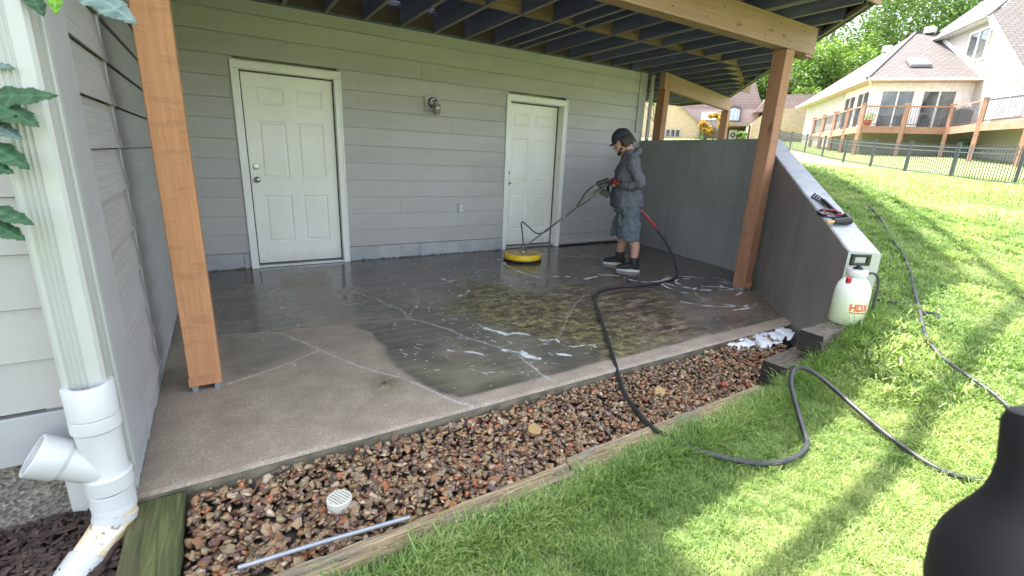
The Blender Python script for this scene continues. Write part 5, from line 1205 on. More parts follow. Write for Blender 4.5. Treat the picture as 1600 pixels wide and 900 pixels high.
# local frame: x forward, y toward the viewer (his left), z up
NEAR_ANK = (-0.165, 0.155, 0.095); FAR_ANK = (0.015, -0.165, 0.095)
HIPS = (-0.025, 0.0, 0.86)
body = MB()
for s, ank, knee in ((1, NEAR_ANK, (-0.085, 0.145, 0.47)), (-1, FAR_ANK, (0.045, -0.145, 0.47))):
    hip = (HIPS[0], 0.095 * s, 0.84)
    calf = (ank[0] * 0.62 + knee[0] * 0.38 - 0.022, ank[1] * 0.6 + knee[1] * 0.4, 0.33)
    limb(body, [hip, ((hip[0] + knee[0]) / 2 + 0.01, (hip[1] + knee[1]) / 2, 0.66), knee, calf, (ank[0], ank[1], 0.17), (ank[0], ank[1], 0.08)], [0.092, 0.084, 0.060, 0.062, 0.043, 0.040])
    limb(body, [(ank[0] - 0.03, ank[1], 0.05), (ank[0] + 0.06, ank[1], 0.045), (ank[0] + 0.15, ank[1] + 0.01 * s, 0.035)], [0.038, 0.04, 0.03])
blob(body, [((-0.03, 0, 0.76), 0.10, 0.15), ((-0.03, 0, 0.88), 0.125, 0.17), ((-0.01, 0, 1.0), 0.12, 0.155), ((0.0, 0, 1.15), 0.12, 0.17), ((-0.01, 0, 1.30), 0.11, 0.18), ((0.0, 0, 1.385), 0.075, 0.12), ((0.02, 0, 1.42), 0.055, 0.06)])
limb(body, [(0.0, 0, 1.38), (0.035, 0, 1.45), (0.065, 0, 1.50)], [0.06, 0.056, 0.055])
SHO = {1: [(-0.015, 0.185, 1.33), (-0.075, 0.235, 1.20), (-0.135, 0.255, 1.085), (-0.02, 0.225, 1.045), (0.085, 0.185, 1.055)], -1: [(0.02, -0.185, 1.32), (0.0, -0.25, 1.19), (-0.02, -0.265, 1.07), (0.06, -0.225, 1.06), (0.12, -0.185, 1.08)]}
for s in (1, -1): limb(body, SHO[s] + [(SHO[s][-1][0] + 0.05, SHO[s][-1][1], SHO[s][-1][2] + 0.005)], [0.055, 0.046, 0.040, 0.036, 0.028, 0.026])
# head: looks down and forward
hc_ = Vector((0.118, 0, 1.545)); pitch = R(30); HS = 1.11
def hp(x, y, z):
    x *= HS; y *= HS; z *= HS
    return hc_ + Vector((x * math.cos(pitch) + z * math.sin(pitch), y, z * math.cos(pitch) - x * math.sin(pitch)))
def hball(c, r): 
    q = hp(*c); ball(body, q, tuple(v * HS for v in r) if isinstance(r, tuple) else r * HS)
hball((0, 0, 0.02), (0.095, 0.076, 0.105)); hball((-0.02, 0, 0.035), (0.095, 0.078, 0.09)); hball((0.035, 0, -0.045), (0.062, 0.056, 0.065)); hball((0.055, 0, -0.085), (0.035, 0.035, 0.028))
limb(body, [hp(0.085, 0, 0.018), hp(0.100, 0, -0.005), hp(0.112, 0, -0.022)], [0.010, 0.012, 0.015]); hball((0.100, 0.010, -0.026), 0.010); hball((0.100, -0.010, -0.026), 0.010)
hball((0.083, 0.0, -0.050), (0.014, 0.024, 0.008)); hball((0.081, 0.0, -0.062), (0.013, 0.020, 0.008))
hball((0.078, 0.033, 0.028), (0.016, 0.022, 0.008)); hball((0.078, -0.033, 0.028), (0.016, 0.022, 0.008)); hball((0.06, 0.045, -0.015), 0.022); hball((0.06, -0.045, -0.015), 0.022)
for s in (1, -1): hball((-0.005, 0.078 * s, -0.005), (0.018, 0.009, 0.030))
# hands inside the gloves belong to the body too
for s in (1, -1): ball(body, (SHO[s][-1][0] + 0.075, SHO[s][-1][1] - 0.005 * s, SHO[s][-1][2] + 0.003), (0.042, 0.026, 0.036))
bo = fuse('body', body, skin, person, 0.0085, 5)
e = MB()
for s in (1, -1): ball(e, hp(0.080, 0.033 * s, 0.008), 0.0105, 10)
e.build('eyes', sole_mat, person)
e = MB()
for s in (1, -1): ball(e, hp(0.0875, 0.034 * s, 0.004), 0.0052, 8)
e.build('pupils', cap_mat, person)
# hooded top
t = MB()
blob(t, [((-0.005, 0, 0.785), 0.196, 0.205), ((-0.005, 0, 0.80), 0.200, 0.21), ((0.0, 0, 0.90), 0.196, 0.205), ((0.012, 0, 0.98), 0.186, 0.20), ((0.018, 0, 1.08), 0.165, 0.20), ((0.022, 0, 1.20), 0.150, 0.205), ((0.01, 0, 1.30), 0.128, 0.205), ((0.0, 0, 1.365), 0.108, 0.170), ((0.01, 0, 1.42), 0.085, 0.11), ((0.025, 0, 1.465), 0.070, 0.080)], 28)
for s in (1, -1):
    limb(t, SHO[s], [0.080, 0.070, 0.062, 0.052, 0.040], 16)
top = fuse('long_sleeved_top', t, sh_mat, person, 0.009, 3, disp=0.030, dscale=8.5, dseed=3, dz=0.8)
top.data.materials.append(sh_front)
for p in top.data.polygons:
    c = p.center
    if c.x > 0.075 + 0.01 * math.sin(c.z * 14) and c.z < 1.30 and abs(c.y) < 0.185 and p.normal.y > -2 and not (c.y > 0.14 and c.z > 1.0): p.material_index = 1
hd = MB()
limb(hd, [(-0.035, 0.10, 1.395), (-0.07, 0.055, 1.435), (-0.08, 0.0, 1.45), (-0.07, -0.055, 1.435), (-0.035, -0.10, 1.395)], [0.030, 0.042, 0.046, 0.042, 0.030])
limb(hd, [(-0.045, 0.10, 1.39), (0.03, 0.095, 1.405), (0.075, 0.05, 1.385), (0.085, 0, 1.36), (0.075, -0.05, 1.385), (0.03, -0.095, 1.405), (-0.045, -0.10, 1.39)], [0.026, 0.022, 0.018, 0.016, 0.018, 0.022, 0.026])
fuse('hood', hd, sh_mat, top, 0.008, 4, disp=0.008, dscale=14)
for s in (1, -1):
    w_ = Vector(SHO[s][-1]); MB().tube([w_ - Vector((0.02, 0, 0.001)), w_ + Vector((0.012, 0, 0.001))], 0.041, 16).build('cuff', sh_mat, top)
# shorts
t = MB()
blob(t, [((-0.02, 0, 0.90), 0.155, 0.185), ((-0.025, 0, 0.80), 0.170, 0.195), ((-0.03, 0, 0.72), 0.170, 0.19)], 24)
for s, kn in ((1, (-0.078, 0.145, 0.40)), (-1, (0.030, -0.135, 0.40))):
    c0 = Vector((-0.035, 0.095 * s, 0.80)); c1 = Vector(kn)
    rings = []
    for i in range(9):
        q = c0.lerp(c1, i / 8); rings.append(((q.x, q.y, q.z), 0.136 - 0.006 * math.sin(i), 0.108 + 0.003 * i))
    blob(t, rings[::-1], 22)
so_ = fuse('shorts', t, short_mat, person, 0.009, 3, disp=0.036, dscale=9, dseed=9, dz=0.7)
# key ring on the near pocket
MB().tube(smooth_poly([(0.02, 0.205, 0.765), (0.035, 0.215, 0.72), (0.01, 0.222, 0.68), (0.03, 0.222, 0.65)], 4), 0.008, 6).box(0.0, 0.03, 0.205, 0.222, 0.66, 0.70).build('key_clip', glove_blk, so_)
# shoes
for s, ank in ((1, NEAR_ANK), (-1, FAR_ANK)):
    ax_, ay_ = ank[0], ank[1]
    t = MB(); limb(t, [(ax_ - 0.045, ay_, 0.065), (ax_ + 0.03, ay_, 0.070), (ax_ + 0.10, ay_ + 0.008 * s, 0.056), (ax_ + 0.175, ay_ + 0.014 * s, 0.046)], [0.046, 0.048, 0.045, 0.034])
    limb(t, [(ax_ - 0.008, ay_, 0.09), (ax_ - 0.004, ay_, 0.13), (ax_ - 0.002, ay_, 0.150)], [0.056, 0.056, 0.058])
    ball(t, (ax_ - 0.062, ay_, 0.165), (0.010, 0.012, 0.020))
    shoe = fuse('shoe', t, shoe_mat, person, 0.008, 3)
    out_ = []
    for k in range(28):
        a = 2 * math.pi * k / 28; ca_, sa_ = math.cos(a), math.sin(a)
        lx = 0.058 + 0.150 * (0.5 + 0.5 * ca_) ** 0.8 * 1.0; wy = 0.050 - 0.010 * (abs(ca_) ** 3)
        out_.append((ax_ + 0.060 + ca_ * 0.145, ay_ + 0.007 * s + sa_ * (0.052 if ca_ > -0.2 else 0.046)))
    pr = MB().prism(out_, 0.001, 0.030).build('sole', sole_mat, shoe, 0.004)
# cap
t = MB(); n = 26; vs = []; m = 9
for i in range(m):
    ph = (math.pi / 2) * i / (m - 1)
    for k in range(n):
        a = 2 * math.pi * k / n; vs.append(hp(-0.008 + 0.112 * math.cos(ph) * math.cos(a), 0.093 * math.cos(ph) * math.sin(a), 0.035 + 0.112 * math.sin(ph) ** 0.9 - 0.018 * math.cos(a + math.pi) * math.cos(ph) * 0.0))
fs = [(i * n + k, i * n + (k + 1) % n, (i + 1) * n + (k + 1) % n, (i + 1) * n + k) for i in range(m - 1) for k in range(n)]
t.add(vs, fs, True); cap = t.build('cap', cap_mat, person)
cap.modifiers.new('s', 'SOLIDIFY').thickness = 0.004
vs = []; 
for i in range(5):
    q = i / 4
    for k in range(13):
        a = -1.15 + 2.3 * k / 12; rr = 1.0
        vs.append(hp(-0.008 + (0.106 + 0.050 * q * (math.cos(a * 0.8))) * math.cos(a * (1 - 0.15 * q)), (0.090 - 0.006 * q) * math.sin(a) / math.sin(1.15) * 0.93, 0.043 - 0.012 * q - 0.018 * (math.sin(a) ** 2) * (0.4 + q)))
fs = [(i * 13 + k, i * 13 + k + 1, i * 13 + 14 + k, i * 13 + 13 + k) for i in range(4) for k in range(12)]
br = MB().add(vs, fs, True).build('cap_brim', cap_mat, cap); br.modifiers.new('s', 'SOLIDIFY').thickness = 0.005
MB().lathe([(0, 0), (0.008, 0), (0.006, 0.006), (0, 0.007)], hp(-0.008, 0, 0.147), 10).build('cap_button', cap_mat, cap)
# hair and beard
t = MB(); rh = random.Random(4)
for k in range(46):
    a = rh.uniform(1.35, 4.93); rr = rh.uniform(0.85, 1.0)
    p0 = hp(-0.008 + 0.098 * math.cos(a), 0.083 * math.sin(a), 0.045); p1 = hp(-0.012 + 0.108 * math.cos(a) * rr, 0.088 * math.sin(a), rh.uniform(-0.02, 0.02)); p2 = hp(-0.02 + 0.108 * math.cos(a), 0.085 * math.sin(a) * rh.uniform(0.9, 1.12), rh.uniform(-0.075, -0.03))
    limb(t, [p0, p1, p2], [0.015, 0.016, 0.007], 7, 3)
fuse('hair', t, hair_mat, person, 0.0065, 1)
t = MB()
for a, r_b in (((0.082, 0, -0.094), 0.026), ((0.066, 0.030, -0.085), 0.023), ((0.066, -0.030, -0.085), 0.023), ((0.042, 0.052, -0.060), 0.019), ((0.042, -0.052, -0.060), 0.019), ((0.015, 0.066, -0.030), 0.015), ((0.015, -0.066, -0.030), 0.015)): ball(t, hp(*a), r_b)
limb(t, [hp(0.092, 0.022, -0.042), hp(0.100, 0, -0.038), hp(0.092, -0.022, -0.042)], [0.006, 0.008, 0.006], 8)
fuse('beard', t, hair_mat, person, 0.0055, 2)
# gloves with five fingers closed round the handle grips
for s in (1, -1):
    w_ = Vector(SHO[s][-1]); gx0 = 0.235; g0 = Vector((0.235, 0.155 * s if s > 0 else -0.155, 1.055)); g1 = Vector((0.12, 0.165 * s, 1.095))
    gd = (g0 - g1).normalized(); pc = g1.lerp(g0, 0.42)
    t = MB(); limb(t, [w_ - Vector((0.005, 0, 0)), w_ + Vector((0.03, 0, 0.004)), pc + Vector((0, 0.020 * s, -0.004))], [0.034, 0.033, 0.032])
    ball(t, pc + Vector((0.0, 0.018 * s, -0.002)), (0.044, 0.020, 0.034))
    up = Vector((0, 0, 1)); up = (up - gd * up.dot(gd)).normalized(); sd_ = gd.cross(up)
    if sd_.y * s < 0: sd_ = -sd_
    for fi, off in enumerate((0.034, 0.012, -0.010, -0.031)):
        c = pc + gd * off; L = (1.0, 1.06, 1.0, 0.85)[fi]
        pts_ = [c + (sd_ * math.cos(a) + up * math.sin(a)) * (0.029) for a in (0.5, 1.2, 1.9, 2.6, 3.4 * L, 4.1 * L)]
        limb(t, pts_, [0.0115, 0.0115, 0.011, 0.0105, 0.010, 0.009], 8, 3)
    th = [pc + gd * -0.01 + sd_ * 0.02 - up * 0.012, pc + gd * 0.022 + sd_ * 0.026 - up * 0.022, pc + gd * 0.040 + sd_ * 0.004 - up * 0.031, pc + gd * 0.046 - sd_ * 0.012 - up * 0.027]
    limb(t, th, [0.015, 0.014, 0.0125, 0.011], 8, 3)
    gl = fuse('glove', t, glove_red if s > 0 else glove_blk, person, 0.0048, 2)
    MB().tube([w_ + Vector((-0.012, 0, 0)), w_ + Vector((0.016, 0, 0.002))], 0.0425, 16).build('glove_cuff', glove_blk, gl)
# ------------------------------------------------------------------ grass
def tuft(seed, n, rad, hmin, hmax, wid, lean):
    rs = random.Random(seed); v = []; f = []; tip = []
    for _ in range(n):
        a = rs.uniform(0, 6.28); r = rad * math.sqrt(rs.random()); x, y = r * math.cos(a), r * math.sin(a)
        h = rs.uniform(hmin, hmax) * (1.0 if rs.random() < 0.9 else 1.25); w = wid * rs.uniform(0.7, 1.3); d = rs.uniform(0, 6.28); l = h * abs(rs.gauss(lean, 0.25)); cx, cy = math.cos(d), math.sin(d); px, py = -cy * w / 2, cx * w / 2
        b = len(v); k1, k2 = 0.30, 0.75
        zt_ = max(0.3 * h, h * (1 - 0.25 * min(1.5, l / h)))
        for (t, q, ww) in ((0, 0, 0.9), (0.45, k1 * 0.9, 1.0), (0.8, k2, 0.7)):
            zz = zt_ * (t if t < 0.8 else 0.86)
            v += [(x + cx * l * q * 0.9 - px * ww, y + cy * l * q * 0.9 - py * ww, zz), (x + cx * l * q * 0.9 + px * ww, y + cy * l * q * 0.9 + py * ww, zz)]; tip += [t, t]
        v.append((x + cx * l, y + cy * l, zt_ * 0.97 - 0.1 * l)); tip.append(1.0)
        f += [(b, b + 1, b + 3, b + 2), (b + 2, b + 3, b + 5, b + 4), (b + 4, b + 5, b + 6)]
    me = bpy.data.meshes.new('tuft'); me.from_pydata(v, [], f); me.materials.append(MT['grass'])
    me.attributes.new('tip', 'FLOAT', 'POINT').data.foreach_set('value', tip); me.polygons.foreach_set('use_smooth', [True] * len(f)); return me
def scatter(name, pts, rots, scl, idx, variants, lab):
    me = bpy.data.meshes.new(name); me.vertices.add(len(pts)); me.vertices.foreach_set('co', np.asarray(pts, float).ravel())
    me.attributes.new('rot', 'FLOAT_VECTOR', 'POINT').data.foreach_set('vector', np.asarray(rots, float).ravel())
    me.attributes.new('scl', 'FLOAT', 'POINT').data.foreach_set('value', np.asarray(scl, float))
    me.attributes.new('idx', 'INT', 'POINT').data.foreach_set('value', np.asarray(idx, int))
    o = link(name, me, MT['grass']); tag(o, lab, 'grass', kind='stuff')
    ng = bpy.data.node_groups.new(name, 'GeometryNodeTree')
    ng.interface.new_socket('Geometry', in_out='INPUT', socket_type='NodeSocketGeometry'); ng.interface.new_socket('Geometry', in_out='OUTPUT', socket_type='NodeSocketGeometry')
    gi = ng.nodes.new('NodeGroupInput'); go = ng.nodes.new('NodeGroupOutput'); iop = ng.nodes.new('GeometryNodeInstanceOnPoints'); jn = ng.nodes.new('GeometryNodeJoinGeometry')
    def attr(nm, typ):
        a = ng.nodes.new('GeometryNodeInputNamedAttribute'); a.data_type = typ; a.inputs['Name'].default_value = nm; return [s for s in a.outputs if s.enabled][0]
    for vme in variants:
        ob = bpy.data.objects.new('tuft', vme); oi = ng.nodes.new('GeometryNodeObjectInfo'); oi.inputs['Object'].default_value = ob; oi.inputs['As Instance'].default_value = True
        ng.links.new(oi.outputs['Geometry'], jn.inputs[0])
    ng.links.new(gi.outputs[0], iop.inputs['Points']); ng.links.new(jn.outputs[0], iop.inputs['Instance']); iop.inputs['Pick Instance'].default_value = True
    ng.links.new(attr('idx', 'INT'), iop.inputs['Instance Index'])
    e2r = ng.nodes.new('FunctionNodeEulerToRotation'); ng.links.new(attr('rot', 'FLOAT_VECTOR'), e2r.inputs[0]); ng.links.new(e2r.outputs[0], iop.inputs['Rotation'])
    ng.links.new(attr('scl', 'FLOAT'), iop.inputs['Scale']); ng.links.new(iop.outputs[0], go.inputs[0])
    m = o.modifiers.new('g', 'NODES'); m.node_group = ng; return o
rs = np.random.RandomState(33)
def zone(name, x0, x1, y0, y1, dens, rmin, rmax, variants, smin, smax, lab, fn=None, longfn=None):
    n = int((x1 - x0) * (y1 - y0) * dens); x = rs.uniform(x0, x1, n); y = rs.uniform(y0, y1, n)
    d = np.hypot(x - CAM.x, y - CAM.y); keep = (d >= rmin) & (d < rmax) & ~in_house_zone(x, y)
    # keep what the camera, or a step to its side, can see
    az = np.degrees(np.arctan2(x - CAM.x, y - CAM.y)); keep &= (az > -40) & (az < 100)
    if fn is not None: keep &= fn(x, y)
    x, y = x[keep], y[keep]; z = H(x, y) - 0.004
    eps = 0.05; nxs = -(H(x + eps, y) - H(x - eps, y)) / (2 * eps); nys = -(H(x, y + eps) - H(x, y - eps)) / (2 * eps)
    rot = np.stack([-nys * 0.8 + rs.normal(0, 0.12, len(x)), nxs * 0.8 + rs.normal(0, 0.12, len(x)), rs.uniform(0, 6.28, len(x))], -1)
    s = rs.uniform(smin, smax, len(x)) * (0.85 + 0.3 * vnoise(x + 50, y + 50, 1.5, 5))
    if longfn is not None: s = s * longfn(x, y)
    return scatter(name, np.stack([x, y, z], -1), rot, s, rs.randint(0, len(variants), len(x)), variants, lab)
near_v = [tuft(100 + i, 62, 0.06, 0.028, 0.075, 0.0029, 0.95) for i in range(7)]
mid_v = [tuft(200 + i, 80, 0.11, 0.022, 0.048, 0.0048, 0.9) for i in range(5)]
far_v = [tuft(300 + i, 70, 0.25, 0.03, 0.06, 0.012, 0.9) for i in range(4)]
def longf(x, y):
    edge = np.clip(1 - (-4.42 - y) / 0.45, 0, 1) * (x < 3.2) ; w_ = np.clip(1 - np.abs(x - y - 8.25) / 0.5, 0, 1) * (x < 5)
    return 0.62 + 0.55 * edge + 0.5 * w_ + 0.12 * np.clip(1 - (x - 0.5) / 2.5, 0, 1)
zone('grass', -0.3, 6, -7.2, -3.0, 620, 0.5, 3.3, near_v, 0.75, 1.15, 'long fine lawn grass growing up to the timbers', None, longf)
zone('grass', 1.0, 10, -11, 2, 210, 3.3, 7.0, mid_v, 0.8, 1.15, 'mown lawn behind the sloping wall', None, lambda x, y: 1 + 0.7 * np.clip(1 - np.abs(x - y - 8.25) / 0.35, 0, 1) * (x < 4.6))
zone('grass', 3, 24, -16, 10, 32, 7.0, 22, far_v, 0.8, 1.1, 'mown lawn rising to the black fence')
# blades leaning over the timbers and round the stubs
def fringe():
    pts = []
    for _ in range(520): pts.append((rs.uniform(0.35, 2.75), rs.uniform(-4.60, -4.52)))
    for _ in range(240): pts.append((rs.uniform(2.85, 3.75), rs.uniform(-4.60, -4.49)))
    for _ in range(60): pts.append((rs.uniform(3.55, 3.80), rs.uniform(-4.55, -4.44)))
    for _ in range(14): pts.append((rs.uniform(1.0, 3.6), rs.uniform(-4.35, -3.85)))
    p = np.array(pts); z = H(p[:, 0], p[:, 1]) - 0.01
    rot = np.stack([rs.normal(0, 0.2, len(p)), rs.normal(0, 0.2, len(p)), rs.uniform(0, 6.28, len(p))], -1)
    sc = rs.uniform(0.8, 1.3, len(p)); sc[-14:] = 0.35; z[-14:] = -0.08
    scatter('grass', np.stack([p[:, 0], p[:, 1], z], -1), rot, sc, rs.randint(0, 4, len(p)), fr_v, 'long grass blades hanging over the timber edge')
fr_v = [tuft(400 + i, 26, 0.035, 0.04, 0.10, 0.0036, 0.7) for i in range(4)]
fringe()

# ------------------------------------------------------------------ leafy branch close on the left
def leaf_mesh(L, Wd, seed, droop=0.25, lobes=3):
    rs = random.Random(seed); n = 26; v = []; f = []; vein = []
    for i in range(n + 1):
        t = i / n; env = math.sin(math.pi * t ** 0.75) ** 0.8
        env *= 1 + 0.28 * math.cos(t * math.pi * 2 * lobes + 0.5) * (1 - t)
        saw = (0.07 if i % 2 else -0.05) * (1 - 0.3 * t)
        w = Wd / 2 * max(0.0, env + saw * (env > 0.15)) + 0.0004
        z = -droop * L * t * t
        for k in range(-4, 5):
            q = k / 4; rp = 0.006 * math.sin(t * 34 + abs(q) * 5) * (1 - abs(q) * 0.2); v.append((t * L + abs(q) * w * 0.35 * (1 - t), q * w, z - 0.18 * w * abs(q) ** 1.5 + rp * 0.35)); vein.append(1.0 if k == 0 or (i + abs(k)) % 6 == 0 else 0.0)
    for i in range(n):
        for k in range(8): f.append((i * 9 + k, i * 9 + k + 1, i * 9 + k + 10, i * 9 + k + 9))
    me = bpy.data.meshes.new('leaf'); me.from_pydata(v, [], f); me.attributes.new('vein', 'FLOAT', 'POINT').data.foreach_set('value', vein)
    me.polygons.foreach_set('use_smooth', [True] * len(f)); return me
vine = tag(empty('vine_branch', (-0.62, -4.0, -0.1)), 'leafy green vine reaching in front of the white downspout at the left edge', 'vine')
vine.location = (0, 0, 0)
stem = MB().tube(smooth_poly([(-0.80, -4.15, -0.10), (-0.74, -4.05, 0.5), (-0.66, -3.98, 1.0), (-0.60, -3.93, 1.35), (-0.52, -3.90, 1.62), (-0.40, -3.90, 1.80), (-0.25, -3.92, 1.80)], 6), [0.010] * 20 + [0.006] * 17, 8).build('stem', MT['bark'], vine)
LV = [([-0.534, -3.892, 1.406], [-0.362, -3.995, 1.421], 0.055, 'vine_dark', 0.3), ([-0.54, -3.892, 1.415], [-0.407, -3.992, 1.343], 0.085, 'vine_dark', 0.5),
      ([-0.533, -3.911, 1.348], [-0.448, -3.979, 1.305], 0.05, 'vine_blue', 0.4), ([-0.539, -3.924, 1.299], [-0.44, -4.009, 1.229], 0.060, 'vine_dark', 0.6),
      ([-0.558, -3.969, 1.128], [-0.448, -4.051, 1.085], 0.050, 'vine_dark', 0.5), ([-0.562, -3.978, 1.091], [-0.471, -4.051, 1.043], 0.05, 'vine_dark', 0.4),
      ([-0.287, -3.942, 1.723], [-0.154, -4.059, 1.621], 0.075, 'vine_blue', 0.4), ([-0.332, -3.915, 1.721], [-0.331, -3.945, 1.629], 0.035, 'vine_green', 0.8),
      ([-0.399, -3.876, 1.709], [-0.361, -3.928, 1.626], 0.045, 'vine_dark', 0.5), ([-0.51, -3.877, 1.498], [-0.445, -3.92, 1.485], 0.03, 'vine_blue', 0.4),
      ([-0.53, -3.90, 1.34], [-0.452, -3.97, 1.365], 0.045, 'vine_dark', 0.4), ([-0.56, -3.95, 1.24], [-0.475, -4.0, 1.215], 0.045, 'vine_dark', 0.4)]
for i, (a, b_, w, m, tilt) in enumerate(LV):
    a = Vector(a); b_ = Vector(b_); d = b_ - a; L = d.length; x = d.normalized(); tocam = (CAM - a).normalized()
    nz_ = (tocam * (1 - tilt) + Vector((0, 0, 1)) * tilt + Vector((random.uniform(-.2, .2), random.uniform(-.2, .2), 0))); nz_ = (nz_ - x * nz_.dot(x)).normalized(); y = nz_.cross(x)
    o = link('leaf', leaf_mesh(L * 1.03, w, i, 0.05), MT[m], vine); o.matrix_world = Matrix(((x.x, y.x, nz_.x, a.x), (x.y, y.y, nz_.y, a.y), (x.z, y.z, nz_.z, a.z), (0, 0, 0, 1)))
    # petiole to the stem
    sp_ = min([v.co for v in stem.data.vertices], key=lambda c: (c - a).length)
    MB().tube([Vector(sp_), (Vector(sp_) + a) / 2 + Vector((0, 0, 0.01)), a], 0.002, 6).build('petiole', MT['vine_green'], vine)

# ------------------------------------------------------------------ black object close to the camera
up_v = Vector((-d_.x, -d_.y, -d_.z)); tilt = up_v.to_track_quat('Z', 'Y')
bx_c = Vector((0.4745, -5.7635, 1.099)); foot = bx_c - up_v * ((1.099 + 0.17) / up_v.z)      # unidentified held object; the lower body down to the grass is added
bx = tag(empty('black_object', foot), 'smooth black unidentified object with a narrow neck, out of focus at the right edge', 'object')
bx.rotation_mode = 'QUATERNION'; bx.rotation_quaternion = tilt; zc = (bx_c - foot).length
pr_ = [(0, zc + 0.057), (0.020, zc + 0.0565), (0.029, zc + 0.053), (0.0325, zc + 0.045), (0.0335, zc + 0.03), (0.0345, zc + 0.015), (0.0375, zc + 0.002), (0.042, zc - 0.009), (0.049, zc - 0.019), (0.057, zc - 0.029), (0.065, zc - 0.041), (0.071, zc - 0.055), (0.075, zc - 0.08), (0.078, zc - 0.4), (0.088, 0.3), (0.092, 0.04), (0.088, 0.0), (0, 0.0)]
MB().lathe(pr_, (0, 0, 0), 48).build('black_shell', simple('plain black surface', (0.005, 0.005, 0.008), None, 0.55), bx)
MB().lathe([(0.0885, 0.10), (0.093, 0.11), (0.093, 0.14), (0.0875, 0.15)], (0, 0, 0), 40).build('added_base_band', MT['plastic_black'], bx)

# ------------------------------------------------------------------ fence
fm_ = simple('dark bronze aluminium fence', (0.055, 0.062, 0.066), (0.045, 0.05, 0.055), 0.45, metal=0.2)
fence = tag(empty('metal_fence', (0, 0, 0)), 'dark metal picket fence crossing the lawn below the neighbour deck', 'fence')
FP = [Vector(p) for p in DATA['fence']]; FP = [FP[0] * 2 - FP[1] - Vector((0, 0, 0))] + FP
for i, p in enumerate(FP):
    MB().box(p.x - 0.035, p.x + 0.035, p.y - 0.035, p.y + 0.035, p.z - 0.2, p.z + 1.06).box(p.x - 0.045, p.x + 0.045, p.y - 0.045, p.y + 0.045, p.z + 1.061, p.z + 1.085).build('fence_post', fm_, fence)
    if i + 1 < len(FP):
        q = FP[i + 1]
        for hz in (0.10, 0.80, 0.93): MB().bar(p + Vector((0, 0, hz)), q + Vector((0, 0, hz)), 0.03, 0.032).build('fence_rail', fm_, fence)
        m = MB(); n = 22
        for k in range(1, n):
            c = p.lerp(q, k / n); m.bar(c + Vector((0, 0, 0.05)), c + Vector((0, 0, 1.02)), 0.018, 0.018, (1, 0, 0))
        o = m.build('fence_pickets', fm_, fence); o['kind'] = 'stuff'

# ------------------------------------------------------------------ neighbour house
stucco = simple('cream stucco', (0.44, 0.405, 0.37), (0.40, 0.37, 0.34), 0.9, scale=(1, 1, 1), bump=0.3, bscale=(25, 25, 25))
nwhite = simple('neighbour white trim', (0.74, 0.73, 0.70), None, 0.6)
def shingle(name, c1, c2, c3, rot=0.0, sc=(2.2, 2.2, 2.2)):
    t = NT(name); tc = t.n('ShaderNodeTexCoord'); mp = t.n('ShaderNodeMapping'); mp.inputs['Rotation'].default_value = (0, 0, 0); t.l(tc.outputs['UV'], mp.inputs[0])
    br = t.n('ShaderNodeTexBrick'); br.inputs['Color1'].default_value = (*c1, 1); br.inputs['Color2'].default_value = (*c2, 1); br.inputs['Mortar'].default_value = (*c3, 1)
    br.inputs['Scale'].default_value = 1.0; br.inputs['Brick Width'].default_value = 0.36; br.inputs['Row Height'].default_value = 0.22; br.inputs['Mortar Size'].default_value = 0.028; br.inputs['Bias'].default_value = -0.1
    t.l(mp.outputs[0], br.inputs['Vector']); n1 = t.noise(t.coord((3, 3, 3)), 1, 4); c = t.mix(t.rng(n1, 0.4, 0.7, 0, 0.3), br.outputs[0], c2); t.col(c); t.rough(0.9)
    t.bump(br.outputs['Fac'], -0.5, 0.03); return t.m
roof_m = shingle('pinkish brown shingles', (0.115, 0.100, 0.095), (0.088, 0.076, 0.073), (0.052, 0.045, 0.044))
def roof_face(name, pts, m, parent, th=0.08):
    """pts: planar polygon, first edge is the eave; gets uv along eave / up the slope"""
    P = [Vector(p) for p in pts]; e = (P[1] - P[0]).normalized(); nrm = e.cross(P[2] - P[0]).normalized()
    if nrm.z < 0: nrm = -nrm
    up_ = nrm.cross(e); 
    if up_.z < 0: up_ = -up_
    mb = MB().hexa([p - nrm * th for p in P], P); me = mb.mesh(name); uv = me.uv_layers.new(name='UVMap')
    for lp in me.loops:
        c = me.vertices[lp.vertex_index].co - P[0]; uv.data[lp.index].uv = (c.dot(e), c.dot(up_))
    bm = bmesh.new(); bm.from_mesh(me); bmesh.ops.recalc_face_normals(bm, faces=bm.faces); bm.to_mesh(me); bm.free()
    return link(name, me, m, parent)
nh = tag(empty('neighbour_house', (0, 0, 0)), 'large cream house with brown shingle roofs and a sunroom above the lawn on the right', 'house')
P0 = Vector((31.42, 7.61, 0)); A = Vector((0.74314, 0.66913, 0)); Bv = Vector((0.66913, -0.74314, 0))
def N(a, b, z): return P0 + A * a + Bv * b + Vector((0, 0, z))      # a: away, b: to the right, nearer
ZG = 1.9; ZD = 3.70
def nbox(a0, a1, b0, b1, z0, z1, name, m, par=nh, bev=0):
    return MB().hexa([N(a0, b0, z0), N(a1, b0, z0), N(a1, b1, z0), N(a0, b1, z0)], [N(a0, b0, z1), N(a1, b0, z1), N(a1, b1, z1), N(a0, b1, z1)]).build(name, m, par, bev)
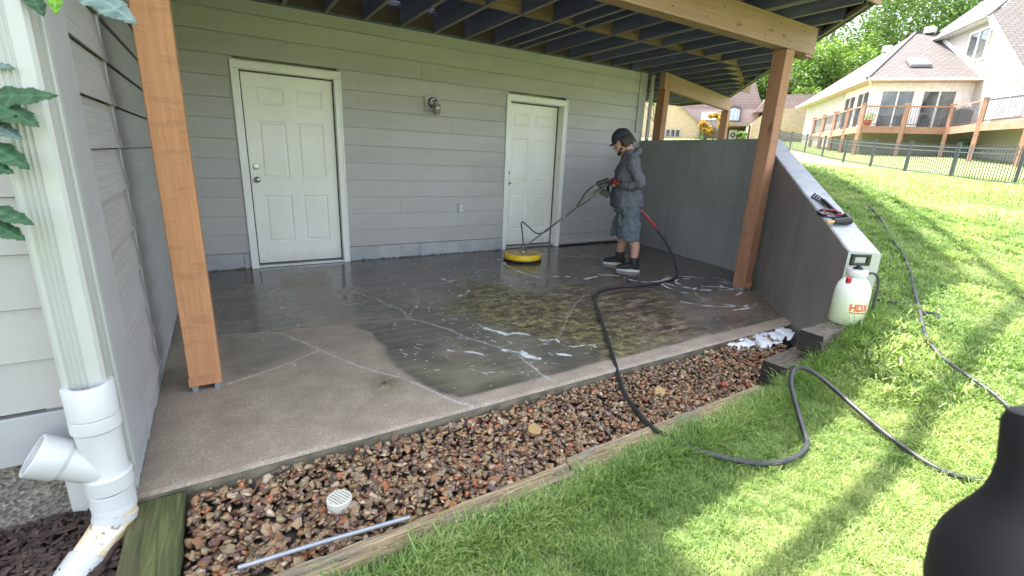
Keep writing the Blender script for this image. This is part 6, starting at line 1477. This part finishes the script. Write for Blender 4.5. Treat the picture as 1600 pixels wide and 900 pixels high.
# sunroom storey with openings: build wall strips round the openings
BW = 4.59
glass = NT('window glass'); glass.col((0.035, 0.045, 0.05)); glass.rough(0.06); glass.b.inputs['Specular IOR Level'].default_value = 0.9
gn = glass.noise(glass.coord((0.9, 0.9, 0.7)), 1, 5, 0.6); glass.col(glass.ramp(gn, [(0.35, (0.025, 0.03, 0.033)), (0.6, (0.10, 0.11, 0.11)), (0.75, (0.17, 0.17, 0.155))])); glass = glass.m
curtain = simple('window blind', (0.62, 0.60, 0.57), (0.50, 0.49, 0.47), 0.8)
def wallB(b0, b1, z0, z1, nm='wall', m=stucco, d=0.0): return nbox(0.0 - d, 0.18, b0, b1, z0, z1, nm, m)
def wallA(a0, a1, z0, z1, nm='wall', m=stucco): return nbox(a0, a1, 0.0, 0.18, z0, z1, nm, m)
wallB(0, 0.46, ZD, 6.15, 'wall', nwhite); wallB(2.07, 2.38, ZD, 6.15, 'wall', nwhite); wallB(3.96, 4.59, ZD, 6.15, 'wall', nwhite); wallB(0.46, 2.07, 5.70, 6.15, 'wall', nwhite); wallB(2.38, 3.96, 5.70, 6.15, 'wall', nwhite)
wallB(0, BW, ZG - 0.4, ZD - 0.02, 'wall', stucco); wallA(0.181, 12.0, ZG - 0.4, ZD - 0.02)
for b0, b1 in ((0.46, 2.07), (2.38, 3.96)):
    fr = MB(); mid = (b0 + b1) / 2
    for q in (b0 + 0.04, mid, b1 - 0.04): fr.hexa([N(0.02, q - 0.04, ZD), N(0.10, q - 0.04, ZD), N(0.10, q + 0.04, ZD), N(0.02, q + 0.04, ZD)], [N(0.02, q - 0.04, 5.70), N(0.10, q - 0.04, 5.70), N(0.10, q + 0.04, 5.70), N(0.02, q + 0.04, 5.70)])
    f_o = fr.build('sliding_door', nwhite, nh)
    for q0, q1 in ((b0 + 0.081, mid - 0.041), (mid + 0.041, b1 - 0.081)): nbox(0.05, 0.07, q0, q1, ZD + 0.001, 5.699, 'pane', glass, f_o)
wallA(0.181, 0.30, ZD, 6.15); wallA(4.05, 12.0, ZD, 6.15); wallA(0.30, 4.05, 5.75, 6.15, 'wall', nwhite); wallA(2.05, 2.30, ZD, 5.75, 'wall', nwhite)
for a0, a1 in ((0.30, 2.05), (2.30, 4.05)):
    fr = MB(); mid = (a0 + a1) / 2
    for q in (a0 + 0.04, mid, a1 - 0.04): fr.hexa([N(q - 0.04, 0.02, ZD), N(q + 0.04, 0.02, ZD), N(q + 0.04, 0.10, ZD), N(q - 0.04, 0.10, ZD)], [N(q - 0.04, 0.02, 5.75), N(q + 0.04, 0.02, 5.75), N(q + 0.04, 0.10, 5.75), N(q - 0.04, 0.10, 5.75)])
    f_o = fr.build('sliding_door', nwhite, nh)
    for q0, q1 in ((a0 + 0.081, mid - 0.041), (mid + 0.041, a1 - 0.081)): nbox(q0, q1, 0.05, 0.07, ZD + 0.001, 5.749, 'pane', glass, f_o)
nbox(11.85, 12.0, -0.03, -0.001, ZG, 6.15, 'corner_trim', nwhite)
nbox(0.3, 11.8, 0.3, 4.4, ZD, 6.0, 'interior', simple('room interior', (0.20, 0.17, 0.14), None, 0.9))
# soffits and gutters
MB().hexa([N(-0.55, -0.5, 6.16), N(-0.0, -0.5, 6.16), N(0.2, BW, 6.16), N(-0.55, BW, 6.16)], [N(-0.55, -0.5, 6.22), N(0.0, -0.5, 6.22), N(0.2, BW, 6.22), N(-0.55, BW, 6.22)]).build('soffit', simple('peach soffit', (0.55, 0.42, 0.31), None, 0.8), nh)
MB().hexa([N(0.0, -0.5, 6.16), N(13.0, -0.5, 6.16), N(13.0, 0.2, 6.16), N(0.0, 0.2, 6.16)], [N(0.0, -0.5, 6.21), N(13.0, -0.5, 6.21), N(13.0, 0.2, 6.21), N(0.0, 0.2, 6.21)]).build('soffit', simple('soffit left', (0.55, 0.42, 0.31), None, 0.8), nh)
MB().bar(N(-0.60, -0.55, 6.24), N(-0.60, BW, 6.24), 0.11, 0.13).build('gutter', nwhite, nh); MB().bar(N(-0.55, -0.58, 6.24), N(13.3, -0.58, 6.24), 0.11, 0.13).build('gutter', nwhite, nh)
MB().tube([N(-0.58, -0.45, 6.2), N(-0.05, -0.1, 5.85), N(-0.07, -0.05, ZD)], 0.045, 8).build('downpipe', nwhite, nh)
# sunroom hip roof
SL = 0.56; ze = 6.28; apx = 4.75
e00 = N(-0.6, -0.6, ze); hipT = N(5.83, 3.56, 9.88); rdg = N(5.83, 5.6, 9.88)
roof_face('roof', [e00, N(-0.6, BW, ze), N(5.83, BW, 9.88), hipT], roof_m, nh)
roof_face('roof', [N(13.4, -0.6, ze), e00, hipT], roof_m, nh)
roof_face('roof', [N(13.4, 8.0, ze), N(13.4, -0.6, ze), hipT, N(5.83, 8.0, 9.88)], roof_m, nh)
MB().bar(hipT, rdg, 0.2, 0.08).build('ridge_cap', roof_m, nh)
MB().bar(e00 + Vector((0, 0, 0.04)), hipT + Vector((0, 0, 0.04)), 0.16, 0.05).build('hip_cap', simple('dark hip line', (0.12, 0.10, 0.10), None, 0.9), nh)
def roofB(b, up_): return N(-0.6 + up_, b, ze + SL * up_ + 0.05)
sk = MB().hexa([roofB(1.75, 1.25), roofB(2.75, 1.25), roofB(2.75, 2.1), roofB(1.75, 2.1)], [q + Vector((0, 0, 0.14)) for q in (roofB(1.75, 1.25), roofB(2.75, 1.25), roofB(2.75, 2.1), roofB(1.75, 2.1))]).build('skylight', simple('skylight frame', (0.15, 0.15, 0.15), None, 0.5), nh)
skyg = simple('skylight glass', (0.25, 0.35, 0.45), None, 0.1); z1 = Vector((0, 0, 0.15))
MB().hexa([roofB(1.83, 1.33) + z1, roofB(2.67, 1.33) + z1, roofB(2.67, 2.02) + z1, roofB(1.83, 2.02) + z1], [q + z1 * 1.1 for q in (roofB(1.83, 1.33), roofB(2.67, 1.33), roofB(2.67, 2.02), roofB(1.83, 2.02))]).build('pane', skyg, sk)
for q in (N(5.6, 4.25, 9.80), N(6.6, 2.6, 8.98)):
    MB().bar(q, q + Vector((0, 0, 0.35)), 0.5, 0.5, (1, 0, 0)).build('roof_vent', nwhite, nh, 0.03)
# main wing wall C, running nearer to the viewer
CB = BW + 0.0
ZE = 9.25
def C_(s, z, off=0.0): return N(s, CB + off, z)
cw = MB(); poly = [(-6.5, ZG - 0.4), (6.2, ZG - 0.4), (6.2, ZE - 0.05), (-0.35, ZE - 0.05), (-6.5, ZE - 0.875 * 6.2)]
cw.hexa([C_(s, z, 0.001) for s, z in poly], [C_(s, z, 0.25) for s, z in poly]); cw.build('wall', stucco, nh)
# windows on the wing wall
def winC(s0, s1, z0, z1, nm='window'):
    fr = MB(); t_ = 0.11
    for (a_, b_, c_, d_) in ((s0 - t_, s0, z0 - t_, z1 + t_), (s1, s1 + t_, z0 - t_, z1 + t_), (s0, s1, z1, z1 + t_), (s0, s1, z0 - t_, z0), ((s0 + s1) / 2 - 0.06, (s0 + s1) / 2 + 0.06, z0, z1)):
        fr.hexa([C_(a_, c_, -0.07), C_(b_, c_, -0.07), C_(b_, c_, 0.0), C_(a_, c_, 0.0)], [C_(a_, d_, -0.07), C_(b_, d_, -0.07), C_(b_, d_, 0.0), C_(a_, d_, 0.0)])
    f_ = fr.build(nm, nwhite, nh); mid = (s0 + s1) / 2
    for q0, q1 in ((s0 + 0.002, mid - 0.062), (mid + 0.062, s1 - 0.002)):
        MB().hexa([C_(q0, z0 + .002, -0.02), C_(q1, z0 + .002, -0.02), C_(q1, z0 + .002, -0.005), C_(q0, z0 + .002, -0.005)], [C_(q0, z1 - .002, -0.02), C_(q1, z1 - .002, -0.02), C_(q1, z1 - .002, -0.005), C_(q0, z1 - .002, -0.005)]).build('pane', curtain if z0 < 6 else glass, f_)
        if z0 < 6:
            m = MB()
            for i in range(24): zz = z0 + 0.06 + i * 0.066; m.hexa([C_(q0 + .02, zz, -0.045), C_(q1 - .02, zz, -0.045), C_(q1 - .02, zz, -0.022), C_(q0 + .02, zz, -0.022)], [C_(q0 + .02, zz + 0.03, -0.05), C_(q1 - .02, zz + 0.03, -0.05), C_(q1 - .02, zz + 0.03, -0.022), C_(q0 + .02, zz + 0.03, -0.022)])
            m.build('blind_slats', curtain, f_)['kind'] = 'stuff'
winC(-0.05, 1.55, 7.35, 8.75); winC(-4.15, -2.25, 4.25, 5.85)
# roofs of the main wing
roof_face('roof', [C_(6.6, ZE, -0.45), C_(-0.35, ZE, -0.45), C_(3.4, ZE + 0.85 * 4.25, 3.8), C_(7.5, ZE + 0.85 * 4.25, 3.8)], roof_m, nh)
rk = lambda s: ZE + 0.03 + 0.875 * (s + 0.3)
roof_face('roof', [C_(-7.0, rk(-7.0), 9.0), C_(-7.0, rk(-7.0), -0.30), C_(-0.35, rk(-0.35), -0.30), C_(3.4, rk(3.4), 3.8), C_(3.4, rk(3.4), 9.0)], roof_m, nh)
MB().bar(C_(-7.0, rk(-7.0) - 0.12, -0.33), C_(-0.35, rk(-0.35) - 0.12, -0.33), 0.06, 0.28).build('rake_board', nwhite, nh)
MB().bar(C_(-0.35, ZE - 0.02, -0.50), C_(6.6, ZE - 0.02, -0.50), 0.12, 0.14).build('gutter', simple('grey gutter', (0.30, 0.29, 0.28), None, 0.6), nh)
MB().hexa([C_(-0.35, ZE - 0.13, -0.45), C_(6.6, ZE - 0.13, -0.45), C_(6.6, ZE - 0.13, 0.0), C_(-0.35, ZE - 0.13, 0.0)], [C_(-0.35, ZE - 0.07, -0.45), C_(6.6, ZE - 0.07, -0.45), C_(6.6, ZE - 0.07, 0.0), C_(-0.35, ZE - 0.07, 0.0)]).build('soffit', nwhite, nh)
MB().bar(C_(-0.6, ze + 0.10, -0.05), C_(4.6, ze + SL * 5.2 + 0.10, -0.05), 0.10, 0.26).build('flashing', nwhite, nh)
MB().tube([C_(4.0, 12.1, 2.6), C_(4.0, 13.2, 2.6)], 0.09, 8).build('vent_pipe', MT['darkmetal'], nh)
# rear bulk of the house
nbox(-6.5, 6.2, CB + 0.26, CB + 9, ZG - 0.4, 4.0, 'wall', stucco)
nbox(0.02, 0.05, 4.12, 4.32, 5.0, 5.3, 'lantern', MT['darkmetal'])
# neighbour deck
nd = tag(empty('neighbour_deck', (0, 0, 0)), 'reddish cedar deck with dark balusters wrapping round the cream house', 'deck')
cedar = wood('neighbour cedar', (0.34, 0.185, 0.12), (0.27, 0.14, 0.092), 'x', 4, 0.8, 0.1, knots=False, objvar=0.08)
NDc = N(-2.5, -1.05, 0)
edge = [N(5.6, -1.05, 0), NDc, N(-2.5, 2.76, 0), Vector((29.43, 2.19, 0)), Vector((28.2, 0.35, 0)), Vector((27.0, -1.6, 0))]
tops = [N(5.6, 0, 0), N(0, 0, 0), N(0, BW, 0), C_(-3.6, 0), C_(-5.6, 0), C_(-6.5, 0)]
for i in range(len(edge) - 1):
    p, q, r0, r1 = edge[i], edge[i + 1], tops[i], tops[i + 1]
    MB().hexa([p + Vector((0, 0, ZD - 0.10)), q + Vector((0, 0, ZD - 0.10)), r1 + Vector((0, 0, ZD - 0.10)), r0 + Vector((0, 0, ZD - 0.10))], [p + Vector((0, 0, ZD - 0.04)), q + Vector((0, 0, ZD - 0.04)), r1 + Vector((0, 0, ZD - 0.04)), r0 + Vector((0, 0, ZD - 0.04))]).build('deck_floor', cedar, nd)
    d = (q - p).normalized()
    MB().bar(p + Vector((0, 0, 3.52)) + d * 0.02, q + Vector((0, 0, 3.52)) - d * 0.02, 0.05, 0.34).build('rim_board', cedar, nd)
    MB().bar(p + Vector((0, 0, ZD + 0.95)) + d * 0.02, q + Vector((0, 0, ZD + 0.95)) - d * 0.02, 0.10, 0.06).build('top_rail', cedar if i < 3 else fm_, nd)
    MB().bar(p + Vector((0, 0, ZD + 0.08)), q + Vector((0, 0, ZD + 0.08)), 0.03, 0.04).build('bottom_rail', fm_, nd)
    L = (q - p).length; n = max(1, int(L / 0.115)); m = MB()
    for k in range(1, n): c = p.lerp(q, k / n); m.bar(c + Vector((0, 0, ZD + 0.08)), c + Vector((0, 0, ZD + 0.92)), 0.016, 0.016, (1, 0, 0))
    m.build('balusters', fm_, nd)['kind'] = 'stuff'
    ns = max(1, round(L / 1.85))
    for k in range(ns + (1 if i == len(edge) - 2 else 0)):
        c = p.lerp(q, k / ns) - Vector((0, 0, 0)); g_ = float(H(c.x, c.y)) - 0.2
        MB().box(c.x - 0.085, c.x + 0.085, c.y - 0.085, c.y + 0.085, g_, ZD + 1.04).build('deck_post', cedar, nd, 0.01)
        MB().box(c.x - 0.11, c.x + 0.11, c.y - 0.11, c.y + 0.11, ZD + 1.041, ZD + 1.08).build('post_cap', cedar, nd)
# things on and under the neighbour deck
gr = tag(empty('grill', (0, 0, 0)), 'covered dark barbecue grill on the neighbour deck by the railing corner', 'grill')
gp_ = N(-2.0, 3.35, ZD - 0.03); 
MB().bar(gp_, gp_ + Vector((0, 0, 0.85)), 1.25, 0.55, (0.6, -0.8, 0)).build('grill_cabinet', MT['darkmetal'], gr, 0.03)
m = MB(); m.bar(gp_ + Vector((0, 0, 0.86)), gp_ + Vector((0, 0, 1.12)), 1.0, 0.5, (0.6, -0.8, 0)); m.build('grill_lid', simple('pale grill cover', (0.42, 0.42, 0.41), None, 0.6), gr, 0.10)
pot = tag(empty('flower_pot', N(-1.6, -0.45, ZD - 0.04)), 'red flower pot with plant behind the deck corner post', 'flower pot')
MB().lathe([(0, 0), (0.14, 0), (0.20, 0.33), (0.22, 0.34), (0.22, 0.38), (0.18, 0.38), (0, 0.36)], (0, 0, 0), 18).build('pot', MT['brick_red'], pot)
pm = MB(); rp_ = random.Random(8)
for _ in range(260):
    c = Vector((rp_.gauss(0, .14), rp_.gauss(0, .14), 0.5 + rp_.gauss(0, .12))); a = Vector((rp_.uniform(-1, 1), rp_.uniform(-1, 1), rp_.uniform(-1, 1))) * .05; b_ = Vector((rp_.uniform(-1, 1), rp_.uniform(-1, 1), rp_.uniform(-1, 1))) * .05
    pm.add([c, c + a, c + a + b_, c + b_], [(0, 1, 2, 3)])
pm.build('plant', MT['leaf_light'], pot, fix=False)
hr = tag(empty('hose_reel', N(-1.6, 4.1, 2.25)), 'green garden hose reel on the grass behind the fence', 'hose reel'); hr.location.z = float(H(hr.location.x, hr.location.y))
grn = simple('green plastic', (0.06, 0.25, 0.19), (0.04, 0.18, 0.13), 0.5)
MB().lathe([(0, -0.2), (0.30, -0.2), (0.30, -0.17), (0.2, -0.16), (0.2, 0.16), (0.30, 0.17), (0.30, 0.2), (0, 0.2)], (0, 0, 0.45), 20, True, Bv).build('reel_drum', grn, hr)
m = MB(); 
for s in (-1, 1): m.tube([Bv * 0.25 * s + A * 0.3, Bv * 0.25 * s + Vector((0, 0, 0.85)), Bv * 0.25 * s - A * 0.3], 0.03, 8)
m.tube([Bv * -0.25 + Vector((0, 0, 0.85)), Bv * 0.25 + Vector((0, 0, 0.85))], 0.03, 8); m.build('reel_frame', grn, hr)

# ------------------------------------------------------------------ far brick house seen under the deck
fh = tag(empty('brick_house', (0, 0, 0)), 'distant brick and stucco house with steep brown roof seen beneath the deck', 'house')
F0 = Vector((38.70, 23.80, 0)); RT = Vector((0.6073, -0.7945, 0)); VD = Vector((0.7945, 0.6073, 0))
def Q(s, z, d=0.0): return F0 + RT * s + VD * d + Vector((0, 0, z))
def brickm():
    t = NT('tan brick'); tc = t.n('ShaderNodeTexCoord'); mp = t.n('ShaderNodeMapping'); mp.inputs['Rotation'].default_value = (R(90), 0, 0); t.l(tc.outputs['UV'], mp.inputs[0])
    br = t.n('ShaderNodeTexBrick'); br.inputs['Color1'].default_value = (0.42, 0.29, 0.19, 1); br.inputs['Color2'].default_value = (0.31, 0.20, 0.13, 1); br.inputs['Mortar'].default_value = (0.45, 0.40, 0.33, 1); br.inputs['Scale'].default_value = 1; br.inputs['Brick Width'].default_value = 0.3; br.inputs['Row Height'].default_value = 0.1; br.inputs['Mortar Size'].default_value = 0.01
    t.l(tc.outputs['UV'], br.inputs['Vector']); n1 = t.noise(t.coord((4, 4, 6)), 1, 5, 0.7); c = t.mix(t.rng(n1, 0.35, 0.7, 0, 0.6), br.outputs[0], (0.50, 0.37, 0.25)); t.col(c); t.rough(0.9); return t.m
brick = brickm(); mauve = simple('mauve stucco', (0.36, 0.29, 0.275), (0.32, 0.26, 0.245), 0.9); browntrim = simple('brown trim', (0.13, 0.09, 0.075), None, 0.8)
roof2 = shingle('dusty rose shingles', (0.30, 0.225, 0.21), (0.25, 0.185, 0.175), (0.20, 0.15, 0.145))
def qpoly(pts, d0, d1, name, m, par=fh):
    mb = MB().hexa([Q(s, z, d0) for s, z in pts], [Q(s, z, d1) for s, z in pts]); me = mb.mesh(name); uv = me.uv_layers.new(name='UVMap')
    for lp in me.loops:
        c = me.vertices[lp.vertex_index].co - F0; uv.data[lp.index].uv = (c.dot(RT) + c.dot(VD), c.z)
    bm = bmesh.new(); bm.from_mesh(me); bmesh.ops.recalc_face_normals(bm, faces=bm.faces); bm.to_mesh(me); bm.free(); return link(name, me, m, par)
G0 = 2.6
qpoly([(-7.5, G0), (-0.35, G0), (-0.35, 4.95), (-2.6, 6.9), (-7.5, 6.9)], 0, 6, 'wall', brick)
qpoly([(-2.8, 7.2), (-2.5, 7.0), (-0.1, 4.95), (-0.1, 4.80), (-2.55, 6.78)], -0.25, 6.2, 'roof', roof2)
qpoly([(-7.6, 6.9), (-2.5, 6.9), (-3.6, 8.2), (-7.6, 8.2)], 0.5, 6, 'roof', roof2)
wf = qpoly([(-3.40, 3.80), (-1.95, 3.80), (-1.95, 4.62), (-3.40, 4.62)], -0.08, -0.001, 'window', simple('tan window surround', (0.42, 0.34, 0.27), None, 0.8))
for i in range(3): qpoly([(-3.28 + i * 0.43, 3.90), (-2.96 + i * 0.43, 3.90), (-2.96 + i * 0.43, 4.50), (-3.28 + i * 0.43, 4.50)], -0.10, -0.081, 'pane', glass, wf)
qpoly([(-2.2, G0), (4.6, G0), (4.6, 6.55), (-2.2, 6.55)], 2.0, 9, 'wall', mauve)
qpoly([(-2.4, 6.5), (4.9, 6.5), (3.75, 9.3), (-0.6, 9.3)], 2.5, 8, 'roof', roof2)
qpoly([(-0.4, 5.6), (1.0, 5.6), (1.0, 6.3), (-0.4, 6.3)], 1.93, 1.999, 'window', nwhite)
w2 = qpoly([(1.75, 5.45), (3.05, 5.45), (3.05, 6.55), (2.85, 6.78), (2.4, 6.88), (1.95, 6.78), (1.75, 6.55)], 1.7, 1.99, 'window', browntrim)
w2b = qpoly([(1.88, 5.55), (2.92, 5.55), (2.92, 6.48), (2.4, 6.66), (1.88, 6.48)], 1.66, 1.699, 'pane', simple('pale reflecting glass', (0.34, 0.42, 0.50), None, 0.2), w2)
for s_ in (2.22, 2.58): qpoly([(s_ - .02, 5.56), (s_ + .02, 5.56), (s_ + .02, 6.5), (s_ - .02, 6.5)], 1.63, 1.659, 'mullion', nwhite, w2)
qpoly([(1.6, 4.95), (3.9, 4.95), (3.7, 5.28), (1.8, 5.28)], 0.0, 2.0, 'porch_roof', roof2)
qpoly([(3.55, G0), (3.75, G0), (3.75, 4.94), (3.55, 4.94)], 0.1, 0.3, 'porch_column', nwhite)
qpoly([(1.3, G0), (3.5, G0), (3.5, 4.94), (1.3, 4.94)], 1.9, 1.999, 'porch_recess', browntrim)
dr_ = qpoly([(2.30, G0 + 0.9), (2.95, G0 + 0.9), (2.95, 4.72), (2.30, 4.72)], 1.82, 1.899, 'door', nwhite)
MB().lathe([(0.13, -0.02), (0.22, -0.02), (0.22, 0.03), (0.13, 0.03), (0.13, -0.02)], Q(2.62, 4.25, 1.78), 18, True, VD).build('wreath', MT['vine_dark'], dr_)
qpoly([(3.9, G0), (8.5, G0), (8.5, 6.4), (5.2, 6.4), (3.9, 5.2)], -0.5, 6, 'wall', brick)
qpoly([(4.0, 6.2), (9, 6.2), (8.5, 7.6), (5.0, 7.6)], 0.2, 6.5, 'roof', roof2)
qpoly([(0.1, G0), (1.2, G0), (1.2, 4.6), (0.95, 4.95), (0.35, 4.95), (0.1, 4.6)], 1.9, 1.995, 'garage_arch', browntrim)

# ------------------------------------------------------------------ trees and shrubs
def crown(mb_v, mb_f, c, rx, ry, rz, n, size, rs, lobes=16):
    L = []
    for _ in range(lobes):
        d = Vector((rs.gauss(0, 1), rs.gauss(0, 1), rs.gauss(0, 0.9))).normalized() * rs.uniform(0.45, 0.92)
        L.append((Vector((c[0] + d.x * rx, c[1] + d.y * ry, c[2] + d.z * rz)), rs.uniform(0.22, 0.42) * min(rx, rz)))
    for _ in range(n):
        lc, lr = L[rs.randrange(lobes)]; d = Vector((rs.gauss(0, 1), rs.gauss(0, 1), rs.gauss(0, 1))).normalized(); r = lr * (rs.random() ** 0.45)
        p = lc + Vector((d.x * r * 1.15, d.y * r * 1.15, d.z * r * 0.85)); s = size * rs.uniform(0.6, 1.3)
        u = Vector((rs.gauss(0, 1), rs.gauss(0, 1), rs.gauss(0, 0.5))).normalized(); w = u.cross(Vector((rs.gauss(0, 1), rs.gauss(0, 1), rs.gauss(0, 1)))).normalized()
        b = len(mb_v); mb_v += [tuple(p - u * s * 0.5), tuple(p + w * s * 0.28), tuple(p + u * s * 0.5), tuple(p - w * s * 0.28)]; mb_f.append((b, b + 1, b + 2, b + 3))
    return L
def tree(name, x, y, zc, rx, rz, n, size, seed, m, lab, cat='tree', group=None, trunk=True, lobes=18, zg=None):
    rs = random.Random(seed); zg = float(far_h(np.array([x]), np.array([y]))[0]) if zg is None else zg
    root = tag(empty(name, (x, y, zg)), lab, cat, group); v = []; f = []
    L = crown(v, f, (0, 0, zc - zg), rx, rx, rz, n, size, rs, lobes)
    me = bpy.data.meshes.new('crown'); me.from_pydata(v, [], f); me.attributes.new('tip', 'FLOAT', 'POINT').data.foreach_set('value', [1.0] * len(v)); link('crown', me, m, root)
    t = MB(); tr = rx * 0.055; t.tube([(0, 0, -0.3), (0.02 * rx, 0, (zc - zg) * 0.4), (0, 0.03 * rx, (zc - zg) * 0.85)], [tr, tr * 0.75, tr * 0.4], 9)
    for lc, lr in L[:9]: t.tube([(0, 0, (zc - zg) * 0.45), lc * 0.6 + Vector((0, 0, (zc - zg) * 0.2)), lc], [tr * 0.45, tr * 0.3, tr * 0.12], 6)
    t.build('trunk', MT['bark'], root); return root
TG = 'woodland trees rising behind the houses'
tr_ = [(46, 27.5, 7.0, 4.2, 4.6, 'leaf_light', 'pale green tree nearest the right deck post'), (50.5, 24.0, 9.5, 4.6, 6.2, 'leaf_light', 'tall light tree just right of the post above the fence end'),
       (54, 24.5, 12.0, 5.2, 6.5, 'leaf', 'tall darker tree above the far slope of the sunroom roof'), (55, 20.0, 10.0, 4.5, 6.2, 'leaf_light', 'light green tree close behind the sunroom roof'),
       (60, 22.5, 14.8, 6.0, 6.5, 'leaf', 'big dark tree rising above the sunroom ridge'), (66, 21, 18.0, 6.5, 6.5, 'leaf', 'tallest dark tree at the top right behind the main roof'),
       (58, 27.5, 8.0, 5.0, 6.0, 'leaf_light', 'broad light tree behind the gap between the houses'), (48.5, 20.5, 6.0, 3.0, 3.8, 'leaf_light', 'low bushy tree at the far corner of the cream house'),
       (70, 17.5, 19.5, 6.5, 7.0, 'leaf', 'dark tree behind the high ridge'), (52, 29.5, 6.0, 3.6, 4.0, 'leaf', 'small dark tree beyond the end of the fence')]
for i, (x, y, zc_, rx, rz, m, lab) in enumerate(tr_): tree('woodland_tree', x, y, zc_, rx, rz, 11000, 0.34, 50 + i, MT[m], lab, 'tree', TG, lobes=26)
q = Q(0.85, 0, -1.5); tree('golden_tree', q.x, q.y, 5.05, 1.45, 0.95, 5000, 0.17, 90, MT['leaf_gold'], 'small golden leaved tree in front of the distant brick house', 'tree', None, zg=3.2, lobes=14)
q = Q(3.35, 0, -0.8); tree('round_shrub', q.x, q.y, 4.15, 0.55, 0.42, 1500, 0.10, 91, MT['leaf_light'], 'round clipped shrub by the distant front door', 'shrub', None, zg=3.5, lobes=14)
q = Q(-0.1, 0, -0.8); tree('low_hedge', q.x, q.y, 3.85, 0.8, 0.30, 1500, 0.10, 92, MT['leaf'], 'low dark hedge at the foot of the distant brick wall', 'hedge', None, zg=3.4, lobes=14)
q = Q(-3.2, 0, -14); tree('young_tree', q.x, q.y, 5.55, 1.5, 0.5, 500, 0.16, 94, MT['leaf'], 'thin branches of a young tree against the brick gable', 'tree', None, lobes=8)
# planting strips of pale mulch at the foot of the neighbour deck
bed = MB()
